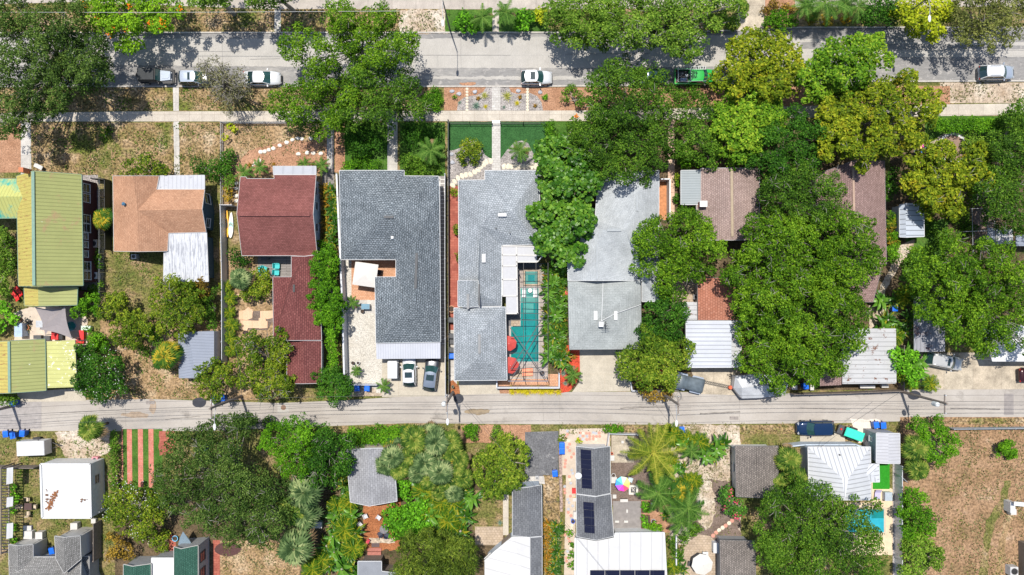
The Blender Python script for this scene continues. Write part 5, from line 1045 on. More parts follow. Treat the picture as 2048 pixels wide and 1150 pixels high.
tree('jungle_shrub', 'large bright green shrub mass above the orange mulch', [(790, 1030, 24), (815, 1035, 24), (835, 1050, 24), (810, 1060, 24), (835, 1020, 20), (780, 1045, 16)], 2.6, .4, sp='bright', cat='shrub')
tree('pine_tree', 'feathery olive green conifer at the bottom edge', [(870, 1110, 52), (830, 1100, 36), (910, 1110, 40), (850, 1145, 40), (900, 1150, 40), (810, 1140, 26), (940, 1130, 20)], 7, sp='needle', rl=.8)
tree('clipped_mango', 'round clipped mango tree west of the dark asphalt drive', [(1000, 940, 46), (1010, 895, 30), (1035, 905, 24), (975, 925, 30), (1030, 960, 20), (990, 975, 26), (1050, 920, 12)], 5.5, sp='mango', rl=.45)
tree('alley_bush', 'small green bush at the alley left of the clipped mango', [(935, 862, 12), (945, 872, 11), (952, 858, 8)], 1.8, .2, sp='hedge', cat='shrub'); tree('alley_bush', 'small dark bush north of the clipped mango', [(995, 862, 12), (985, 872, 8)], 1.8, .2, sp='bush', cat='shrub')
for i, (x, y, s) in enumerate(((1123, 877, 8), (1158, 881, 6))): tree('potted_shrub', ('yellow green shrub above the blue bins on the cream yard', 'small yellow shrub in front of the solar house gable')[i], [(x, y, s)], .9, .1, sp='yellow' if i else 'citrus', cat='shrub', trunk=0, rl=.3)
tree('alley_hedge', 'low bright hedge beside the white fence at the alley corner', [(1213, 857, 9), (1228, 857, 9), (1243, 858, 8)], 1, .1, sp='hedge', cat='hedge', trunk=0)
tree('veg_patch', 'leafy vegetable plants in the upper raised bed', [(1289, 1010, 7), (1292, 1020, 6)], .6, .1, sp='bright', cat='plant', trunk=0, rl=.28); tree('veg_patch', 'leafy vegetable plants in the lower raised bed', [(1288, 1037, 7), (1291, 1050, 7)], .6, .1, sp='bright', cat='plant', trunk=0, rl=.28)
tree('garden_shrub', 'green shrub at the corner of the white ribbed roof', [(1308, 1056, 12), (1320, 1058, 8)], 1.4, .1, sp='hedge', cat='shrub', trunk=0)
tree('bougainvillea', 'bougainvillea bush with pink flowers beside the taupe roof cottage', [(1462, 995, 22), (1470, 1015, 20), (1455, 985, 16), (1480, 1000, 14)], 2.8, .4, sp='bougain', cat='shrub', flowers=(FL_PK, 11, .2))
tree('dark_oak', 'large dark green oak at the bottom right beside the swimming pool', [(1640, 1000, 42), (1600, 985, 30), (1560, 1020, 44), (1600, 1060, 52), (1660, 1050, 40), (1560, 1090, 50), (1640, 1110, 56), (1700, 1090, 44), (1710, 1130, 52), (1580, 1140, 44), (1530, 1050, 24), (1710, 1020, 26), (1745, 1085, 22), (1735, 1005, 18), (1540, 1000, 18), (1700, 1040, 22), (1722, 1055, 24), (1748, 1062, 16), (1760, 1012, 12)], 8.5, sp='oak', twigs=8)
tree('fence_tree', 'upper bushy tree on the dry lot beside the white fence', [(1830, 1000, 26), (1825, 1030, 30), (1845, 1045, 28), (1820, 1060, 22), (1860, 1060, 16)], 4, .8, sp='hedge', rl=.5)
tree('fence_tree', 'lower bushy tree on the dry lot beside the white fence', [(1830, 1095, 28), (1850, 1110, 30), (1825, 1135, 28), (1870, 1120, 20), (1880, 1105, 12)], 4, .8, sp='lime', rl=.5)
tree('alley_tree', 'dense green tree at the alley east of the white shed', [(1865, 870, 34), (1835, 850, 20), (1890, 890, 28), (1870, 910, 24), (1850, 880, 20), (1905, 880, 14)], 5, .8, sp='hedge', rl=.55)
tree('ball_bush', 'perfectly round clipped bush standing alone on the dry lot', [(2012, 901, 20)], 2.2, .3, sp='hedge', cat='shrub', trunk=0, rl=.35, gap=.5, dens=1.5)
tree('hedge', 'narrow dark hedge beside the white flat roofed garage', [(228, 866 + i * 11, 8.5) for i in range(11)], 1.4, .1, sp='bush', cat='hedge', trunk=0, flat=True)
tree('yard_shrub', 'bright grassy shrubs along the pergola at the left edge', [(25, 975, 9), (27, 995, 8), (27, 1015, 8), (24, 1055, 8), (26, 1075, 10)], .9, .1, sp='bright', cat='shrub', trunk=0)
tree('path_shrub', 'green border beside the white ribbed roof and croton row', [(1145, 1090, 7), (1143, 1110, 8), (1145, 1130, 8), (1140, 1065, 7)], 1.2, .1, sp='hedge', cat='shrub', trunk=0)
tree('garden_shrub', 'leafy plants below the leaning palms in the solar house garden', [(1345, 1085, 12), (1355, 1105, 12), (1390, 1060, 14), (1370, 1075, 14)], 2, .2, sp='bush', cat='shrub')

# ------------------------------------------------------------ palms and rosettes
def frond(V, T, r, az, elev, length, droop, nleaf, lw, ll, tint, origin=(0, 0, 0), fold=.35, taper=.6):
    """pinnate frond as quads"""
    ca, sa = math.cos(az), math.sin(az); pts = []; e = elev; x = z = 0.0; n = 9
    for i in range(n + 1): pts.append((x, z)); x += math.cos(e) * length / n; z += math.sin(e) * length / n; e -= droop / n
    def at(t):
        k = min(n - 1, int(t * n)); f = t * n - k; return (pts[k][0] * (1 - f) + pts[k + 1][0] * f, pts[k][1] * (1 - f) + pts[k + 1][1] * f)
    o = origin
    for i in range(n):   # midrib
        w = .035 * (1 - i / n) + .012; a, b_ = pts[i], pts[i + 1]; q = []
        for p, s in ((a, -1), (b_, -1), (b_, 1), (a, 1)): q.append((o[0] + p[0] * ca - s * w * sa, o[1] + p[0] * sa + s * w * ca, o[2] + p[1]))
        V.append(q); T.append(1.0)
    for i in range(nleaf):
        t = .12 + .88 * i / nleaf; x, z = at(t); l = ll * (math.sin(math.pi * (t * .86 + .12)) ** .7) * r.uniform(.85, 1.1)
        for s in (-1, 1):
            fw = .45 + t * taper; dx, dy, dz = math.cos(fw) * 0 + fw * l * .55, s * l * .86, -fold * l * r.uniform(.1, 2.2)
            h = lw / 2
            q = [(x - h, 0, z), (x + h, 0, z), (x + dx + h * .3, dy, z + dz), (x + dx - h * .3, dy, z + dz)]
            V.append([(o[0] + a * ca - b_ * sa, o[1] + a * sa + b_ * ca, o[2] + c) for a, b_, c in q]); T.append(min(1, max(0, tint + r.uniform(-.4, .4))))
def blade(V, T, az, elev, length, w, droop, tint, o=(0, 0, 0), n=5, base=.25, fold=.12):
    """broad leaf (banana, agave, croton): two halves folded on the midrib"""
    ca, sa = math.cos(az), math.sin(az); e = elev; x = z = 0.0; pts = []
    for i in range(n + 1): pts.append((x, z, w * max(.04, math.sin(math.pi * min(1, (base + (1 - base) * i / n))) ** .7 if base < .5 else (1 - i / n) ** .8))); x += math.cos(e) * length / n; z += math.sin(e) * length / n; e -= droop / n
    for i in range(n):
        a, b_ = pts[i], pts[i + 1]
        for s in (-1, 1):
            q = [(a[0], 0, a[1]), (b_[0], 0, b_[1]), (b_[0], s * b_[2] / 2, b_[1] + fold * b_[2]), (a[0], s * a[2] / 2, a[1] + fold * a[2])]
            V.append([(o[0] + p * ca - k * sa, o[1] + p * sa + k * ca, o[2] + c) for p, k, c in q]); T.append(min(1, max(0, tint + s * .06)))
def fanleaf(V, T, r, az, elev, stem, rad, tint, o=(0, 0, 0), nb=13):
    ca, sa = math.cos(az), math.sin(az); ex, ez = math.cos(elev), math.sin(elev); c = (ex * stem, ez * stem)
    def w(p): return (o[0] + p[0] * ca - p[1] * sa, o[1] + p[0] * sa + p[1] * ca, o[2] + p[2])
    V.append([w((0, -.02, 0)), w((c[0], -.015, c[1])), w((c[0], .015, c[1])), w((0, .02, 0))]); T.append(1.0)
    tilt = elev - .5
    for k in range(nb):
        a = (k / (nb - 1) - .5) * 4.0; l = rad * (1 - .28 * abs(a) / 2.0) * r.uniform(.9, 1.05); dx, dy = math.cos(a), math.sin(a); h = .085 * rad / .8
        mid = (c[0] + dx * l * .55 * math.cos(tilt), dy * l * .55, c[1] + dx * l * .55 * math.sin(tilt) + .04); tip = (c[0] + dx * l * math.cos(tilt) * .98, dy * l, c[1] + dx * l * math.sin(tilt) - .22 * l)
        px, py = -dy * h, dx * h; b0 = (c[0], 0, c[1]); t_ = min(1, max(0, tint + r.uniform(-.4, .4)))
        V.append([w(b0), w((mid[0] - px, mid[1] - py, mid[2])), w((mid[0], mid[1], mid[2] + .03)), w(b0)][:4]); T.append(t_)
        V.append([w(b0), w((mid[0], mid[1], mid[2] + .03)), w((mid[0] + px, mid[1] + py, mid[2])), w(b0)]); T.append(t_ * .85)
        V.append([w((mid[0] - px, mid[1] - py, mid[2])), w(tip), w((mid[0] + px, mid[1] + py, mid[2])), w((mid[0], mid[1], mid[2] + .03))]); T.append(t_)
LP = {
 'coco': leafmat('coconut_frond', (.08, .13, .012), (.19, .25, .02), (.42, .40, .06), .35), 'green': leafmat('palm_frond', (.03, .09, .012), (.07, .17, .02), (.16, .27, .05), .3),
 'sabal': leafmat('fan_palm_leaf', (.03, .08, .01), (.12, .20, .025), (.34, .36, .07), .3), 'silver': leafmat('silver_fan_leaf', (.04, .08, .025), (.13, .20, .07), (.33, .38, .16), .25),
 'gold': leafmat('yellowing_fan_leaf', (.03, .10, .012), (.14, .21, .02), (.52, .38, .03), .3), 'areca': leafmat('areca_leaf', (.03, .10, .006), (.10, .21, .01), (.36, .34, .02), .35),
 'banana': leafmat('banana_leaf', (.04, .13, .012), (.09, .24, .02), (.2, .38, .05), .35, .35), 'bop': leafmat('strelitzia_leaf', (.02, .08, .006), (.07, .18, .012), (.34, .31, .02), .3, .42),
 'ti': leafmat('ti_leaf', (.05, .08, .01), (.22, .14, .015), (.55, .24, .02), .3, .4), 'agave': leafmat('agave_leaf', (.10, .17, .13), (.18, .28, .22), (.34, .42, .3), .1, .5),
 'yucca': leafmat('variegated_leaf', (.16, .2, .03), (.42, .42, .08), (.66, .62, .25), .15), 'dead': leafmat('dead_frond', (.2, .13, .07), (.33, .23, .13), (.5, .38, .24), .2), 'yel': leafmat('yellow_bromeliad', (.3, .3, .02), (.6, .5, .02), (.8, .68, .05), .2),
}
def rosette(name, kind, seed, trunk_h=0.0, scale=1.0, label='plant', cat='plant'):
    r = rnd(seed); V = []; T = []; D = []; DT = []; root = thing(name, label, cat); o = (0, 0, trunk_h)
    if kind in ('coco', 'palm', 'royal'):
        nf, ln, nl = {'coco': (24, 3.8, 34), 'palm': (16, 2.2, 22), 'royal': (17, 2.9, 26)}[kind]
        for i in range(nf):
            az = i * 2.39996 + r.uniform(-.25, .25); f = i / nf; el = .95 - 1.15 * f + r.uniform(-.12, .12)
            dd = kind != 'royal' and i >= nf - 3 and r.random() < .6
            frond(D if dd else V, DT if dd else T, r, az, el, ln * r.uniform(.82, 1.08) * scale, 1.15 + .5 * f, int(nl * 1.15), .07 * scale, ln * (.15 if kind == 'coco' else .19) * scale, .2 + .5 * r.random(), o, .3)
        mat_ = LP['coco'] if kind == 'coco' else LP['green']
    elif kind in ('sabal', 'silver', 'gold'):
        for i in range(27):
            az = i * 2.39996 + r.uniform(-.3, .3); f = i / 27; el = 1.35 - 1.75 * f
            dd = f > .82 and r.random() < .55
            fanleaf(D if dd else V, DT if dd else T, r, az, el, r.uniform(.8, 1.15) * (.3 + .85 * f) * scale, .95 * scale, .05 + .85 * r.random(), o)
        mat_ = LP[kind]
    elif kind in ('banana', 'bop', 'ti', 'areca'):
        nf, ln, w = {'banana': (12, 1.25, .36), 'bop': (26, .95, .2), 'ti': (26, .7, .17), 'areca': (20, 1.1, .14)}[kind]
        for i in range(nf):
            az = i * 2.39996 + r.uniform(-.4, .4); el = 1.25 - 1.1 * i / nf; t_ = r.random() ** (1.4 if kind != 'ti' else .9)
            if kind == 'areca': frond(V, T, r, az, el, ln * r.uniform(.8, 1.2) * scale, 1.3, 12, .07 * scale, .36 * scale, .2 + .6 * t_, o, .25)
            else: blade(V, T, az, el, ln * r.uniform(.75, 1.15) * scale, w * scale * r.uniform(.8, 1.1), r.uniform(.9, 1.6), t_, (o[0] + r.uniform(-.25, .25) * scale, o[1] + r.uniform(-.25, .25) * scale, o[2] * r.uniform(.4, 1)))
        mat_ = LP[kind]
    else:   # agave, yucca, yel
        nf = 26
        for i in range(nf):
            az = i * 2.39996; el = 1.35 - 1.2 * i / nf
            blade(V, T, az, el, .62 * scale * r.uniform(.85, 1.1), .09 * scale, .35, .3 + .5 * r.random(), (0, 0, .05), 3, .6)
        mat_ = LP[kind]
    quadmesh('fronds' if kind in ('coco', 'palm', 'royal', 'sabal', 'silver', 'gold', 'areca') else 'leaves', np.array(V, dtype=np.float32), np.array(T), mat_, root)
    if D: quadmesh('dead_fronds', np.array(D, dtype=np.float32), np.array(DT), LP['dead'], root)
    if trunk_h > .3:
        mb = MB(); tr = .14 if kind in ('coco', 'sabal', 'silver', 'gold') else .08; n = 8
        mb.tube([(0, 0, trunk_h * i / n - .02) for i in range(n + 1)], [tr * (1.25 if i == 0 else 1 + .08 * (i % 2)) for i in range(n + 1)], 8); mb.build('trunk', BARK if kind != 'sabal' else BARKD, root)
    return root
PRO = {k: rosette(*v) for k, v in dict(
    coco=('coconut_palm', 'coco', 1, 5.5), palm=('feather_palm', 'palm', 2, 3.2), palm2=('feather_palm', 'palm', 21, 4.0), royal=('royal_palm', 'royal', 22, 4.2),
    sabal=('fan_palm', 'sabal', 3, 3.6), sabal2=('fan_palm', 'sabal', 31, 3.0), silver=('fan_palm', 'silver', 4, 3.4), gold=('fan_palm', 'gold', 5, 3.0),
    banana=('banana_plant', 'banana', 6, 1.2), bop=('strelitzia', 'bop', 7, .9), bop2=('strelitzia', 'bop', 71, 1.1), ti=('ti_plant', 'ti', 8, .6), areca=('areca_palm', 'areca', 9, 1.0),
    agave=('agave', 'agave', 10, 0), yucca=('variegated_yucca', 'yucca', 11, 0), yel=('bromeliad', 'yel', 12, 0)).items()}
HEAD = dict(coco=5.5, palm=3.2, palm2=4.0, royal=4.2, sabal=3.6, sabal2=3.0, silver=3.4, gold=3.0, banana=1.6, bop=1.2, bop2=1.4, ti=.8, areca=1.3, agave=.2, yucca=.2, yel=.2)
def plant(kind, px, py, label, cat, sc=1.0, group=None):
    p = P(px, py, HEAD[kind] * sc); r = rnd(int(px * 7 + py)); o = put(PRO[kind], label, (p[0], p[1], 0), r.uniform(0, 6.28), sc * r.uniform(.97, 1.03), group); o['category'] = cat; return o
plant('coco', 1306, 905, 'large coconut palm with yellow green fronds above the rainbow umbrella garden', 'palm tree', 1.06)
plant('royal', 1376, 1015, 'feathery dark palm in the middle of the solar house garden', 'palm tree', 1.0)
plant('palm', 965, 35, 'small feather palm left of the north verge path', 'palm tree', .85); plant('palm2', 1012, 25, 'taller feather palm right of the north verge path', 'palm tree', .85)
plant('palm', 862, 300, 'front garden palm with pale fronds beside the slate grey house', 'palm tree', .95); plant('palm2', 1040, 302, 'small palm on the grey gravel before the pale grey house', 'palm tree', .75)
for i, (x, y, s) in enumerate(((1612, 10, 1.0), (1650, 5, 1.05), (1690, 8, .95), (1715, 15, .7))): plant('royal' if i % 2 else 'palm2', x, y, ('leftmost leaning palm at the top edge beside the shrub bed', 'second palm from the left at the top edge above the orange crotons', 'third palm from the left at the top edge above the orange crotons', 'smallest palm at the top edge beside the dark shrub')[i], 'palm tree', s, 'palms at the top edge')
plant('sabal', 1430, 48, 'small fan palm under the wide light green tree', 'palm tree', .6); plant('sabal2', 1466, 47, 'small fan palm beside the top driveway', 'palm tree', .62); plant('sabal', 1485, 12, 'fan palm crown at the top of the driveway', 'palm tree', .6)
plant('gold', 206, 436, 'yellowing fan palm between the maroon house and the tan roof', 'palm tree', .95)
plant('gold', 330, 714, 'orange tipped fan palm beside the small grey shed', 'palm tree', 1.2); plant('sabal', 180, 858, 'yellow green fan palm on the south kerb of the alley', 'palm tree', 1.05)
plant('silver', 480, 558, 'silvery fan palm beside the turquoise chairs', 'palm tree', .95)
plant('silver', 608, 985, 'big silvery fan palm below the dark live oak', 'palm tree', 1.5); plant('sabal', 578, 1020, 'yellow green fan palm left of the big silvery one', 'palm tree', 1.35); plant('silver', 607, 1030, 'silvery fan palm just below the big one', 'palm tree', 1.3); plant('silver', 590, 1095, 'drooping silver fan palm on the dry lawn at the bottom', 'palm tree', 1.5)
for i, (x, y, s, k) in enumerate(((785, 915, 1.1, 'silver'), (830, 880, 1.1, 'sabal'), (872, 885, 1.15, 'silver'), (905, 905, 1.0, 'sabal2'), (850, 925, 1.1, 'silver'), (880, 945, 1.15, 'silver'), (800, 940, .9, 'sabal'), (915, 935, .85, 'sabal'))):
    plant(k, x, y, 'fan palm of the thicket east of the grey gable shed, ' + ('westernmost', 'northern middle', 'northern right', 'north eastern', 'central', 'lower central', 'south western', 'easternmost')[i], 'palm tree', s, 'fan palm thicket')
plant('sabal', 1578, 918, 'upper fan palm beside the taupe roof cottage', 'palm tree', 1.05); plant('sabal2', 1590, 958, 'lower fan palm beside the taupe roof cottage', 'palm tree', 1.05); plant('sabal', 1560, 965, 'fan palm against the corner of the taupe roof cottage', 'palm tree', .8)
plant('sabal', 1831, 895, 'upper fan palm on the dry lot beside the white fence', 'palm tree', 1.05); plant('sabal2', 1836, 940, 'lower fan palm on the dry lot beside the white fence', 'palm tree', 1.0)
plant('palm', 705, 605, 'small palm leaning over the white wall beside the white gravel', 'palm tree', .5); plant('palm2', 712, 742, 'small palm on the white gravel', 'palm tree', .42); plant('palm', 768, 772, 'little palm beside the golf cart and alley', 'palm tree', .5)
plant('palm', 488, 345, 'dark feather palm at the corner of the red shingle house', 'palm tree', .65)
def row(kinds, pts, what, cat, sc, grp, seed=1):
    r = rnd(seed)
    for i, (x, y) in enumerate(pts): plant(kinds[i % len(kinds)], x + r.uniform(-3, 3), y + r.uniform(-2, 2), '%s %s' % (ORD[i], what), cat, sc * r.uniform(.85, 1.15), grp)
row(['silver', 'sabal', 'sabal2', 'silver', 'gold'], [(800, 890), (815, 915), (845, 900), (868, 912), (890, 925), (835, 945), (860, 960), (895, 965), (770, 930), (820, 870), (865, 865), (900, 880), (925, 955), (910, 985), (785, 895), (845, 865), (920, 920), (880, 985)], 'small fan palm from the north west filling the thicket', 'palm tree', .85, 'fan palm thicket', 51)
row(['bop', 'areca', 'bop2', 'banana', 'ti'], [(695 + (i * 37) % 42 - 25 - (i // 6) * 7, 960 + i * 9) for i in range(20)], 'young strelitzia from the north in the banana jungle', 'plant', 1.2, 'banana jungle', 52)
row(['bop2', 'banana', 'bop', 'areca'], [(835 + (i * 41) % 108, 968 + i * 5.5) for i in range(20)], 'young strelitzia from the north below the fan palm thicket', 'plant', 1.2, 'jungle below the thicket', 53)
row(['areca', 'bop', 'palm'], [(1325 + (i * 29) % 70, 870 + i * 16) for i in range(12)], 'small palm from the north around the coconut palm', 'plant', .8, 'small palms', 54)
row(['bop', 'banana', 'bop2', 'ti'], [((1096, 1122, 1108)[i % 3], 537 + i * 5.4) for i in range(35)] + [(1128, 700), (1112, 716), (1128, 728), (1135, 712)], 'plant from the north in the tropical row beside the pool cage', 'plant', 1.05, 'tropical row beside the pool cage', 3)
row(['ti', 'bop', 'ti'], [((650, 664, 657)[i % 3], 376 + i * 5.6) for i in range(20)], 'orange green plant from the north beside the slate grey house wall', 'plant', 1.15, 'croton row by the slate grey house', 4)
row(['ti', 'bop', 'ti'], [((1094, 1112, 1103)[i % 3], 1050 + i * 5.6) for i in range(18)], 'croton from the north in the row beside the charcoal roof', 'plant', 1.1, 'croton row by the charcoal roof', 5)
row(['areca'], [(448 if i < 1 else 458 + (i % 2) * 3, 572 + i * 26) for i in range(6)], 'yellow palm clump from the north along the white wall', 'plant', .85, 'yellow clumps along the white wall', 6)
row(['bop', 'areca', 'bop2', 'banana'], [(690, 975), (705, 1000), (680, 1020), (702, 1035), (668, 1045), (690, 1060), (708, 1070), (665, 1075), (682, 1090), (704, 1100), (650, 1095), (668, 1110), (692, 1120), (640, 1120), (655, 1135), (680, 1143), (704, 1145), (625, 1140)], 'plant from the north in the banana jungle west of the orange mulch', 'plant', 1.45, 'banana jungle', 7)
row(['banana', 'areca', 'bop2', 'bop'], [(838, 985), (870, 985), (900, 975), (925, 985), (850, 1010), (885, 1010), (915, 1015), (930, 1035), (865, 1035), (895, 1045), (920, 1065), (835, 970), (940, 1000)], 'plant from the north in the jungle below the fan palm thicket', 'plant', 1.5, 'jungle below the thicket', 8)
row(['bop', 'banana', 'areca'], [(1345, 885), (1370, 895), (1395, 885), (1415, 895), (1435, 900), (1375, 880), (1450, 885), (1410, 915), (1350, 870), (1430, 915)], 'broad leaved plant from the west beside the coconut palm', 'plant', 1.25, 'broad leaved bed by the alley', 9)
row(['banana', 'royal', 'banana'], [(1340, 975), (1318, 985), (1355, 940)], 'banana plant from the south under the coconut palm', 'plant', .95, 'bananas under the coconut palm', 10)
row(['areca', 'areca', 'gold'], [(1375, 965), (1392, 960), (1365, 985)], 'yellow green clump from the west above the dark feathery palm', 'plant', 1.0, 'yellow clumps', 11)
row(['banana', 'bop', 'areca', 'bop2'], [(1770, 600), (1790, 605), (1812, 590), (1780, 640), (1800, 650), (1822, 640), (1795, 670), (1815, 665), (1775, 655)], 'banana plant from the north west of the grey corrugated shelter', 'plant', 1.35, 'bananas by the shelter', 12)
row(['areca', 'ti'], [(1790, 445), (1786, 460), (1790, 478)], 'palm shrub from the north west of the small white shed', 'plant', .9, 'shrubs by the white shed', 13)
row(['bop', 'areca'], [(1360, 1120), (1345, 1135), (1365, 1140)], 'plant from the north at the foot of the cream parasol', 'plant', 1.1, 'plants by the cream parasol', 14)
row(['yel'], [(1020 + i * 7.2, 780 + (i % 2) * 3) for i in range(14)], 'yellow bromeliad from the west below the white fence at the alley', 'plant', 1.05, 'yellow bromeliads at the alley', 15)
row(['ti', 'palm'], [(500, 330), (520, 335), (548, 328), (610, 328), (625, 330), (640, 332)], 'small plant from the west in front of the red shingle house porch', 'plant', .55, 'porch plants', 16)
row(['agave'], [(952, 210), (1128, 745), (1130, 768)], 'blue green agave from the north on the red or grey beds', 'plant', 1.0, 'agaves', 17)
row(['ti', 'bop', 'palm'], [(1150, 712), (1138, 735), (1146, 750), (1128, 725)], 'small plant from the north on the red mulch bed', 'plant', .7, 'red mulch bed plants', 18)
for k, x, y, s, lb in (('yucca', 1014, 192, 1.35, 'large variegated yucca right of the pale crossover'), ('yucca', 969, 191, 1.05, 'yellow green yucca left of the pale crossover'), ('yel', 1034, 206, .8, 'yellow green agave below the large variegated yucca'), ('ti', 956, 196, .5, 'dark red bromeliad beside the yellow green yucca'), ('ti', 1040, 194, .5, 'dark red bromeliad beside the large variegated yucca'), ('agave', 919, 205, .55, 'small grey agave at the left of the gravel bed'), ('yel', 971, 213, .7, 'small green agave at the lower left of the crossover'), ('agave', 1008, 214, .5, 'tiny agave right of the crossover'), ('ti', 1070, 211, .45, 'small brownish agave at the right of the gravel bed'), ('yel', 1052, 300, .9, 'yellow agave beside the gravel garden palm'), ('agave', 1000, 1045, .8, 'dark spiky plant on the small yard')):
    plant(k, x, y, lb, 'plant', s)
for x, y, lb in ((909, 194, 'round green grass tuft on the left of the mulched verge'), (1091, 194, 'round green grass tuft on the right of the mulched verge')): tree('grass_tuft', lb, [(x, y, 6)], .6, .05, sp='hedge', cat='grass tuft', trunk=0, rl=.28)
for i, (x, y) in enumerate(((1790, 715), (1815, 705), (1800, 745), (1830, 735), (1822, 762), (1843, 745), (1862, 767), (1845, 725), (1780, 702))):
    plant('banana' if i % 2 else 'areca', x, y, '%s leafy papaya head from the west above the alley pole' % ORD[i], 'plant', 1.15, 'papaya heads by the alley pole')
tree('papaya_tree', 'bright green papaya tree beside the rusty garage roof', [(1800, 728, 22), (1822, 712, 16), (1825, 755, 16), (1790, 705, 12)], 4, 1.5, sp='bright', dens=.7)

def tufts(name, rects, n, sp, seed, thr=.05, sc=.12, h=.05):
    rg = np.random.default_rng(seed); A = np.array([(r_[2] - r_[0]) * (r_[3] - r_[1]) for r_ in rects], float); Pn = []
    for i in rg.choice(len(rects), n, p=A / A.sum()):
        x0, y0, x1, y1 = rects[i]; x = rg.uniform(x0, x1); y = rg.uniform(y0, y1)
        if noise.noise(Vector((x * .03, y * .03, seed))) + .6 * noise.noise(Vector((x * .11, y * .11, seed))) > thr + rg.uniform(-.1, .25): Pn.append(P(x, y)[:2] + (h + .05,))
    Pn = np.array(Pn); n = len(Pn); o = quadmesh(name, leafquads(Pn, rg.normal(size=(n, 3)) * .5 + np.array([0, 0, .7]), np.full(n, sc * 1.7), np.full(n, sc), rg), rg.random(n), SPEC[sp][5]); o['kind'] = 'stuff'
LAWN = [(60, 247, 445, 350), (150, 176, 345, 220), (360, 176, 560, 220), (370, 20, 900, 64), (0, 880, 240, 1110), (228, 505, 335, 640), (230, 680, 440, 795)]; LOT = [(1870, 840, 2048, 1150), (1880, 166, 2048, 204), (450, 250, 650, 345), (445, 1085, 600, 1150), (1340, 900, 1470, 1070), (1120, 845, 1600, 868)]
tufts('weeds', LAWN, 16000, 'bush', 91, .12); tufts('dead_grass', LAWN, 14000, 'scrub', 92, .0); tufts('sparse_weeds', LOT, 9000, 'olive', 93, .16); tufts('straw', LOT, 12000, 'scrub', 94, .05)
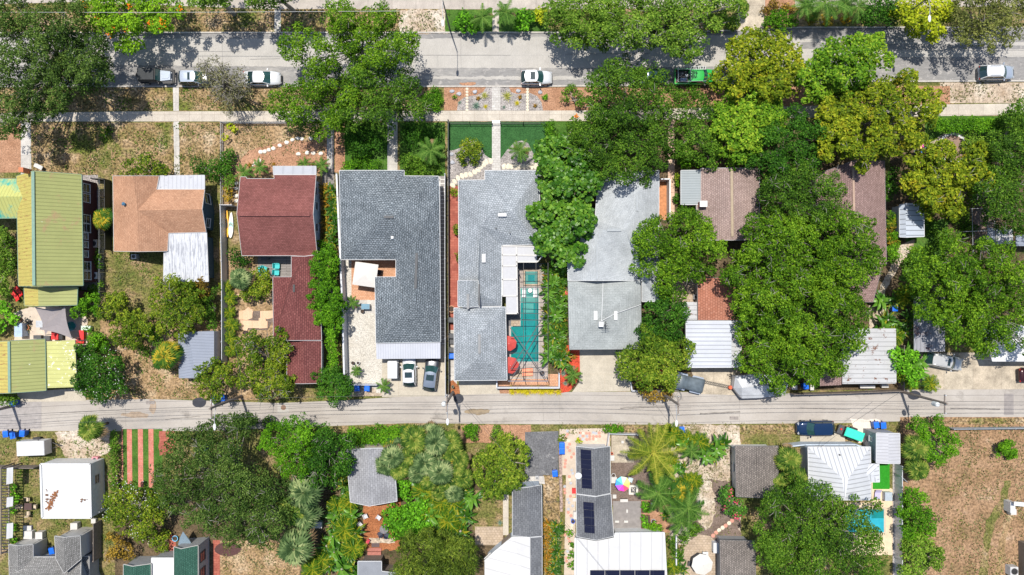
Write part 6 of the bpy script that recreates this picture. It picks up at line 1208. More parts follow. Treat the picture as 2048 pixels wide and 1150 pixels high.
# ------------------------------------------------------------ vehicles
def tyre(root, x, y, r=.34, w=.24):
    mb = MB(); n = 16
    mb.grid([[(x + r * f * math.cos(2 * math.pi * j / n), y + yy, r + r * f * math.sin(2 * math.pi * j / n)) for j in range(n)] for yy, f in ((-w / 2, .86), (-w / 2 + .04, 1), (w / 2 - .04, 1), (w / 2, .86))])
    o = mb.build('wheel', RUBBER, root); s = 1 if y > 0 else -1; rb = MB()
    rb.grid([[(x + r * .6 * math.cos(2 * math.pi * j / 10), y + s * yy, r + r * .6 * math.sin(2 * math.pi * j / 10)) for j in range(10)] for yy in (w / 2 - .02, w / 2 + .015)])
    q = rb.build('rim', ALU, root); q.parent = o
def car(label, cat, px, py, ang, L=4.5, W=1.82, Ht=1.6, col=None, style='suv', roof=None, sunroof=None, glass=GLASS, rails=False, name='parked_car', group=None, cover=None, zc=1.0):
    p = P(px, py, zc); root = thing(name, label, cat, (0, 0, 0), 0, group); a, w = L / 2, W / 2
    hood, belt = {'suv': (.95, 1.02), 'sedan': (.88, .93), 'pickup': (1.08, 1.14), 'van': (1.0, 1.05)}[style]
    tail = {'suv': .98, 'sedan': .98, 'pickup': 1.05, 'van': 1.02}[style]
    bed = style == 'pickup' and cover is None
    st = [(-a, .80, .62), (-a + .07, .93, tail * .92), (-a + .35, .98, tail)]
    if style == 'sedan': st[-1] = (-a + .5, .98, tail * .9); st += [(-a + 1.2, 1, belt - .08)]
    st += [(-.6, 1, belt), (.35, 1, belt), (a - 1.35, .985, hood + .03), (a - .7, .95, hood - .03), (a - .28, .86, hood - .13), (a - .07, .7, hood - .3), (a, .58, .5)]
    if bed: st = [(-a + 1.72, .98, belt), (-a + 1.76, 1, belt)] + st[3:]
    rings = []
    for x, k, z in st:
        h = w * k; e = .05 * (x > a - .5)
        rings.append([(x, -h * .93, .24), (x, -h, .42), (x, -h * 1.0, z * .62), (x, -h * .985, z - .12), (x, -h * .93, z - .02), (x, -h * .55, z + .035), (x, 0, z + .05), (x, h * .55, z + .035), (x, h * .93, z - .02), (x, h * .985, z - .12), (x, h, z * .62), (x, h, .42), (x, h * .93, .24)])
    mb = MB(); mb.grid([r_[::-1] for r_ in rings]); mb.build('body', col, root, smooth=True)
    if bed:
        mb = MB(); x0, x1 = -a, -a + 1.78; mb.box(x0 + .05, -w * .95, .3, x1, w * .95, .72); mb.build('bed_floor', BLACK, root)
        mb = MB(); mb.box(x0, w - .14, .34, x1, w, belt); mb.box(x0, -w, .34, x1, -w + .14, belt); mb.build('bed_sides', col, root)
        mb = MB(); mb.box(x0 - .05, -w + .04, .4, x0 + .06, w - .04, belt - .03); mb.build('tailgate', col, root)
    if style == 'suv': cb, ct, ft, fb = -a + .06, -a + .58, a - 2.05, a - 1.3
    elif style == 'van': cb, ct, ft, fb = -a + .08, -a + .3, a - 1.65, a - .85
    elif style == 'sedan': cb, ct, ft, fb = -a + .6, -a + 1.45, a - 2.15, a - 1.3
    else: cb, ct, ft, fb = -a + (1.8 if cover is None or cover != 'long' else .15), -a + (1.98 if cover is None or cover != 'long' else .5), a - 2.0, a - 1.35
    wb, wt = w * .9, w * .73; zt = Ht - .05; zb = belt - .03
    B4 = [(cb, -wb, zb), (fb, -wb, zb), (fb, wb, zb), (cb, wb, zb)]; T4 = [(ct, -wt, zt), (ft, -wt, zt), (ft, wt, zt), (ct, wt, zt)]
    def q(nm, pts, m, th=.0):
        mb = MB(); mb.face(pts); return mb.build(nm, m, root)
    def curved(x0, x1, bow, nm, m):   # windscreen / rear window bowed outward
        mb = MB(); k = 6; rows = []
        for (x, ww, z) in ((x0, wb, zb), (x1, wt, zt)):
            rows.append([(x + bow * (1 - (2 * j / k - 1) ** 2), -ww + 2 * ww * j / k, z) for j in range(k + 1)])
        mb.grid(rows, 0, False, False); return mb.build(nm, m, root, smooth=True)
    curved(fb, ft, .22, 'windscreen', TEALG if glass is GLASS else glass); curved(cb, ct, -.12, 'rear_window', GLASS)
    for s in (-1, 1): q('side_window', [(cb, s * wb, zb), (fb, s * wb, zb), (ft, s * wt, zt), (ct, s * wt, zt)], GLASS)
    mb = MB(); ww = wt + .03; k = 6; rows = []
    for i in range(7):
        t = i / 6; x = ct - .07 + (ft - ct + .16) * t; e = (1 - (2 * t - 1) ** 4)
        rows.append([(x + (.18 if t > .5 else -.08) * (1 - (2 * j / k - 1) ** 2) * abs(2 * t - 1), -ww + 2 * ww * j / k, zt + .02 + .05 * (1 - (2 * j / k - 1) ** 4) * (.35 + .65 * e)) for j in range(k + 1)])
    mb.grid([r_[::-1] for r_ in rows], 0, False, False); mb.grid([[(x, y, z - .035) for x, y, z in r_] for r_ in rows], 0, False, False); mb.build('roof', roof or col, root, smooth=True)
    mb = MB()
    for s in (-1, 1):
        mb.tube([(fb, s * wb, zb), (ft, s * (wt + .01), zt + .02)], .045, 5); mb.tube([(cb, s * wb, zb), (ct, s * (wt + .01), zt + .02)], .06, 5)
        mx = (ft + ct) / 2; mb.tube([(mx, s * (wb + .005), zb), (mx - .03, s * (wt + .02), zt)], .04, 4); mb.tube([(ct, s * ww, zt + .01), (ft, s * ww, zt + .01)], .035, 4)
    mb.tube([(ft, -ww, zt + .01), (ft, ww, zt + .01)], .03, 4); mb.build('pillars', roof or col, root)
    if sunroof:
        mb = MB(); l0, l1 = sunroof; x0 = ct + (ft - ct) * l0; x1 = ct + (ft - ct) * l1; mb.box(x0, -wt * .72, zt + .05, x1, wt * .72, zt + .082); mb.build('sunroof', GLASS, root)
    if rails:
        for s in (-1, 1): mb = MB(); mb.tube([(ct + .1, s * wt * .9, zt + .05), (ct + .25, s * wt * .9, zt + .12), (ft - .35, s * wt * .9, zt + .12), (ft - .2, s * wt * .9, zt + .05)], .022, 5); mb.build('roof_rail', ALU, root)
    if cover == 'tonneau' : mb = MB(); mb.box(-a + .04, -w * .92, tail + .0, -a + 1.78, w * .92, tail + .09); mb.build('tonneau_cover', col, root)
    for x in (-a + .85, a - .85):
        for s in (-1, 1): tyre(root, x, s * (w - .1))
    for s in (-1, 1):
        mb = MB(); mb.obox((a - .2, s * w * .64, hood - .2), (.22, .3, .12), -s * .5); mb.build('headlight', LAMPW, root)
        mb = MB(); mb.obox((-a + .09, s * w * .78, tail - .2), (.14, .3, .16), s * .25); mb.build('tail_light', LAMPRED, root)
        mb = MB(); mb.obox((fb - .25, s * (w + .12), belt + .06), (.14, .24, .15), -s * .25); mb.build('side_mirror', col if style != 'pickup' else BLACK, root)
    mb = MB(); mb.box(a - .06, -w * .42, .45, a + .015, w * .42, .66); mb.build('grille', BLACK, root)
    mb = MB(); mb.box(-a - .03, -w * .8, .34, -a + .12, w * .8, .52); mb.box(a - .12, -w * .6, .26, a + .04, w * .6, .4); mb.build('bumper', BLACK, root)
    root.location = (p[0], p[1], 0); root.rotation_euler = (0, 0, R(ang)); return root
C_SILV = paint('silver_paint', (.5, .51, .52), .25, .5); C_WHITE = paint('pearl_white_paint', (.6, .61, .62), .2, .1); C_BLK = paint('black_paint', (.012, .012, .014), .2, .2); C_NAVY = paint('navy_paint', (.008, .03, .085), .15, .3)
C_GREY = paint('blue_grey_paint', (.22, .26, .32), .22, .5); C_GREEN = paint('bright_green_paint', (.025, .38, .06), .25, .1); C_PALE = paint('ice_blue_paint', (.42, .47, .54), .25, .4); C_GUN = paint('gunmetal_paint', (.05, .053, .06), .25, .4); C_BEI = paint('pale_silver_paint', (.58, .57, .54), .3, .4)
car('silver sedan parked on the near side of the street', 'car', 523, 155, 0, 4.6, 1.78, 1.42, C_WHITE, 'sedan')
car('pearl white crossover with dark glass sunroof parked before the gravel verge', 'car', 1074, 154, 0, 3.85, 1.72, 1.6, C_WHITE, 'suv', sunroof=(.42, .9), glass=TEALG)
car('pale silver station wagon with roof ribs parked at the right end of the street', 'car', 1996, 144, 1, 4.4, 1.78, 1.65, C_PALE, 'suv', roof=C_WHITE, rails=True)
car('dark car with silver roof panels parked under the scrubby tree', 'car', 390, 155, 0, 4.1, 1.72, 1.65, C_GUN, 'suv', roof=C_PALE, sunroof=(.55, .75))
car('white crossover with black glass roof under the awning', 'car', 818, 740, 91, 3.9, 1.72, 1.6, C_WHITE, 'suv', sunroof=(.38, .92))
car('grey blue crossover with black glass roof beside the white fence', 'car', 862, 747, 83, 4.2, 1.8, 1.62, C_GUN, 'suv', roof=C_GREY, sunroof=(.45, .92))
car('navy blue station wagon parked beside the turquoise covered trailer', 'car', 1632, 857, 181, 4.55, 1.82, 1.6, C_NAVY, 'suv')
car('silver wagon with roof rack parked below the corrugated shelter', 'car', 1891, 723, -11, 4.7, 1.78, 1.62, C_BEI, 'suv', sunroof=(.82, .98), rails=True)
car('dark red car cut off by the right edge of the view', 'car', 2077, 750, 2, 4.4, 1.75, 1.5, paint('dark_red_paint', (.045, .01, .012)), 'sedan')
car('dark blue pickup truck hidden under the street oak behind the green one', 'pickup truck', 1300, 152, 0, 4.6, 1.85, 1.6, C_NAVY, 'pickup', name='pickup_truck')
rc = car('red car hidden under the mango tree by the alley', 'car', 1303, 753, 5, 3.6, 1.6, 1.4, paint('cherry_paint', (.4, .01, .03)), 'sedan')
gp = car('bright green pickup truck with a ladder rack and loaded bed', 'pickup truck', 1392, 153, 0, 5.2, 1.92, 1.62, C_GREEN, 'pickup', name='pickup_truck')
px_, py_ = gp.location.x, gp.location.y
def on(root, name, mb, m):
    o = mb.build(name, m, root, off=(0, 0, 0)); return o
mb = MB()
for y in (.62, .95): mb.tube([(-2.5, y, 1.9), (1.0, y, 1.9)], .03, 5)
for i in range(13): mb.tube([(-2.45 + i * .28, .62, 1.9), (-2.45 + i * .28, .95, 1.9)], .022, 4)
ld = on(None, 'ladder', mb, ALU); ld.location = (px_, py_, 0); tag(ld, 'aluminium ladder carried on the left side of the green pickup', 'ladder')
mb = MB()
for x in (-2.4, -.9):
    for y in (-.85, .9): mb.tube([(x, y, 1.0), (x, y, 1.85)], .03, 5)
    mb.tube([(x, -.85, 1.85), (x, .9, 1.85)], .03, 5)
mb.tube([(-2.4, -.85, 1.85), (1.1, -.78, 1.85)], .03, 5); on(gp, 'ladder_rack', mb, CHROME)
for i, (dx, dy, s, m, nm, lb) in enumerate(((-1.2, .1, (.35, .4, .4), WHITE, 'bucket', 'white bucket in the bed of the green pickup nearest the ladder'), (-1.25, -.3, (.3, .3, .35), OFFW, 'bucket', 'cream bucket in the bed of the green pickup'), (-1.6, -.45, (.7, .4, .35), plain('tool_blue', (.2, .27, .4), .5), 'tool_box', 'pale blue tool box in the bed of the green pickup'), (-2.0, .2, (.4, .5, .3), DGREY, 'tool_box', 'dark tool box in the bed of the green pickup'), (-1.7, .35, (.25, .25, .35), MGREY, 'gas_can', 'grey can in the bed of the green pickup'))):
    mb = MB()
    if 'bucket' in nm or 'can' in nm: mb.lathe((0, 0, 0), [(s[0] * .4, 0), (s[0] * .5, s[2]), (s[0] * .53, s[2]), (s[0] * .53, s[2] + .03), (.02, s[2] + .04)], 12)
    else: mb.box(-s[0] / 2, -s[1] / 2, 0, s[0] / 2, s[1] / 2, s[2]); mb.box(-s[0] / 2 - .02, -s[1] / 2 - .02, s[2], s[0] / 2 + .02, s[1] / 2 + .02, s[2] + .05); mb.box(-.1, -.02, s[2] + .05, .1, .02, s[2] + .09)
    o = mb.build(nm, m, None, off=(0, 0, 0)); o.location = (px_ + dx, py_ + dy, .73); tag(o, lb, nm.replace('_', ' '))

def jeep(label, px, py, ang, tarp=False):
    p = P(px, py, 1.1); root = thing('jeep', label, 'car')
    if not tarp:
        bc = C_PALE
        mb = MB(); mb.box(-2.0, -.78, .45, .55, .78, 1.12); mb.build('body', C_GUN, root)
        mb = MB(); mb.prism([(.55, -.72), (1.85, -.58), (1.85, .58), (.55, .72)], .5, 1.08, top=[(.57, -.66), (1.8, -.52), (1.8, .52), (.57, .66)]); mb.build('hood', bc, root)
        mb = MB(); mb.prism([(.75, -.42), (1.5, -.34), (1.68, -.2), (1.68, .2), (1.5, .34), (.75, .42)], 1.075, 1.12); mb.build('hood_bulge', bc, root)
        mb = MB(); mb.prism([(-2.05, -.8), (.2, -.78), (.2, .78), (-2.05, .8)], 1.1, 1.85, top=[(-1.9, -.7), (.12, -.7), (.12, .7), (-1.9, .7)]); mb.build('soft_top', plain('canvas', (.04, .043, .045), .9), root)
        mb = MB(); mb.face([(.56, -.72, 1.1), (.56, .72, 1.1), (.24, .68, 1.78), (.24, -.68, 1.78)]); mb.build('windscreen', TEALG, root)
        mb = MB(); mb.tube([(.58, -.76, 1.1), (.24, -.71, 1.82), (.24, .71, 1.82), (.58, .76, 1.1)], .04, 5); mb.build('windscreen_frame', BLACK, root)
        for s in (-1, 1):
            mb = MB(); mb.prism([(.75, s * .6), (2.0, s * .6), (2.05, s * .92), (.85, s * .95)], .86, .93); mb.build('fender', BLACK, root)
            mb = MB(); mb.prism([(-1.95, s * .78), (-.9, s * .78), (-.95, s * .92), (-1.9, s * .92)], .86, .93); mb.build('fender', BLACK, root)
            mb = MB(); mb.lathe((1.84, s * .42, .85), [(.1, 0), (.1, .02)], 10); mb.build('headlight', LAMPW, root); mb = MB(); mb.obox((.45, s * .98, 1.2), (.1, .22, .2)); mb.build('side_mirror', BLACK, root)
            for x in (-1.35, 1.35): tyre(root, x, s * .72, .39, .26)
        mb = MB(); mb.box(1.98, -.85, .5, 2.16, .85, .72); mb.build('bumper', BLACK, root); mb = MB(); mb.grid([[(-2.0 - t, .4 * math.cos(a), 1.0 + .4 * math.sin(a)) for a in [6.283 * j / 14 for j in range(14)]] for t in (.05, .28)]); mb.build('spare_wheel', RUBBER, root)
    else:
        TP = plain('grey_tarpaulin', (.10, .125, .145), .45, 0, .25, 1.5)
        prof = [(-2.02, .62, 1.05), (-1.85, .78, 1.5), (-1.2, .84, 1.82), (-.75, .84, 1.84), (-.55, .8, 1.62), (.1, .78, 1.45), (.9, .84, 1.38), (1.6, .86, 1.3), (2.0, .82, 1.1), (2.12, .66, .75)]
        rings = [[(x, -h * 1.02, .45), (x, -h * 1.04, z * .62), (x, -h, z - .1), (x, -h * .7, z), (x, 0, z + .05), (x, h * .7, z), (x, h, z - .1), (x, h * 1.04, z * .62), (x, h * 1.02, .45)] for x, h, z in prof]
        rings = [[(x + .03 * math.sin(i * 2.1 + y * 5), y + .03 * math.cos(i * 3), z + .03 * math.sin(y * 6 + i)) for x, y, z in r_] for i, r_ in enumerate(rings)]
        mb = MB(); mb.grid([r_[::-1] for r_ in rings]); mb.build('tarpaulin', TP, root, smooth=True)
        mb = MB(); mb.box(-2.2, -.8, .35, 1.9, .8, .75); mb.build('body', C_PALE, root)
        for s in (-1, 1):
            for x0, x1 in ((-1.7, -.1), (.4, 1.9)): mb = MB(); mb.prism([(x0, s * .8), (x1, s * .8), (x1 - .1, s * 1.06), (x0 + .1, s * 1.06)], .8, .86); mb.build('fender', C_PALE, root)
            for x in (-1.3, 1.25): tyre(root, x, s * .78, .38, .26)
    root.location = (p[0], p[1], 0); root.rotation_euler = (0, 0, R(ang)); return root
jeep('black soft top jeep with pale blue hood parked first in the street row', 311, 151, 0); jeep('jeep wrapped in a dark grey tarpaulin in front of the ribbed metal garage', 1376, 766, -13, True)
# golf cart
gc = thing('golf_cart', 'golf cart with plain white roof parked beside the white gravel yard', 'golf cart'); p = P(785, 740, 1.7)
mb = MB(); mb.box(-.58, -1.1, .3, .58, 1.1, .62); mb.build('body', OFFW, gc); mb = MB(); mb.prism([(-.6, -1.05), (.6, -1.05), (.62, 1.0), (.5, 1.12), (-.5, 1.12), (-.62, 1.0)], 1.78, 1.86, top=[(-.54, -1.0), (.54, -1.0), (.56, .95), (.45, 1.05), (-.45, 1.05), (-.56, .95)]); mb.build('roof', WHITE, gc)
mb = MB(); mb.box(-.5, -.6, .62, .5, -.1, .8); mb.box(-.5, -.7, .8, .5, -.58, 1.2); mb.build('seat', plain('seat_vinyl', (.4, .36, .3), .6), gc)
for sx in (-1, 1):
    for sy in (-1, 1): mb = MB(); mb.tube([(sx * .52, sy * .9, .6), (sx * .5, sy * .8, 1.79)], .02, 5); mb.build('roof_post', BLACK, gc)
    for sy in (-.75, .8): tyre_o = MB(); tyre_o.grid([[(sx * .5 + t, sy + .22 * math.cos(a), .22 + .22 * math.sin(a)) for a in [6.283 * j / 12 for j in range(12)]] for t in (-.09, .09)]); tyre_o.build('wheel', RUBBER, gc)
gc.location = (p[0], p[1], 0)

def trailer(name, label, px, py, ang, L, W, h0, h1, bodym, topm, tongue=1.2, ribs=False, prof=None, tl=1, frontm=None):
    root = thing(name, label, 'trailer'); a, w = L / 2, W / 2
    mb = MB(); mb.box(-a, -w, h0, a, w, h1); mb.build('body', bodym, root)
    mb = MB(); mb.prism([(-a - .02, -w - .02), (a + .02, -w - .02), (a + .02, w + .02), (-a - .02, w + .02)], h1, h1 + .08, top=[(-a + .05, -w + .05), (a - .05, -w + .05), (a - .05, w - .05), (-a + .05, w - .05)]); mb.build('cover', topm, root)
    for s in (-1, 1):
        mb = MB(); mb.grid([[(.0 + .32 * math.cos(t), s * (w + .12) + d, .32 + .32 * math.sin(t)) for t in [6.283 * j / 14 for j in range(14)]] for d in (-.1, .1)]); mb.build('wheel', RUBBER, root)
        mb = MB(); mb.box(-.45, s * (w + .12) - .13, .68, .45, s * (w + .12) + .13, .72); mb.build('mudguard', BLACK, root)
    mb = MB(); mb.tube([(tl * a, -w * .5, h0 + .05), (tl * (a + tongue), 0, h0)], .05, 5); mb.tube([(tl * a, w * .5, h0 + .05), (tl * (a + tongue), 0, h0)], .05, 5); mb.obox((tl * (a + tongue), 0, h0), (.25, .15, .12)); mb.build('tow_bar', BLACK, root)
    p = P(px, py, h1); root.location = (p[0], p[1], 0); root.rotation_euler = (0, 0, R(ang)); return root
t1 = trailer('cargo_trailer', 'white enclosed cargo trailer on the grass south of the alley at the left', 61, 897, 2, 3.35, 1.75, .45, 1.9, WHITE, WHITE, .9)
mb = MB(); mb.face([(1.69, -.87, .5), (1.69, .87, .5), (1.69, .87, 1.9), (1.69, -.87, 1.9)]); mb.build('front_panel', OFFW, t1, off=(0, 0, 0)); mb = MB(); mb.obox((.4, .92, 1.5), (.7, .15, .3)); mb.build('side_vent', MGREY, t1, off=(0, 0, 0))
TEAL = plain('turquoise_tarp', (.03, .62, .42), .5, 0, .06)
t2 = trailer('utility_trailer', 'trailer under a bright turquoise cover with a black tray at its front', 1709, 869, -20, 2.35, 1.1, .5, 1.25, BLACK, TEAL, .5, tl=-1)
mb = MB(); mb.box(-1.9, -.55, .5, -1.2, .55, .75); mb.build('tray', DGREY, t2, off=(0, 0, 0)); mb = MB(); mb.lathe((-1.55, .05, .75), [(.12, 0), (.12, .12)], 10); mb.build('red_lamp', RED, t2, off=(0, 0, 0))
# big tarped camper with lattice tongue
cp = wthing('tarped_camper', 'camper trailer under a silver tarpaulin half beneath the oak at the alley', 'trailer', P(1530, 778)[:2])
TS = plain('silver_tarp', (.46, .47, .49), .4, 0, .12, 1.2); TB = plain('tan_tarp', (.5, .44, .34), .6)
T_ = dict(a=(1471, 752, 1.9), b=(1467, 776, 1.5), c=(1484, 797, 1.6), d=(1520, 796, 1.7), e=(1570, 789, 1.7), f=(1577, 768, 1.8), g=(1565, 755, 1.9), h=(1520, 748, 2.0), k=(1484, 776, 2.5), l=(1550, 770, 2.5))
mb = MB(); W_ = {k: P(*v) for k, v in T_.items()}
for f, mi in (('b c k', 1), ('a b k', 1), ('c d k', 0), ('d l k', 0), ('d e l', 0), ('e f l', 0), ('f g l', 0), ('g h k l', 0), ('h a k', 0)): mb.face([W_[k] for k in f.split()], mi)
for a, b_ in zip('abcdefgh', 'bcdefgha'): A, B = W_[a], W_[b_]; mb.face([A, (A[0], A[1], .5), (B[0], B[1], .5), B], 0)
mb.build('tarpaulin', [TS, TS], cp)
mb = MB(); c = P(1522, 775); mb.obox((c[0], c[1], .42), (5.6, 1.7, .2), .06); mb.build('chassis', BLACK, cp)
for s in (-1, 1): c = P(1535, 775 + s * 14); mb = MB(); mb.grid([[(c[0] + .32 * math.cos(t), c[1] + d, .32 + .32 * math.sin(t)) for t in [6.283 * j / 14 for j in range(14)]] for d in (-.1, .1)]); mb.build('wheel', RUBBER, cp)
mb = MB(); A, B = Vector(P(1408, 763, .55)), Vector(P(1462, 774, .55)); n_ = Vector((B.y - A.y, A.x - B.x, 0)).normalized() * .13
mb.tube([A + n_, B + n_], .03, 5); mb.tube([A - n_, B - n_], .03, 5)
for i in range(14): t = i / 14; mb.tube([A.lerp(B, t) + n_, A.lerp(B, t + 1 / 14) - n_], .025, 4)
mb.build('lattice_tow_bar', BLACK, cp); mb = MB(); c = P(1461, 775, .6); mb.lathe((c[0], c[1], .3), [(.22, 0), (.25, .3), (.2, .45)], 10); mb.build('tongue_jack', plain('orange_plastic', (.8, .12, .04), .5), cp)

# ------------------------------------------------------------ fences and walls
def fence(name, label, pts, h, m, cat='fence', style='panel', step=2.4, w=.06, postm=None, cap=None, gap=None):
    q = [P(*p)[:2] for p in pts]; cx = sum(a for a, _ in q) / len(q); cy = sum(b for _, b in q) / len(q); root = wthing(name, label, cat, (cx, cy))
    mb = MB(); posts = []; idx = 0
    for i in range(len(q) - 1):
        a, b_ = q[i], q[i + 1]; L = math.hypot(b_[0] - a[0], b_[1] - a[1]); n = max(1, round(L / step))
        if style == 'panel': mb.seg(a, b_, w, .04, h)
        elif style == 'wall': mb.seg(a, b_, w, -.05, h)
        elif style == 'picket':
            k = int(L / .16)
            for j in range(k): t = (j + .5) / k; mb.obox((a[0] + (b_[0] - a[0]) * t, a[1] + (b_[1] - a[1]) * t, h / 2), (.08, .03, h), math.atan2(b_[1] - a[1], b_[0] - a[0]))
            for z in (.25, h - .2): mb.seg(a, b_, .05, z - .04, z + .04)
        elif style == 'rail':
            for z in (h, .15): mb.seg(a, b_, .05, z - .05, z)
            k = int(L / .14)
            for j in range(k): t = (j + .5) / k; mb.obox((a[0] + (b_[0] - a[0]) * t, a[1] + (b_[1] - a[1]) * t, h / 2), (.02, .02, h - .1), 0)
        elif style == 'mesh':
            mb.tube([(a[0], a[1], h), (b_[0], b_[1], h)], .025, 5); k = int(L / .25)
            for j in range(k): t = (j + .5) / k; x, y = a[0] + (b_[0] - a[0]) * t, a[1] + (b_[1] - a[1]) * t; mb.tube([(x, y, 0), (x, y, h)], .006, 3)
            for z in (.3, .6, .9): mb.tube([(a[0], a[1], z), (b_[0], b_[1], z)], .006, 3)
        for j in range(n + 1):
            if j == 0 and i > 0: continue
            t = j / n; posts.append((a[0] + (b_[0] - a[0]) * t, a[1] + (b_[1] - a[1]) * t))
    mb.build({'panel': 'panel', 'wall': 'wall', 'picket': 'pickets', 'rail': 'railing', 'mesh': 'mesh'}[style], m, root)
    if cap: 
        c = MB()
        for i in range(len(q) - 1): c.seg(q[i], q[i + 1], w + .08, h, h + .06)
        c.build('coping', cap, root)
    if style != 'wall':
        pm = postm or m; pw = .12 if style == 'panel' else .07; p0 = MB(); p0.box(-pw / 2, -pw / 2, 0, pw / 2, pw / 2, h + .05); p0.grid([[(-pw * .6, -pw * .6, h + .05), (pw * .6, -pw * .6, h + .05), (pw * .6, pw * .6, h + .05), (-pw * .6, pw * .6, h + .05)], [(-.01, -.01, h + .12), (.01, -.01, h + .12), (.01, .01, h + .12), (-.01, .01, h + .12)]])
        o0 = p0.build('post', pm, root, off=(0, 0, 0)); o0.location = (posts[0][0] - cx, posts[0][1] - cy, 0)
        for x, y in posts[1:]: o = o0.copy(); COL.objects.link(o); o.location = (x - cx, y - cy, 0)
    return root
fence('vinyl_fence', 'tall white fence between the tan house and the surfboards', [(474, 413), (452, 413), (455, 560), (455, 722)], 1.85, VINYL)
fence('vinyl_fence', 'white fence west of the white gravel yard', [(680, 352), (684, 440), (691, 600), (695, 745)], 1.85, VINYL, w=.2)
fence('vinyl_fence', 'short white fence above the two blue bins', [(702, 767), (757, 767)], 1.5, VINYL)
fence('vinyl_fence', 'white fence along the grey block path and driveway', [(892, 352), (892, 560), (893, 790)], 1.6, VINYL, w=.05)
fence('metal_fence', 'dark fence between the white fence and the red paver path', [(898, 245), (898, 470), (899, 785)], 1.3, DGREY)
fence('vinyl_fence', 'white fence below the pool cage at the alley', [(994, 755), (994, 773), (1117, 773), (1117, 745)], 1.3, VINYL, w=.14)
fence('aluminium_fence', 'low dark railing along the left artificial lawn', [(896, 248), (984, 248)], 1.1, BLACK, style='rail')
fence('aluminium_fence', 'low dark railing along the right artificial lawn', [(1001, 248), (1092, 248)], 1.1, BLACK, style='rail')
fence('picket_fence', 'white picket fence around the front garden of the red shingle house', [(576, 247), (447, 247), (447, 412)], 1.0, VINYL, style='picket')
fence('picket_fence', 'white picket fence beside the wooden boards of the red shingle house path', [(667, 247), (667, 345)], 1.0, VINYL, style='picket')
fence('chain_link_fence', 'thin metal fence between the maroon house and the tan house', [(210, 358), (210, 620)], 1.3, ALU, style='mesh')
fence('wooden_fence', 'dark wooden fence beside the maroon house', [(196, 360), (222, 362), (223, 500)], 1.5, BLACK)
fence('garden_wall', 'white walled planting bed under the mango tree by the alley', [(1258, 752), (1262, 780), (1338, 780), (1338, 765)], .8, VINYL, cat='wall', style='wall', w=.14)
fence('garden_wall', 'L shaped white wall beside the narrow orange path', [(1316, 362), (1334, 362), (1334, 440)], 1.7, W_WH, cat='wall', style='wall', w=.15)
fence('wooden_fence', 'grey wooden fence along the alley below the rusty garage roof', [(1580, 786), (1690, 783), (1796, 779), (1796, 690)], 1.5, WOODG)
fence('metal_fence', 'pale grey horizontal fence along the top of the dry lot', [(1897, 855), (2300, 851)], 1.2, plain('blue_grey_metal', (.3, .34, .38), .5))
fence('vinyl_fence', 'long white fence between the pool garden and the dry lot', [(1789, 926), (1789, 1200)], 1.85, plain('fence_grey', (.5, .51, .54), .5), w=.08)
fence('wooden_fence', 'brown wooden fence at the left edge beside the small patio table', [(-20, 930), (84, 930)], 1.7, WOODG); fence('wooden_fence', 'dark wooden fence east of the bay gabled house', [(203, 1040), (203, 1112), (186, 1112)], 1.8, WOODG)
fence('vinyl_fence', 'white fence corner beside the solar house gable', [(1212, 893), (1216, 864), (1272, 866)], 1.2, VINYL)
fence('vinyl_fence', 'white fence piece in the broad leaved bed', [(1358, 878), (1386, 884)], 1.2, VINYL); fence('vinyl_fence', 'white fence linking the taupe cottage and white house', [(1460, 890), (1475, 894)], 1.4, VINYL)
fence('vinyl_fence', 'low white wall in front of the white metal house', [(1566, 888), (1600, 884), (1700, 884), (1722, 892)], 1.6, W_BL, w=.15)
fence('vinyl_fence', 'white fence west of the paved yard with the cream parasol', [(1347, 1065), (1347, 1120)], 1.6, VINYL, w=.15)
fence('wooden_fence', 'wooden fence slanting beside the small block patio', [(985, 1098), (1020, 1066)], 1.6, WOODG)
fence('retaining_wall', 'rubble wall between the asphalt drive and the cream yard', [(1120, 908), (1122, 1020)], .7, plain('rubble', (.3, .22, .18), .9, 0, .7, 5), cat='wall', style='wall', w=.35)
fence('garden_gate', 'white gate with grey bars on the narrow passage of the white fence', [(1787, 945), (1800, 957)], 1.7, ALU, cat='gate', style='rail')
fence('aluminium_gate', 'low gate over the pale paver path', [(984, 246), (1001, 246)], 1.1, ALU, cat='gate', style='rail')
fence('chain_link_fence', 'low chain link fence on the small yard beside the asphalt drive', [(1092, 1000), (1119, 999)], .9, BLACK, style='mesh')
fence('iron_fence', 'black iron railing along the white ribbed roof', [(1228, 1062), (1320, 1062)], .9, BLACK, style='rail')

# ------------------------------------------------------------ wheelie bins
def mkbin(nm, m, m2):
    r0 = thing(nm, 'bin', 'bin'); mb = MB(); mb.grid([[(-.24, -.28, .06), (.24, -.28, .06), (.24, .26, .06), (-.24, .26, .06)], [(-.3, -.36, 1.0), (.3, -.36, 1.0), (.3, .34, 1.0), (-.3, .34, 1.0)]]); mb.build('body', m2, r0)
    mb = MB(); mb.grid([[(-.33, -.40, 1.0), (.33, -.40, 1.0), (.33, .38, 1.0), (-.33, .38, 1.0)], [(-.33, -.40, 1.04), (.33, -.40, 1.04), (.33, .38, 1.06), (-.33, .38, 1.06)], [(-.22, -.28, 1.09), (.22, -.28, 1.09), (.22, .26, 1.12), (-.22, .26, 1.12)]]); mb.build('lid', m, r0)
    mb = MB(); mb.tube([(-.26, .36, .98), (-.26, .46, .98), (.26, .46, .98), (.26, .36, .98)], .02, 5); mb.build('handle', m2, r0)
    for s in (-1, 1): mb = MB(); mb.grid([[(s * .27 + d, .33 + .12 * math.cos(t), .12 + .12 * math.sin(t)) for t in [6.283 * j / 10 for j in range(10)]] for d in (-.03, .03)]); mb.build('wheel', RUBBER, r0)
    return r0
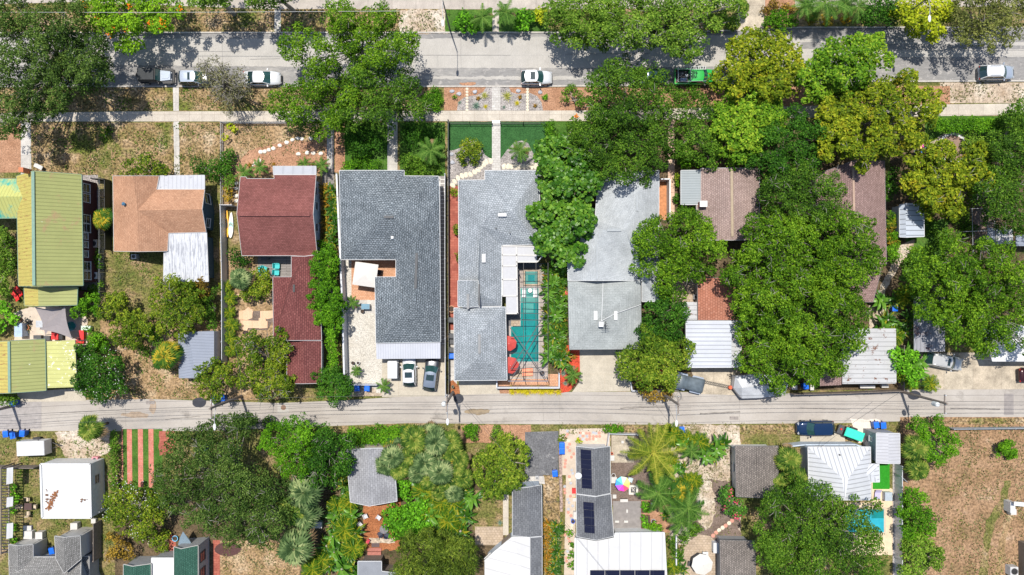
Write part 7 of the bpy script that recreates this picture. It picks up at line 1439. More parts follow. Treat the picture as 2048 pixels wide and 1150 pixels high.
BIN = mkbin('wheelie_bin', BLUE, DBLUE); BINK = mkbin('wheelie_bin', DGREY, BLACK)
for px, py, rz, lb in ((25, 806, 0, 'lone blue bin at the alley below the yellow garage'), (11, 868, .1, 'leftmost of the three blue bins above the white cargo trailer'), (25, 871, .2, 'middle one of the three blue bins above the white cargo trailer'), (44, 867, -.1, 'rightmost of the three blue bins above the white cargo trailer'),
    (428, 798, .3, 'left blue bin under the round glossy tree at the alley'), (444, 796, .2, 'right blue bin under the round glossy tree at the alley'), (714, 776, .05, 'left blue bin below the short white fence'), (734, 776, -.05, 'right blue bin below the short white fence'), (904, 712, 1.57, 'blue bin beside the garage of the pale grey house'),
    (1124, 891, 0, 'upper blue bin on the rubble wall beside the cream yard'), (1124, 902, 0, 'lower blue bin on the rubble wall beside the cream yard'), (1110, 947, .1, 'blue bin at the bottom of the asphalt drive'), (1364, 860, .1, 'blue bin at the alley above the broad leaved bed'), (1753, 850, .2, 'left blue bin beside the pale sand at the alley'), (1767, 851, .1, 'right blue bin beside the pale sand at the alley'),
    (1822, 762, .3, 'blue bin among the papaya leaves'), (103, 1102, .2, 'blue bin between the two gabled bays'), (1612, 772, .1, 'blue bin behind the fence at the foot of the oak'), (1790, 616, 0, 'blue bin among the bananas near the long brown house'), (408, 895, .2, 'blue bin glimpsed through the dark live oak')):
    p = P(px, py, 1); put(BIN, lb, (p[0], p[1], 0), rz, 1, 'blue wheelie bins')
for px, py, lb in ((903, 640, 'upper black bin on the red paver path'), (904, 672, 'lower black bin on the red paver path'), (904, 700, 'black bin just above the blue one by the pale grey garage')):
    p = P(px, py, 1); put(BINK, lb, (p[0], p[1], 0), 1.5, 1, 'black bins on the side path')

# ------------------------------------------------------------ utility poles, lamps, wires
def pole(label, px, py, h=9.5, tr=0, lamp=True, arm=1.2, lean=(0, 0), armdir=-1):
    b = P(px, py); r0 = wthing('utility_pole', label, 'utility pole', b); top = (b[0] + lean[0], b[1] + lean[1], h)
    mb = MB(); mb.tube([(b[0], b[1], -.1), top], [.19, .12], 10); mb.build('pole', WOODG, r0)
    mb = MB(); mb.obox((top[0], top[1] - .1, h - .5), (.12, 2.2, .12)); mb.build('crossarm', WOODG, r0)
    for d in (-1, 0, 1): mb = MB(); mb.lathe((top[0], top[1] - .1 + d, h - .44), [(.06, 0), (.08, .1), (.05, .22), (.02, .25)], 8); mb.build('insulator', WHITE, r0)
    if tr:
        for k in range(tr): mb = MB(); mb.lathe((top[0] - .42 + .1 * k, top[1] - .25 + .5 * k, h - 2.0), [(.22, 0), (.27, .05), (.27, .85), (.2, .95), (.06, 1.0)], 14); mb.build('transformer', plain('transformer_grey', (.6, .62, .62), .5), r0)
    if lamp:
        mb = MB(); mb.tube([(top[0], top[1], h - 1.8), (top[0], top[1] - 1.0, h - 1.3), (top[0], top[1] - 2.0, h - 1.35)], .035, 6); mb.build('lamp_arm', ALU, r0)
        mb = MB(); y = top[1] - 2.3; mb.grid([[(top[0] + .17 * s * math.cos(t), y + d, h - 1.35 + .09 * s * math.sin(t)) for t in [6.283 * j / 10 for j in range(10)]] for d, s in ((.38, .4), (.25, .9), (-.1, 1), (-.36, .5))]); mb.build('lamp_head', WHITE, r0)
    return b
pole('utility pole at the left end of the alley by the lone blue bin', 26, 812); pole('utility pole with green vine beside the round glossy tree', 483, 792, 9.5, 0); pole('utility pole with transformer at the corner of the cream driveway', 906, 784, 9.0, 1)
pole('utility pole below the white walled planting bed', 1324, 786, 9.3, 0); pole('utility pole with white transformer below the rusty garage roof', 1802, 783, 9.6, 1, False)
sp = wthing('street_lamp', 'slender street lamp standing on the north verge', 'street lamp', P(902, 62)); b_ = P(900, 60)
mb = MB(); mb.tube([(b_[0], b_[1], 0), (b_[0], b_[1], 9.2)], [.11, .06], 8); mb.build('pole', DGREY, sp); mb = MB(); mb.tube([(b_[0], b_[1], 9.1), (b_[0], b_[1] - 1.1, 9.5), (b_[0], b_[1] - 2.3, 9.4)], .035, 6); mb.build('arm', ALU, sp)
mb = MB(); mb.grid([[(b_[0] + .17 * s * math.cos(t), b_[1] - 2.6 + d, 9.4 + .08 * s * math.sin(t)) for t in [6.283 * j / 10 for j in range(10)]] for d, s in ((.38, .4), (.25, .9), (-.1, 1), (-.36, .5))]); mb.build('lamp_head', WHITE, sp)
sp = wthing('street_lamp', 'street lamp arm hanging over the bright yellow green tree', 'street lamp', P(1800, 40)); b_ = P(1772, 55)
mb = MB(); mb.tube([(b_[0], b_[1], 0), (b_[0], b_[1], 9.2)], [.11, .06], 8); mb.build('pole', DGREY, sp); mb = MB(); mb.tube([(b_[0], b_[1], 9.1), (b_[0], b_[1] - 1.1, 9.5), (b_[0], b_[1] - 2.1, 9.4)], .035, 6); mb.build('arm', ALU, sp)
mb = MB(); mb.grid([[(b_[0] + .17 * s * math.cos(t), b_[1] - 2.4 + d, 9.4 + .08 * s * math.sin(t)) for t in [6.283 * j / 10 for j in range(10)]] for d, s in ((.38, .4), (.25, .9), (-.1, 1), (-.36, .5))]); mb.build('lamp_head', WHITE, sp)
POL = [P(-480, 814)[:2], P(26, 812)[:2], P(483, 792)[:2], P(906, 784)[:2], P(1324, 786)[:2], P(1802, 783)[:2], P(2300, 790)[:2]]
for k, (dy, z, lb) in enumerate(((.9, 9.2, 'northernmost overhead wire along the alley'), (-.1, 9.2, 'middle overhead wire along the alley'), (-1.1, 9.2, 'southernmost overhead wire along the alley'), (-.15, 7.0, 'lowest thick overhead wire along the alley'))):
    mb = MB()
    for i in range(len(POL) - 1):
        a, b_ = POL[i], POL[i + 1]; pts = []
        for j in range(9): t = j / 8; pts.append((a[0] + (b_[0] - a[0]) * t, a[1] + (b_[1] - a[1]) * t + dy, z - 1.1 * 4 * t * (1 - t) * (1 if k < 3 else .7)))
        mb.tube(pts, .017 if k < 3 else .026, 4)
    tag(mb.build('overhead_wire', WIRE), lb, 'wire', 'overhead wires')
for a, b_, lb in ((P(906, 784, 8.5), P(1215, 1150, 5), 'service wire slanting from the transformer pole over the solar house'), (P(1324, 786, 8.5), P(1365, 870, 3), 'service wire dropping south from the pole by the planting bed'), (P(1802, 783, 8), P(1640, 895, 4), 'service wire slanting to the white metal house'), (P(483, 792, 8.5), P(470, 690, 4), 'service wire rising north beside the white wall')):
    mb = MB(); mb.tube([a, tuple((a[i] + b_[i]) / 2 - (.5 if i == 2 else 0) for i in range(3)), b_], .02, 4); tag(mb.build('service_wire', WIRE), lb, 'wire')
mb = MB(); mb.tube([P(-200, 24, 8.5), P(300, 25, 8), P(800, 22, 8.5)], .022, 4); tag(mb.build('overhead_wire', plain('pale_wire', (.35, .35, .35), .5)), 'pale overhead wire across the flame tree at the top', 'wire')
OVALB = plain('flat_black', (.018, .02, .03), .7, 0, .3, 2)  # thin black ovals laid flat on the ground
for cx, cy, rx, ry, lb in ((399, 805, 14, 10, 'flat black oval at the alley beside the blue bins'), (917, 797, 10, 10, 'flat black disc at the foot of the transformer pole'), (1828, 790, 13, 9, 'flat black oval below the papaya tree')):
    mb = MB(); mb.prism([P(x, y)[:2] for x, y in blob(cx, cy, rx, ry, 18, int(cx), .06)], .03, .07); tag(mb.build('black_oval', OVALB), lb, 'mat')
mb = MB(); c = P(1351, 792); 
for rr in (.75, .66): mb.tube([(c[0] + rr * math.cos(t), c[1] + rr * math.sin(t), .12) for t in [6.283 * j / 18 for j in range(19)]], .03, 5)
for t in range(3): a = t * 1.05; mb.tube([(c[0] + .7 * math.cos(a), c[1] + .7 * math.sin(a), .12), (c[0] - .7 * math.cos(a), c[1] - .7 * math.sin(a), .12)], .02, 4)
tag(mb.build('metal_hoop', MGREY), 'metal hoop lying beside the pole below the planting bed', 'hoop')
mb = MB(); c = P(425, 805, .9); mb.lathe((c[0], c[1], 0), [(.25, 0), (.3, .5), (.33, .85), (.3, .92), (.05, .98)], 14); tag(mb.build('drum', WHITE), 'white plastic drum at the alley beside the utility pole', 'drum')
for px, py, m, lb in ((567, 815, plain('manhole_iron', (.2, .12, .08), .8), 'round rusty manhole cover in the alley'),):
    mb = MB(); c = P(px, py); mb.lathe((c[0], c[1], 0), [(.32, .01), (.32, .034), (.25, .036)], 18); tag(mb.build('manhole_cover', m), lb, 'manhole cover')
for px, py, lb in ((1468, 836, 'rectangular drain cover in the alley'), (301, 805, 'small dark iron plate at the top edge of the alley')):
    mb = MB(); c = P(px, py); mb.obox((c[0], c[1], .03), (1.1, .4, .02)); tag(mb.build('drain_cover', plain('drain_grey', (.25, .22, .2), .8, 0, .3, 6)), lb, 'drain cover')
# ------------------------------------------------------------ rocks, stepping stones, small path pieces
ROCK = plain('white_rock', (.68, .63, .55), .9, 0, .12, 3); ROCKG = plain('grey_rock', (.36, .37, .4), .9, 0, .2, 3); STONE = plain('cream_stone', (.62, .55, .43), .9, 0, .1, 2)
def rock(px, py, rx, ry, h, m, lb, name='rock', grp=None, cat='rock', seed=0, ang=0.0):
    r = rnd(seed + int(px * 3)); c = P(px, py); mb = MB(); n = 9; rings = []
    rr = [r.uniform(.82, 1.12) for _ in range(n)]
    for z, s in ((-.02, .95), (h * .5, 1.0), (h * .85, .8), (h, .45)): rings.append([(rx * s * rr[j] * math.cos(6.283 * j / n), ry * s * rr[j] * math.sin(6.283 * j / n), z + (r.uniform(-.02, .02) if z > 0 else 0)) for j in range(n)])
    mb.grid(rings); o = mb.build(name, m, None, off=(0, 0, 0)); o.location = (c[0], c[1], 0); o.rotation_euler = (0, 0, ang); return tag(o, lb, cat, grp)
for i, (x, y) in enumerate(((522, 304), (530, 303), (538, 300), (547, 297), (560, 291), (574, 285), (585, 280), (596, 277), (604, 278), (622, 277), (512, 327), (519, 321), (503, 331), (597, 308), (615, 306), (627, 307), (642, 307))):
    rock(x, y, .3, .26, .2, ROCK, '%s white boulder from the left in the arc before the red shingle house' % ORD[i] if i < 10 else ('upper, middle and lower white boulder near the feather palm'.split(', ')[0] if 0 else '%s white boulder of the lower scattered line before the red shingle house' % ORD[i - 10]), 'boulder', 'white boulders', 'boulder')
for i, y in enumerate((367, 377, 392, 402)): rock(473, y, .33, .28, .25, ROCK, '%s white stone from the north against the red shingle house west wall' % ORD[i], 'boulder', 'white wall stones', 'boulder')
for gi, (path, lb) in enumerate((([(905, 371), (909, 363), (916, 356), (924, 352), (932, 350), (941, 349), (949, 344), (956, 339), (961, 333), (967, 328), (973, 324), (981, 322)], 'cream stepping stone from the left on the curved path of the gravel garden'), ([(1008 + i * 8, 333) for i in range(9)], 'cream stepping stone from the left along the pale grey house front'),
    ([(934, 178 + i * 6) for i in range(8)], 'cream stepping stone from the north on the left verge'), ([(1055, 178 + i * 6) for i in range(8)], 'cream stepping stone from the north on the right verge'))):
    for i, (x, y) in enumerate(path):
        s = 1.0 if gi < 2 else .75
        a = 0
        if gi < 2:
            j = min(i, len(path) - 2); a = -math.atan2(path[j + 1][1] - path[j][1], path[j + 1][0] - path[j][0])
        rock(x, y, .29 * s, .4 * s if gi < 2 else .21, .1, STONE, '%s %s' % (ORD[i], lb), 'stepping_stone', 'stepping stones ' + str(gi), 'stepping stone', gi, a)
for x, y, lb in ((950, 184, 'pale boulder left of the crossover'), (1037, 182, 'pale boulder right of the crossover'), (1080, 185, 'pale boulder at the right of the verge bed'), (904, 183, 'flat grey rock at the left of the verge bed'), (918, 188, 'second flat grey rock at the left of the verge bed'), (903, 309, 'grey rock in the gravel garden corner'), (905, 325, 'large grey rock in the gravel garden')):
    rock(x, y, .32, .25, .2, ROCKG, lb, 'boulder', None, 'boulder')
for i, (x, y) in enumerate(((1476, 1070), (1487, 1063), (1495, 1056), (1502, 1049), (1509, 1046), (1464, 1041), (1438, 1060), (1451, 1051), (1445, 1055), (1432, 1065), (1458, 1046), (1426, 1071))[5:]):
    mb = MB(); c = P(x, y); mb.lathe((c[0], c[1], 0), [(.26, .0), (.26, .07), (.22, .08)], 12); tag(mb.build('stepping_stone', (plain('pink_paver', (.5, .24, .18), .85), STONE)[i % 2]), '%s round stepping stone of the diagonal line near the bougainvillea' % ORD[i], 'stepping stone', 'round stepping stones')
r = rnd(77); cnt = 0; sp_ = [0, 0]
for i in range(64):
    if i < 20: x, y = 1160 + (i % 7) * 6.5 + r.uniform(-1, 1), 866 + (i // 7) * 6 + r.uniform(-1, 1)
    else: x, y = r.choice((1133, 1138, 1143)) + r.uniform(-4, 5), 862 + (i - 20) * 6.5
    if y > 1130: continue
    mb = MB(); c = P(x, y); mb.lathe((c[0], c[1], 0), [(.2, .0), (.2, .06 + cnt * .0003), (.17, .07 + cnt * .0003)], 6)
    k = r.choice((0, 0, 1, 2)); m = (plain('pink_paver', (.5, .24, .18), .85), STONE, ROCKG)[k]
    j = int(i >= 20); w_ = ('pink', 'cream', 'grey')[k]; o = mb.build('hexagonal_paver', m); tag(o, (('%s %s hexagonal paver from the west in the ' + ('upper', 'middle', 'lower')[min(2, i // 7)] + ' row by the solar house gable') % (ORD[i % 7], w_) if i < 20 else '%s hexagonal paver from the north on the long cream path, %s' % (ORD[i - 20], w_)), 'paver', 'hexagonal pavers by the gable' if i < 20 else 'hexagonal pavers on the cream path'); cnt += 1
# ------------------------------------------------------------ pool, cage and poolside furniture
def water(name, col):
    m, nt, b = newmat(name); f = noisef(nt, coordvec(nt, 'pos'), 1.3, 3); nt.links.new(ramp(nt, f, [(.3, [x * .88 for x in col]), (.7, [min(1, x * 1.12) for x in col])]), b.inputs['Base Color'])
    b.inputs['Roughness'].default_value = .08; bump(nt, b, noisef(nt, coordvec(nt, 'pos'), 2.5, 3), .12, .05); return m
WAT = water('pool_water', (.008, .19, .18)); WATL = water('shallow_pool_water', (.07, .27, .24)); WATD = water('deep_pool_water', (.012, .19, .19)); WATS = water('spa_water', (.08, .25, .22)); WATB = water('bright_pool_water', (.03, .33, .42))
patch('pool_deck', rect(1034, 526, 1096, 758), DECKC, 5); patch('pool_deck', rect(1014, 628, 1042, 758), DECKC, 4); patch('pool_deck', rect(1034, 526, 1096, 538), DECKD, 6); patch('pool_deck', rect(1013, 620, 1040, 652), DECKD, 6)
patch('pool_deck', rect(1022, 739, 1066, 755), PAVET, 6); patch('pool_deck', rect(1022, 638, 1040, 652), PAVET, 7)
pool = wthing('swimming_pool', 'teal rectangular swimming pool under the screened cage', 'swimming pool', P(1055, 660)[:2]); pool.location.z = .05
def flat(root, name, pts, m, z0, z1): mb = MB(); mb.prism([P(x, y)[:2] for x, y in pts], z0, z1); return mb.build(name, m, root)
flat(pool, 'coping', [(1040, 575), (1078.5, 575), (1078.5, 724), (1021, 724), (1021, 652), (1040, 652)], plain('coping_stone', (.42, .39, .36), .8), .01, .045)
flat(pool, 'water', [(1041, 605), (1077, 605), (1077, 723), (1022, 723), (1022, 653), (1041, 653)], WAT, .02, .06); flat(pool, 'sun_shelf', rect(1041, 576.5, 1077, 594), WATL, .02, .06); flat(pool, 'steps', rect(1041, 594.5, 1077, 604.5), WATS, .02, .058)
flat(pool, 'pale_floor', rect(1046, 607, 1067, 625), WATL, .03, .064); flat(pool, 'deep_floor', rect(1050, 640, 1068, 657), WATD, .03, .064); flat(pool, 'bench', rect(1022, 716, 1040, 723), WATL, .03, .064); flat(pool, 'mid_floor', rect(1045, 660, 1064, 716), plain('pool_mid', (.008, .23, .215), .1), .03, .063)
spa = wthing('spa', 'small square spa basin north of the swimming pool', 'spa', P(1062, 555)[:2]); flat(spa, 'rim', rect(1046, 538, 1079, 571), PAVET, .01, .3); flat(spa, 'water', rect(1050, 543, 1075, 568), WATS, .28, .32); flat(spa, 'seat_floor', rect(1056, 550, 1069, 563), WATD, .3, .326)
cage = wthing('pool_cage', 'dark framed screen cage over the swimming pool', 'pool enclosure', P(1062, 650)[:2]); zc = 3.2
def bars(root, name, segs, rad, m):
    mb = MB()
    for a, b_ in segs: mb.tube([P(*a), P(*b_)], rad, 4)
    return mb.build(name, m, root)
bars(cage, 'roof_frame', [((1036, y, zc), (1096, y, zc)) for y in (548, 575)] + [((1020, y, zc), (1096, y - (4 if i % 2 else 0), zc)) for i, y in enumerate((640, 674, 706, 738))] + [((1040, y, zc), (1094, y + 2, zc)) for y in (604, 626)], .05, BLACK)
bars(cage, 'roof_beams', [((1047, 526, zc), (1047, 762, zc)), ((1072, 526, zc), (1072, 762, zc)), ((1096, 526, zc), (1096, 762, zc))], .045, BLACK)
bars(cage, 'cross_braces', [((1020, 655, zc), (1092, 758, zc)), ((1090, 628, zc), (1022, 738, zc)), ((1072, 672, zc), (1022, 760, zc))], .06, DGREY)
for x, y in ((1096, 526), (1096, 604), (1096, 674), (1096, 760), (1048, 760), (1018, 760), (1037, 540)):
    a = P(x, y, zc); mb = MB(); mb.box(a[0] - .04, a[1] - .04, 0, a[0] + .04, a[1] + .04, zc); mb.build('post', BLACK, cage)
bars(cage, 'eave_frame', [((1016, 762, zc), (1096, 762, zc))], .07, plain('slate_frame', (.12, .14, .18), .5))
def rl(label, px, py, z, name, cat, build, rz=0.0, grp=None, sc=1.0):
    p = P(px, py, z); root = thing(name, label, cat, (0, 0, 0), 0, grp); build(root); root.location = (p[0], p[1], 0 if z >= 0 else -z); root.rotation_euler = (0, 0, rz); root.scale = (sc, sc, sc); return root
def umbrella(rad, h, cols, n=8, square=False, tilt=0.0):
    def f(root):
        for k in range(n):
            a0, a1 = 6.283 * k / n + (math.pi / 4 if square else .2), 6.283 * (k + 1) / n + (math.pi / 4 if square else .2); mb = MB(); d = .38 * (rad / 1.5)
            A = (rad * math.cos(a0), rad * math.sin(a0), h - d); B = (rad * math.cos(a1), rad * math.sin(a1), h - d); M_ = ((A[0] + B[0]) / 2 * .5, (A[1] + B[1]) / 2 * .5, h - d * .42)
            mb.face([(0, 0, h), A, B]); mb.face([A, (A[0], A[1], A[2] - .1), (B[0], B[1], B[2] - .1), B]); mb.build('canopy_panel', cols[k % len(cols)], root)
        mb = MB(); mb.tube([(0, 0, 0), (0, 0, h + .08)], .03, 6); mb.build('pole', ALU, root); mb = MB(); mb.lathe((0, 0, 0), [(.3, 0), (.3, .06), (.08, .1)], 12); mb.build('base', DGREY, root)
        mb = MB()
        for k in range(n): a0 = 6.283 * k / n + (math.pi / 4 if square else .2); mb.tube([(0, 0, h - .03), (rad * math.cos(a0) * .97, rad * math.sin(a0) * .97, h - .41 * (rad / 1.5))], .012, 3)
        mb.build('ribs', ALU, root)
    return f
UR = plain('umbrella_red', (.42, .045, .035), .7); UC = plain('umbrella_cream', (.55, .52, .47), .8, 0, .03); UW = plain('umbrella_white', (.56, .53, .49), .8, 0, .03)
RB = [plain('umb_' + n_, c_, .7, 0, .03) for n_, c_ in (('yellow', (.8, .75, .2)), ('pale', (.6, .75, .55)), ('cyan', (.12, .55, .75)), ('blue', (.05, .3, .75)), ('violet', (.4, .1, .7)), ('magenta', (.8, .05, .45)), ('red', (.8, .08, .15)), ('orange', (.85, .5, .15)))]
rl('red parasol nearest the middle of the pool edge', 1018, 687, 2.4, 'parasol', 'parasol', umbrella(.95, 2.4, [UR])); rl('red parasol at the south end of the pool', 1021, 731, 2.4, 'parasol', 'parasol', umbrella(1.05, 2.4, [UR]))
rl('large square cream parasol over the courtyard of the slate grey house', 729, 549, 2.8, 'parasol', 'parasol', umbrella(2.0, 2.8, [UW], 4, True), R(-8))
rl('octagonal cream parasol on the paved yard at the bottom', 1406, 1131, 2.6, 'parasol', 'parasol', umbrella(1.32, 2.6, [UC])); rl('rainbow coloured parasol beside the square fire table', 1246, 969, 2.2, 'parasol', 'parasol', umbrella(.93, 2.2, RB)); rl('multicoloured beach parasol beside the trampoline at the right', 1850, 297, 2.0, 'parasol', 'parasol', umbrella(.6, 2.0, [RB[3], RB[1], RB[5], RB[7]]))
def lounger(m, L=1.9, W=.62):
    def f(root):
        mb = MB(); mb.box(-L / 2, -W / 2, .26, L * .18, W / 2, .34); mb.build('seat', m, root); mb = MB(); mb.grid([[(L * .18, -W / 2, .26), (L * .18, W / 2, .26), (L * .18, W / 2, .34), (L * .18, -W / 2, .34)], [(L / 2, -W / 2, .56), (L / 2, W / 2, .56), (L / 2, W / 2, .64), (L / 2, -W / 2, .64)]]); mb.build('backrest', m, root)
        for x in (-L * .42, L * .2):
            for y in (-W * .4, W * .4): mb = MB(); mb.box(x - .025, y - .025, 0, x + .025, y + .025, .27); mb.build('leg', ALU, root)
    return f
def chair(m, m2=None, s=.5):
    def f(root):
        mb = MB(); mb.box(-s / 2, -s / 2, .4, s / 2, s / 2, .46); mb.build('seat', m, root); mb = MB(); mb.grid([[(-s / 2, s / 2 - .04, .46), (s / 2, s / 2 - .04, .46), (s / 2, s / 2 + .02, .46), (-s / 2, s / 2 + .02, .46)], [(-s / 2, s / 2 + .08, .9), (s / 2, s / 2 + .08, .9), (s / 2, s / 2 + .13, .9), (-s / 2, s / 2 + .13, .9)]]); mb.build('backrest', m, root)
        for sx in (-1, 1):
            mb = MB(); mb.box(sx * s / 2 - .03, -s / 2, .62, sx * s / 2 + .04, s / 2 + .05, .66); mb.build('armrest', m2 or m, root)
            for sy in (-1, 1): mb = MB(); mb.box(sx * s * .44 - .02, sy * s * .44 - .02, 0, sx * s * .44 + .02, sy * s * .44 + .02, .62 if sy < 0 else .42); mb.build('leg', m2 or m, root)
    return f
def table(m, w=.9, d=.9, h=.74, rnd_=False, m2=None):
    def f(root):
        mb = MB()
        if rnd_: mb.lathe((0, 0, h - .04), [(w / 2, 0), (w / 2, .04), (w / 2 - .02, .05)], 18)
        else: mb.box(-w / 2, -d / 2, h - .05, w / 2, d / 2, h)
        mb.build('table_top', m, root)
        for sx in (-1, 1):
            for sy in (-1, 1): mb = MB(); mb.box(sx * w * .33 - .025, sy * d * .33 - .025, 0, sx * w * .33 + .025, sy * d * .33 + .025, h - .05); mb.build('leg', m2 or m, root)
    return f
def boxy(w, d, h, m, lid=None, feet=False, fan=False):
    def f(root):
        mb = MB(); mb.grid([[(-w / 2, -d / 2, .03), (w / 2, -d / 2, .03), (w / 2, d / 2, .03), (-w / 2, d / 2, .03)], [(-w / 2, -d / 2, h - .05), (w / 2, -d / 2, h - .05), (w / 2, d / 2, h - .05), (-w / 2, d / 2, h - .05)], [(-w / 2 + .03, -d / 2 + .03, h), (w / 2 - .03, -d / 2 + .03, h), (w / 2 - .03, d / 2 - .03, h), (-w / 2 + .03, d / 2 - .03, h)]]); mb.build('body', m, root)
        if lid: mb = MB(); mb.box(-w / 2 - .03, -d / 2 - .03, h, w / 2 + .03, d / 2 + .03, h + .06); mb.build('lid', lid, root)
        if fan:
            k = min(w, d) / 2 - .07; mb = MB(); mb.lathe((0, 0, h), [(k, 0), (k, .04), (k - .04, .04), (k - .04, .01)], 18, caps=False); mb.build('fan_guard', MGREY, root); mb = MB(); mb.lathe((0, 0, h), [(k - .05, .012), (.05, .02)], 14); mb.build('fan', BLACK, root)
    return f
def pot(rad, h, m): 
    def f(root):
        mb = MB(); mb.lathe((0, 0, 0), [(rad * .65, 0), (rad, h), (rad * 1.08, h), (rad * 1.08, h + .04), (rad * .9, h + .04), (rad * .85, h - .05)], 14, caps=False); mb.build('pot', m, root); mb = MB(); mb.lathe((0, 0, h - .06), [(rad * .86, 0), (rad * .5, .03)], 12); mb.build('soil', plain('soil', (.06, .04, .03), .95), root)
    return f
CORAL = plain('coral_cushion', (.8, .28, .16), .8); AQUA = plain('aqua_cushion', (.02, .42, .42), .6)
rl('left white lounger on the shallow shelf of the pool', 1048, 584, -.06, 'sun_lounger', 'lounger', lounger(WHITE, 1.3, .5), R(88)); rl('right white lounger on the shallow shelf of the pool', 1070, 584, -.06, 'sun_lounger', 'lounger', lounger(WHITE, 1.3, .5), R(92)); rl('small round white table between the pool loungers', 1060, 581, -.06, 'side_table', 'table', table(WHITE, .55, .55, .4, True))
rl('upper coral lounger at the south end of the pool deck', 1055, 740, .3, 'sun_lounger', 'lounger', lounger(CORAL, 1.35, .4), .05); rl('lower coral lounger at the south end of the pool deck', 1055, 748, .3, 'sun_lounger', 'lounger', lounger(CORAL, 1.35, .4), 3.2)
rl('round blue grey umbrella base in the corner of the pool cage', 1084, 746, .1, 'stone_planter', 'planter', pot(.3, .3, plain('slate_pot', (.08, .1, .14), .6)))
LR = [('upper red lounger at the left edge beside the maroon house', 37, 583), ('lower red lounger at the left edge beside the maroon house', 30, 592)]
for lb, x, y in LR: rl(lb, x, y, .4, 'sun_lounger', 'lounger', lounger(RED, 1.5, .5), R(-50))
for lb, x, y, a in (('upper right aqua deck chair', 554, 532, 1.57), ('lower right aqua deck chair', 553, 545, 1.5), ('left aqua deck chair on the grey deck', 521, 538, -1.3), ('aqua deck chair half under the citrus shrub', 528, 549, .4), ('aqua deck chair nearest the silvery fan palm', 529, 538, 1.2)): rl(lb, x, y, .5, 'deck_chair', 'chair', chair(AQUA, None, .62), a)
patch('deck', rect(516, 511, 583, 554), DECKW, 6); patch('deck', rect(645, 338, 669, 376), DECKW, 5)
rl('grey grill cover on the shaded deck', 529, 515, .9, 'grill', 'grill', boxy(.7, .5, .95, MGREY, DGREY))
rl('square dark patio table on the grass left of the white garage', 56, 1013, .7, 'patio_table', 'table', table(plain('dark_wood', (.07, .035, .03), .6), .95, .85))
for lb, x, y, a in (('top cream chair of the dark patio table', 55, 999, 0), ('bottom cream chair of the dark patio table', 56, 1027, 3.14), ('left cream chair of the dark patio table', 41, 1013, 1.57), ('right cream chair of the dark patio table', 70, 1013, -1.57)): rl(lb, x, y, .5, 'patio_chair', 'chair', chair(plain('cream_cushion', (.52, .42, .3), .8), BLACK, .48), a)
# courtyard, gravel yard, kitchen bits
rl('outdoor chair under the square cream parasol', 759, 545, .5, 'patio_chair', 'chair', chair(BLACK), 1.57); rl('blue lidded grill at the edge of the white gravel yard', 731, 613, .9, 'grill', 'grill', boxy(.95, .6, .9, ALU, plain('grill_blue', (.08, .2, .28), .4)))
for lb, x, y, s in (('dark pot by the grill on the gravel yard', 725, 623, .22), ('left dark pot near the small palm on the white gravel', 706, 726, .2), ('right dark pot near the small palm on the white gravel', 718, 737, .18)): rl(lb, x, y, .3, 'plant_pot', 'pot', pot(s, .35, BLACK))
rl('white ceramic ornament on the white gravel', 716, 726, .4, 'plant_pot', 'pot', pot(.2, .4, WHITE)); rl('terracotta urn at the top of the side yard of the pale grey house', 903, 618, .5, 'plant_pot', 'pot', pot(.4, .6, plain('tan_urn', (.55, .3, .18), .8)))
rl('black covered mower beside the pale grey garage', 903, 680, .5, 'mower', 'mower', boxy(.5, .9, .5, BLACK, DGREY)); rl('green capped post at the alley corner of the driveway', 905, 774, .9, 'bollard', 'bollard', pot(.16, .8, plain('green_cap', (.2, .3, .2), .6)))
# AC units
for lb, x, y, w, d, h in (('beige box air conditioner beside the maroon house', 187, 487, .85, 1.0, 1.0), ('square white air conditioner south east of the maroon house', 187, 551, .8, .85, .9), ('round topped air conditioner behind the tan shingle house', 267, 513, .65, .6, .8), ('white air conditioner beside the east gabled bay', 186, 1098, .75, .75, .8), ('grey air conditioner at the bottom right corner', 2029, 1143, 1.0, 1.1, 1.0), ('pink fan box on the ground north of the white garage', 189, 919, .75, .6, .6), ('small air conditioner in the gap beside the copper annex', 1391, 594, .4, .6, .7), ('air conditioner north of the charcoal roof', 1074, 956, .4, .4, .6)):
    m = plain('pink_box', (.65, .25, .28), .6) if 'pink' in lb else (plain('ac_beige', (.42, .36, .29), .6) if 'beige' in lb else plain('ac_grey', (.5, .5, .5), .5))
    rl(lb, x, y, h, 'air_conditioner' if 'pink' not in lb else 'fan_box', 'air conditioner' if 'pink' not in lb else 'box', boxy(w, d, h, m, fan=True))
rl('white bench in front of the maroon house door', 76, 333, .5, 'garden_bench', 'bench', lounger(OFFW, 1.3, .5), R(-25))
# white lot cabinet
def cabinet(root):
    mb = MB(); mb.box(-.5, -.7, 0, .1, .6, 1.3); mb.build('cabinet', WHITE, root); mb = MB(); mb.box(-.1, -1.1, 0, .6, -.4, .8); mb.build('side_box', OFFW, root); mb = MB(); mb.obox((.45, .55, 1.9), (1.9, .5, .08), -.1); mb.build('canopy', WHITE, root)
    for x in (-.3, 1.2): mb = MB(); mb.tube([(x, .55, 0), (x, .55, 1.9)], .04, 5); mb.build('post', ALU, root)
rl('white electrical cabinet with small canopy on the dry lot', 2028, 1014, 1.2, 'utility_cabinet', 'cabinet', cabinet)
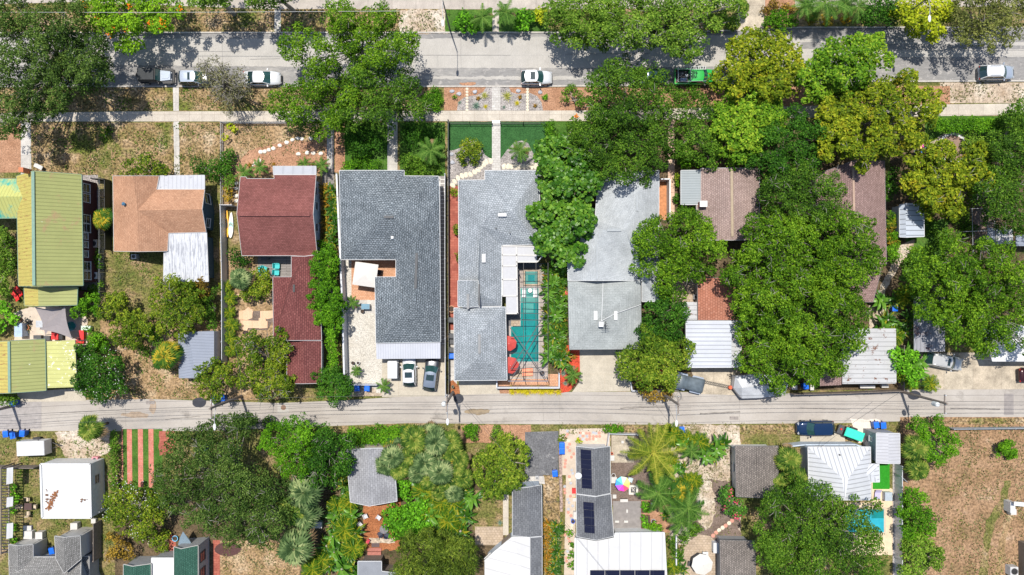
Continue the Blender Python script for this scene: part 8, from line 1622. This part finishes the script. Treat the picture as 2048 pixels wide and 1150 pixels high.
# boards
def board(px, py, L, W, m, lb, ang, name, stripes=None):
    p = P(px, py, .3); root = thing(name, lb, 'kayak' if 'kayak' in name else 'paddleboard'); n = 14; top = []
    pts = [(L / 2 * math.cos(t), W / 2 * math.sin(t) * (1 - .25 * math.cos(t))) for t in [6.283 * j / 22 for j in range(22)]]
    mb = MB(); mb.grid([[(x * .9, y * .8, .12) for x, y in pts], [(x, y, .2) for x, y in pts], [(x * .97, y * .9, .3) for x, y in pts]]); mb.build('hull', m, root)
    if stripes:
        for x0 in (.05, .22, .39):
            mb = MB(); mb.prism([(x0, 0), (x0 - .22, W * .42), (x0 - .34, W * .42), (x0 - .12, 0), (x0 - .34, -W * .42), (x0 - .22, -W * .42)], .29, .305); mb.build('chevron', stripes[0] if x0 != .22 else BLACK, root)
    else:
        mb = MB(); mb.prism([(x * .35, y * .5) for x, y in pts], .28, .31); mb.build('cockpit', BLACK, root)
    root.location = (p[0], p[1], 0); root.rotation_euler = (0, 0, R(ang))
board(454, 447, 3.5, .42, plain('kayak_yellow', (.85, .42, .01), .35), 'slim yellow kayak lying along the white fence', 91, 'kayak'); board(461.5, 450, 3.3, .62, plain('board_white', (.74, .72, .64), .35), 'white paddleboard with teal chevrons beside the yellow kayak', 88, 'paddleboard', [plain('board_teal', (.02, .42, .36), .4)])
# plywood sheets
PLY = slab('plywood', (.64, .42, .27), (.68, .46, .31), 1.2, 2.4, .01, (.4, .25, .15), 0, dirt=.2)
for i, (pts, lb) in enumerate((([(478, 622), (506, 618), (505, 636), (494, 640), (478, 639)], 'upper left plywood sheet on the soil'), ([(489, 621), (497, 614), (507, 622), (505, 630)], 'tilted small plywood sheet'), ([(521, 622), (546, 621), (546, 636), (536, 638), (521, 636)], 'upper right plywood sheet'), ([(518, 636), (531, 634), (536, 656), (519, 657)], 'vertical plywood sheet in the middle'), ([(478, 640), (536, 642), (536, 656), (498, 656), (478, 654)], 'long lower plywood sheet'), ([(478, 654), (497, 656), (495, 662), (480, 658)], 'lowest plywood offcut'), ([(464, 588), (480, 588), (480, 593), (474, 599)], 'plywood offcut beside the yellow palm clumps'))):
    mb = MB(); mb.prism([P(x, y)[:2] for x, y in pts], .03 + i * .021, .07 + i * .021); tag(mb.build('plywood_sheet', PLY), lb + ' in the yard west of the red annex', 'plywood', 'plywood sheets')
rl('old tyre planter on the soil below the plywood', 491, 666, .2, 'tyre', 'tyre', pot(.3, .2, RUBBER))
for lb, x, y in (('left white cooler box under the yellow green tree', 495, 691, ), ('right white cooler box under the yellow green tree', 505, 688)): rl(lb, x, y, .5, 'cooler_box', 'cooler', boxy(.5, .6, .5, WHITE, OFFW))
# shade sails and patio clutter
SAIL = plain('grey_shade_cloth', (.26, .23, .23), .85, 0, .06)
def sail(pts, lb):
    q = [Vector(P(*p)) for p in pts]; c = sum(q, Vector()) / len(q); mb = MB(); n = 6; k = len(q)
    ring = []
    for i in range(k):
        a, b_ = q[i], q[(i + 1) % k]
        for j in range(n): t = j / n; p = a.lerp(b_, t); p = p.lerp(c, .16 * math.sin(math.pi * t)); ring.append(p)
    for i in range(len(ring)): mb.face([c - Vector((0, 0, .1)), ring[i], ring[(i + 1) % len(ring)]])
    tag(mb.build('shade_sail', SAIL), lb, 'shade sail')
sail([(70, 614, 3.0), (129, 618, 2.7), (91, 670, 2.2)], 'left triangular grey shade sail between the two yellow metal roofs'); sail([(130, 612, 3.1), (144, 677, 2.2), (78, 659, 2.4)], 'right triangular grey shade sail reaching toward the scratched carport')
for x, y, z, lb in ((70, 614, 3.0, 'steel post of the left shade sail'), (144, 677, 2.3, 'steel post of the right shade sail'), (91, 670, 2.3, 'middle steel post between the shade sails')): c = P(x, y, z); mb = MB(); mb.tube([(c[0], c[1], 0), (c[0], c[1], z + .1)], .04, 6); tag(mb.build('sail_post', ALU), lb, 'post')
patch('rug', rect(108, 664, 130, 678), plain('red_rug', (.5, .03, .03), .9), 6)
for lb, x, y, w, d, h, m in (('red cushioned outdoor sofa on the cream patio', 110, 671, .8, .95, .6, RED), ('black planter beside the red sofa', 121, 671, .5, .9, .5, BLACK), ('dark slatted box on the cream patio', 94, 676, .7, .5, .4, DGREY), ('red chair beside the small pond', 163, 670, .55, 1.1, .6, RED), ('red kayak shaped seat in front of the scratched carport', 160, 683, .9, .4, .4, RED),
    ('grey crate on the cream patio', 75, 674, .9, .4, .5, DGREY), ('glass greenhouse box near the yellow garage', 37, 660, .9, 1.6, 1.2, plain('pale_blue_glass', (.35, .45, .6), .3)), ('round white bistro set on the cream patio', 79, 648, .8, .8, .7, ALU), ('dark pot by the bistro set', 56, 645, .4, .3, .4, BLACK), ('small brown pot group on the patio edge', 37, 640, .5, .4, .4, WOODB),
    ('clear water tank beside the frangipani', 172, 656, 1.1, .5, .6, plain('pale_green', (.5, .6, .5), .5))):
    rl(lb, x, y, h, 'patio_box' if 'box' in lb or 'crate' in lb else 'toy_chair' if 'seat' in lb else 'planter' if 'planter' in lb or 'pot' in lb else 'outdoor_furniture', 'furniture', boxy(w, d, h, m, m))
rl('variegated shrub pot on the cream patio', 52, 655, .4, 'plant_pot', 'pot', pot(.35, .4, TERRA)); plant('yucca', 53, 655, 'variegated plant in the middle of the cream patio', 'plant', 1.3)
pd = wthing('garden_pond', 'small round dark pond beside the right shade sail', 'pond', P(143, 652)[:2]); flat(pd, 'water', blob(143, 652, 9, 9, 14, 2, .05), WATD, .01, .09); flat(pd, 'edge', blob(143, 652, 10.5, 10.5, 14, 2, .05), ROCKG, .0, .07)
# trampoline and wire aviary
def tramp(root):
    mb = MB(); mb.tube([(1.85 * math.cos(t), 1.85 * math.sin(t), .8) for t in [6.283 * j / 24 for j in range(25)]], .06, 6); mb.build('frame', VINYL, root)
    mb = MB(); mb.lathe((0, 0, .74), [(1.6, 0), (1.6, .02)], 24); mb.build('mat', plain('brown_mat', (.24, .16, .12), .9), root)
    mb = MB(); mb.lathe((0, 0, .76), [(1.6, 0), (1.85, .05)], 24, caps=False); mb.build('pad', WHITE, root)
    for k in range(6): a = 6.283 * k / 6; mb = MB(); mb.tube([(1.85 * math.cos(a), 1.85 * math.sin(a), 0), (1.85 * math.cos(a), 1.85 * math.sin(a), .8)], .03, 5); mb.build('leg', ALU, root)
rl('round trampoline with white rim partly hidden by the orange tinged almond tree', 1906, 296, .8, 'trampoline', 'trampoline', tramp)
av = wthing('wire_aviary', 'tall metal framed wire pen under the oaks at the right', 'pen', P(1960, 460)[:2]); z = 2.3
bars(av, 'frame', [((1944, 417, z), (1975, 417, z)), ((1944, 417, z), (1946, 505, z)), ((1975, 417, z), (1976, 480, z)), ((1928, 463, z), (1990, 461, z)), ((1989, 442, z), (1990, 487, z)), ((1938, 506, z), (1950, 506, z))], .035, ALU)
for x, y in ((1944, 417), (1975, 417), (1946, 505), (1990, 461), (1928, 463)): c = P(x, y, z); mb = MB(); mb.tube([(c[0], c[1], 0), (c[0], c[1], z)], .035, 5); mb.build('post', ALU, av)
patch('pen_floor', rect(1946, 420, 1990, 505), G_DARK, 4)
# solar house garden
def fire(root):
    mb = MB()
    for x0, y0, x1, y1 in ((-.58, -.58, .58, -.34), (-.58, .34, .58, .58), (-.58, -.34, -.34, .34), (.34, -.34, .58, .34)): mb.box(x0, y0, 0, x1, y1, .45)
    mb.build('stone_rim', plain('pale_stone', (.62, .58, .5), .9, 0, .08), root); mb = MB(); mb.box(-.35, -.35, 0, .35, .35, .2); mb.build('ash_bed', DGREY, root); mb = MB(); mb.tube([(-.2, .22, .3), (.15, -.2, .32)], .06, 6); mb.tube([(.2, .2, .3), (-.1, -.15, .3)], .05, 6); mb.build('logs', plain('ash_log', (.5, .46, .42), .9), root)
rl('square stone fire table beside the rainbow parasol', 1267, 980, .45, 'fire_pit', 'fire pit', fire); rl('pale blue garden chair above the fire table', 1260, 960, .5, 'garden_chair', 'chair', chair(plain('pale_blue_plastic', (.45, .55, .6), .6)), -.3)
for lb, x, y, w, d, h, m in (('white washing tub against the solar house', 1227, 951, .5, .5, .6, WHITE), ('white storage box against the solar house', 1228, 960, .65, .7, .7, OFFW), ('small white crate beside the grey patio', 1229, 993, .4, .4, .4, WHITE), ('black bench box with white boards', 1248, 1001, .9, .3, .4, BLACK), ('orange bucket in the solar house garden', 1224, 907, .3, .3, .4, plain('orange_plastic', (.8, .12, .04), .5)), ('white crate in the shady corner of the solar house garden', 1225, 916, .4, .6, .4, OFFW), ('white cube on the edge of the grey patio', 1254, 1022, .15, .35, .3, WHITE),
    ('white planter at the bottom left of the grey patio', 1234, 1043, .45, .2, .3, WHITE), ('white planter at the bottom right of the grey patio', 1252, 1043, .45, .2, .3, WHITE), ('red yellow toy box beside the cream path', 1148, 982, .45, .55, .5, RED), ('yellow toy seat beside the cream path', 1149, 999, .4, .4, .4, plain('toy_yellow', (.8, .6, .02), .5)), ('white freezer beside the cream path', 1150, 1031, .35, .8, .8, WHITE), ('blue lidded drum beside the cream path', 1146, 1043, .5, .5, .7, BLUE),
    ('weathered crate stack behind the rusty garage fence', 1770, 772, .8, .35, .5, OFFW), ('pile of metal junk behind the rusty garage fence', 1735, 773, 1.8, .35, .5, MGREY), ('blue toolbox under the white fence corner', 1245, 884, .25, .25, .2, BLUE), ('yellow hand truck behind the alley fence', 1624, 775, .4, .6, .6, plain('toy_yellow', (.8, .6, .02), .5)), ('grey outboard box behind the alley fence', 1589, 775, .6, .5, .6, MGREY),
    ('white box beside the pots of the upper raised bed', 1304, 1008, .25, .2, .3, WHITE), ('green lidded shed box glimpsed between the silver fan palm and bananas', 632, 1050, 1.4, .7, .8, plain('pale_teal', (.2, .38, .32), .6)), ('light blue basin in front of the green gabled house', 350, 1077, .7, .9, .3, plain('sky_blue', (.15, .5, .75), .5)), ('blue grey tub under the fan palm thicket', 824, 938, .6, .8, .6, plain('slate_tub', (.1, .14, .17), .6)), ('red object peeping behind the square grey garage', 1131, 587, .5, .6, .8, RED),
    ('white garden box by the clothes heap', 187, 1042, .5, .5, .5, WHITE), ('purple doormat like bench near the west gabled bay', 55, 1056, .95, .5, .3, plain('lilac', (.3, .28, .42), .7)), ('white chest north of the west gabled bay', 56, 1070, 1.0, .9, .7, WHITE), ('white window air unit with teal trim above the west gabled bay', 78, 1071, .8, .8, .8, OFFW), ('white window air unit with teal trim above the east gabled bay', 148, 1053, .8, .8, .8, OFFW)):
    nm = [w_ for w_ in ('tub', 'crate', 'bench', 'bucket', 'planter', 'freezer', 'drum', 'basin', 'chest', 'toolbox', 'pile', 'truck') if w_ in lb]; nm = nm[0] if nm else 'storage_box'
    if nm in ('bucket', 'drum', 'tub', 'basin'): rl(lb, x, y, h, nm, nm, pot(w / 2, h, m))
    else: rl(lb, x, y, h, {'pile': 'scrap_pile', 'truck': 'hand_truck'}.get(nm, nm), {'storage_box': 'box', 'pile': 'scrap', 'truck': 'cart'}.get(nm, nm), boxy(w, d, h, m, OFFW if m is not RED else RED))
rl('round white pot beside the lower raised bed', 1307, 1043, .4, 'plant_pot', 'pot', pot(.28, .3, ROCKG)); rl('round concrete pot in the small front garden of the green gabled house', 300, 1087, .5, 'plant_pot', 'pot', pot(.3, .4, plain('pale_pot', (.6, .5, .4), .9)))
for i, (y0, y1) in enumerate(((1003, 1024), (1030, 1055))):
    rb = wthing('raised_bed', ('upper' if i == 0 else 'lower') + ' wooden raised vegetable bed', 'raised bed', P(1290, (y0 + y1) / 2)[:2]); a, b_ = P(1282, y0), P(1299, y1)
    for p, q_ in (((a[0], a[1]), (b_[0], a[1])), ((b_[0], a[1]), (b_[0], b_[1])), ((b_[0], b_[1]), (a[0], b_[1])), ((a[0], b_[1]), (a[0], a[1]))): mb = MB(); mb.seg(p, q_, .05, 0, .35); mb.build('board', WOODB, rb)
    mb = MB(); mb.box(a[0] + .03, b_[1] + .03, 0, b_[0] - .03, a[1] - .03, .25); mb.build('soil', plain('soil', (.06, .04, .03), .95), rb)
rl('white rectangular table beside the cream parasol', 1411, 1108, .74, 'patio_table', 'table', table(WHITE, .7, .5)); rl('dark chair left of the cream parasol', 1381, 1127, .5, 'patio_chair', 'chair', chair(DGREY), 1.5)
rl('white door panel leaning on the taupe roof cottage', 1432, 1096, 1.0, 'storage_box', 'box', boxy(.6, 1.2, 1.0, plain('pale_blue_door', (.5, .55, .6), .5), WHITE))
# mulch yard furniture
rl('round metal table on the orange mulch', 768, 1059, .7, 'bistro_table', 'table', table(plain('mosaic', (.16, .15, .16), .6, 0, .5, 8), 1.1, 1.1, .7, True)); rl('left dark blue chair at the round mulch table', 760, 1068, .5, 'bistro_chair', 'chair', chair(plain('ink_plastic', (.03, .035, .06), .5)), -2.6); rl('right dark blue chair at the round mulch table', 773, 1070, .5, 'bistro_chair', 'chair', chair(plain('ink_plastic', (.03, .035, .06), .5)), -3.4)
for lb, x, y, a in (('upper pale garden chair at the shaded edge of the mulch', 731, 1033, .4), ('middle pale garden chair at the shaded edge of the mulch', 720, 1049, .8), ('lower pale garden chair at the shaded edge of the mulch', 720, 1062, 1.2), ('white folding chair beside the bright shrub mass', 757, 1035, -.6)): rl(lb, x, y, .5, 'garden_chair', 'chair', chair(plain('pale_chair', (.5, .5, .52), .6)), a)
stp = wthing('wooden_steps', 'red brown wooden steps down from the flat grey roof', 'steps', P(750, 1108)[:2])
for k in range(4): flat(stp, 'tread', rect(736, 1095 + k * 7, 763, 1101.5 + k * 7), plain('red_wood', (.33, .12, .09), .7, 0, .15, 4), .02, .16 + .16 * k)
rl('red and white surfboard in the shade west of the wooden steps', 734, 1086, .3, 'surfboard', 'surfboard', lounger(plain('pink_red', (.7, .08, .12), .4), 1.2, .35), R(60)); patch('doormat', rect(743, 1086, 759, 1094), plain('dark_mat', (.1, .07, .07), .9), 6); patch('footpath', rect(738, 1076, 790, 1086), G_SAND, 4, 1.5, 41)
# south east pool and hot tub
p2 = wthing('swimming_pool', 'bright turquoise pool glimpsed beneath the dark green oak', 'swimming pool', P(1728, 1042)[:2]); p2.location.z = .04; flat(p2, 'coping', rect(1686, 1014, 1771, 1068), plain('tan_coping', (.5, .4, .3), .8), .01, .05); flat(p2, 'water', rect(1690, 1018, 1767, 1064), WATB, .02, .066); flat(p2, 'deep_floor', rect(1742, 1018, 1767, 1036), WATD, .03, .07)
rl('square white hot tub on the tan patio', 1777, 993, .8, 'hot_tub', 'hot tub', boxy(.85, 1.0, .8, WHITE, plain('tub_lid', (.35, .4, .45), .5))); rl('lilac blanket covered lounger on the tan patio', 1756, 989, .4, 'sun_lounger', 'lounger', lounger(plain('lilac_cloth', (.42, .38, .55), .8), 1.2, .7), 1.5)
mb = MB(); c = P(1735, 886, 1.0); mb.lathe((c[0], c[1], 0), [(.05, 0), (.05, 1.0), (.4, 1.15), (.42, 1.2)], 14); tag(mb.build('satellite_dish', DGREY), 'dark grey satellite dish beside the white ribbed gable shed', 'satellite dish')
# pergola at the left edge
pg = wthing('pergola', 'dark wooden slatted pergola with pale sheets at the left edge', 'pergola', P(8, 1015)[:2])
for x in (2, 18): bars(pg, 'beam', [((x, 935, 2.3), (x, 1108, 2.3))], .07, WOODG)
mb = MB()
for k in range(30):
    a, b_ = P(3, 936 + k * 5.8, 2.32), P(19, 936 + k * 5.8, 2.32); mb.obox(((a[0] + b_[0]) / 2, a[1], 2.4), (b_[0] - a[0], .1, .06))
mb.build('slats', plain('dark_slat', (.035, .03, .035), .8), pg)
for x, y in ((2, 935), (18, 935), (2, 1020), (18, 1020), (2, 1108), (18, 1108)): c = P(x, y, 2.3); mb = MB(); mb.box(c[0] - .06, c[1] - .06, 0, c[0] + .06, c[1] + .06, 2.3); mb.build('post', WOODG, pg)
for y0, y1 in ((934, 966), (993, 1012), (1045, 1075)): quadz(pg, 'sheet', [(14, y0 + 2, 2.5), (27, y0, 2.5), (26, y1, 2.5), (13, y1 + 3, 2.5)], .03, ribbed('pale_sheet', (.5, .5, .5), .15, .4), .02)
mb = MB(); mb.face([P(356, 1090, 1.9), P(386, 1092, 1.9), P(378, 1078, 2.0), P(366, 1063, 2.3), P(360, 1075, 2.1)]); tag(mb.build('canvas_canopy', plain('blue_grey_canvas', (.16, .22, .27), .8)), 'blue grey canvas canopy in front of the green gabled house', 'canopy')
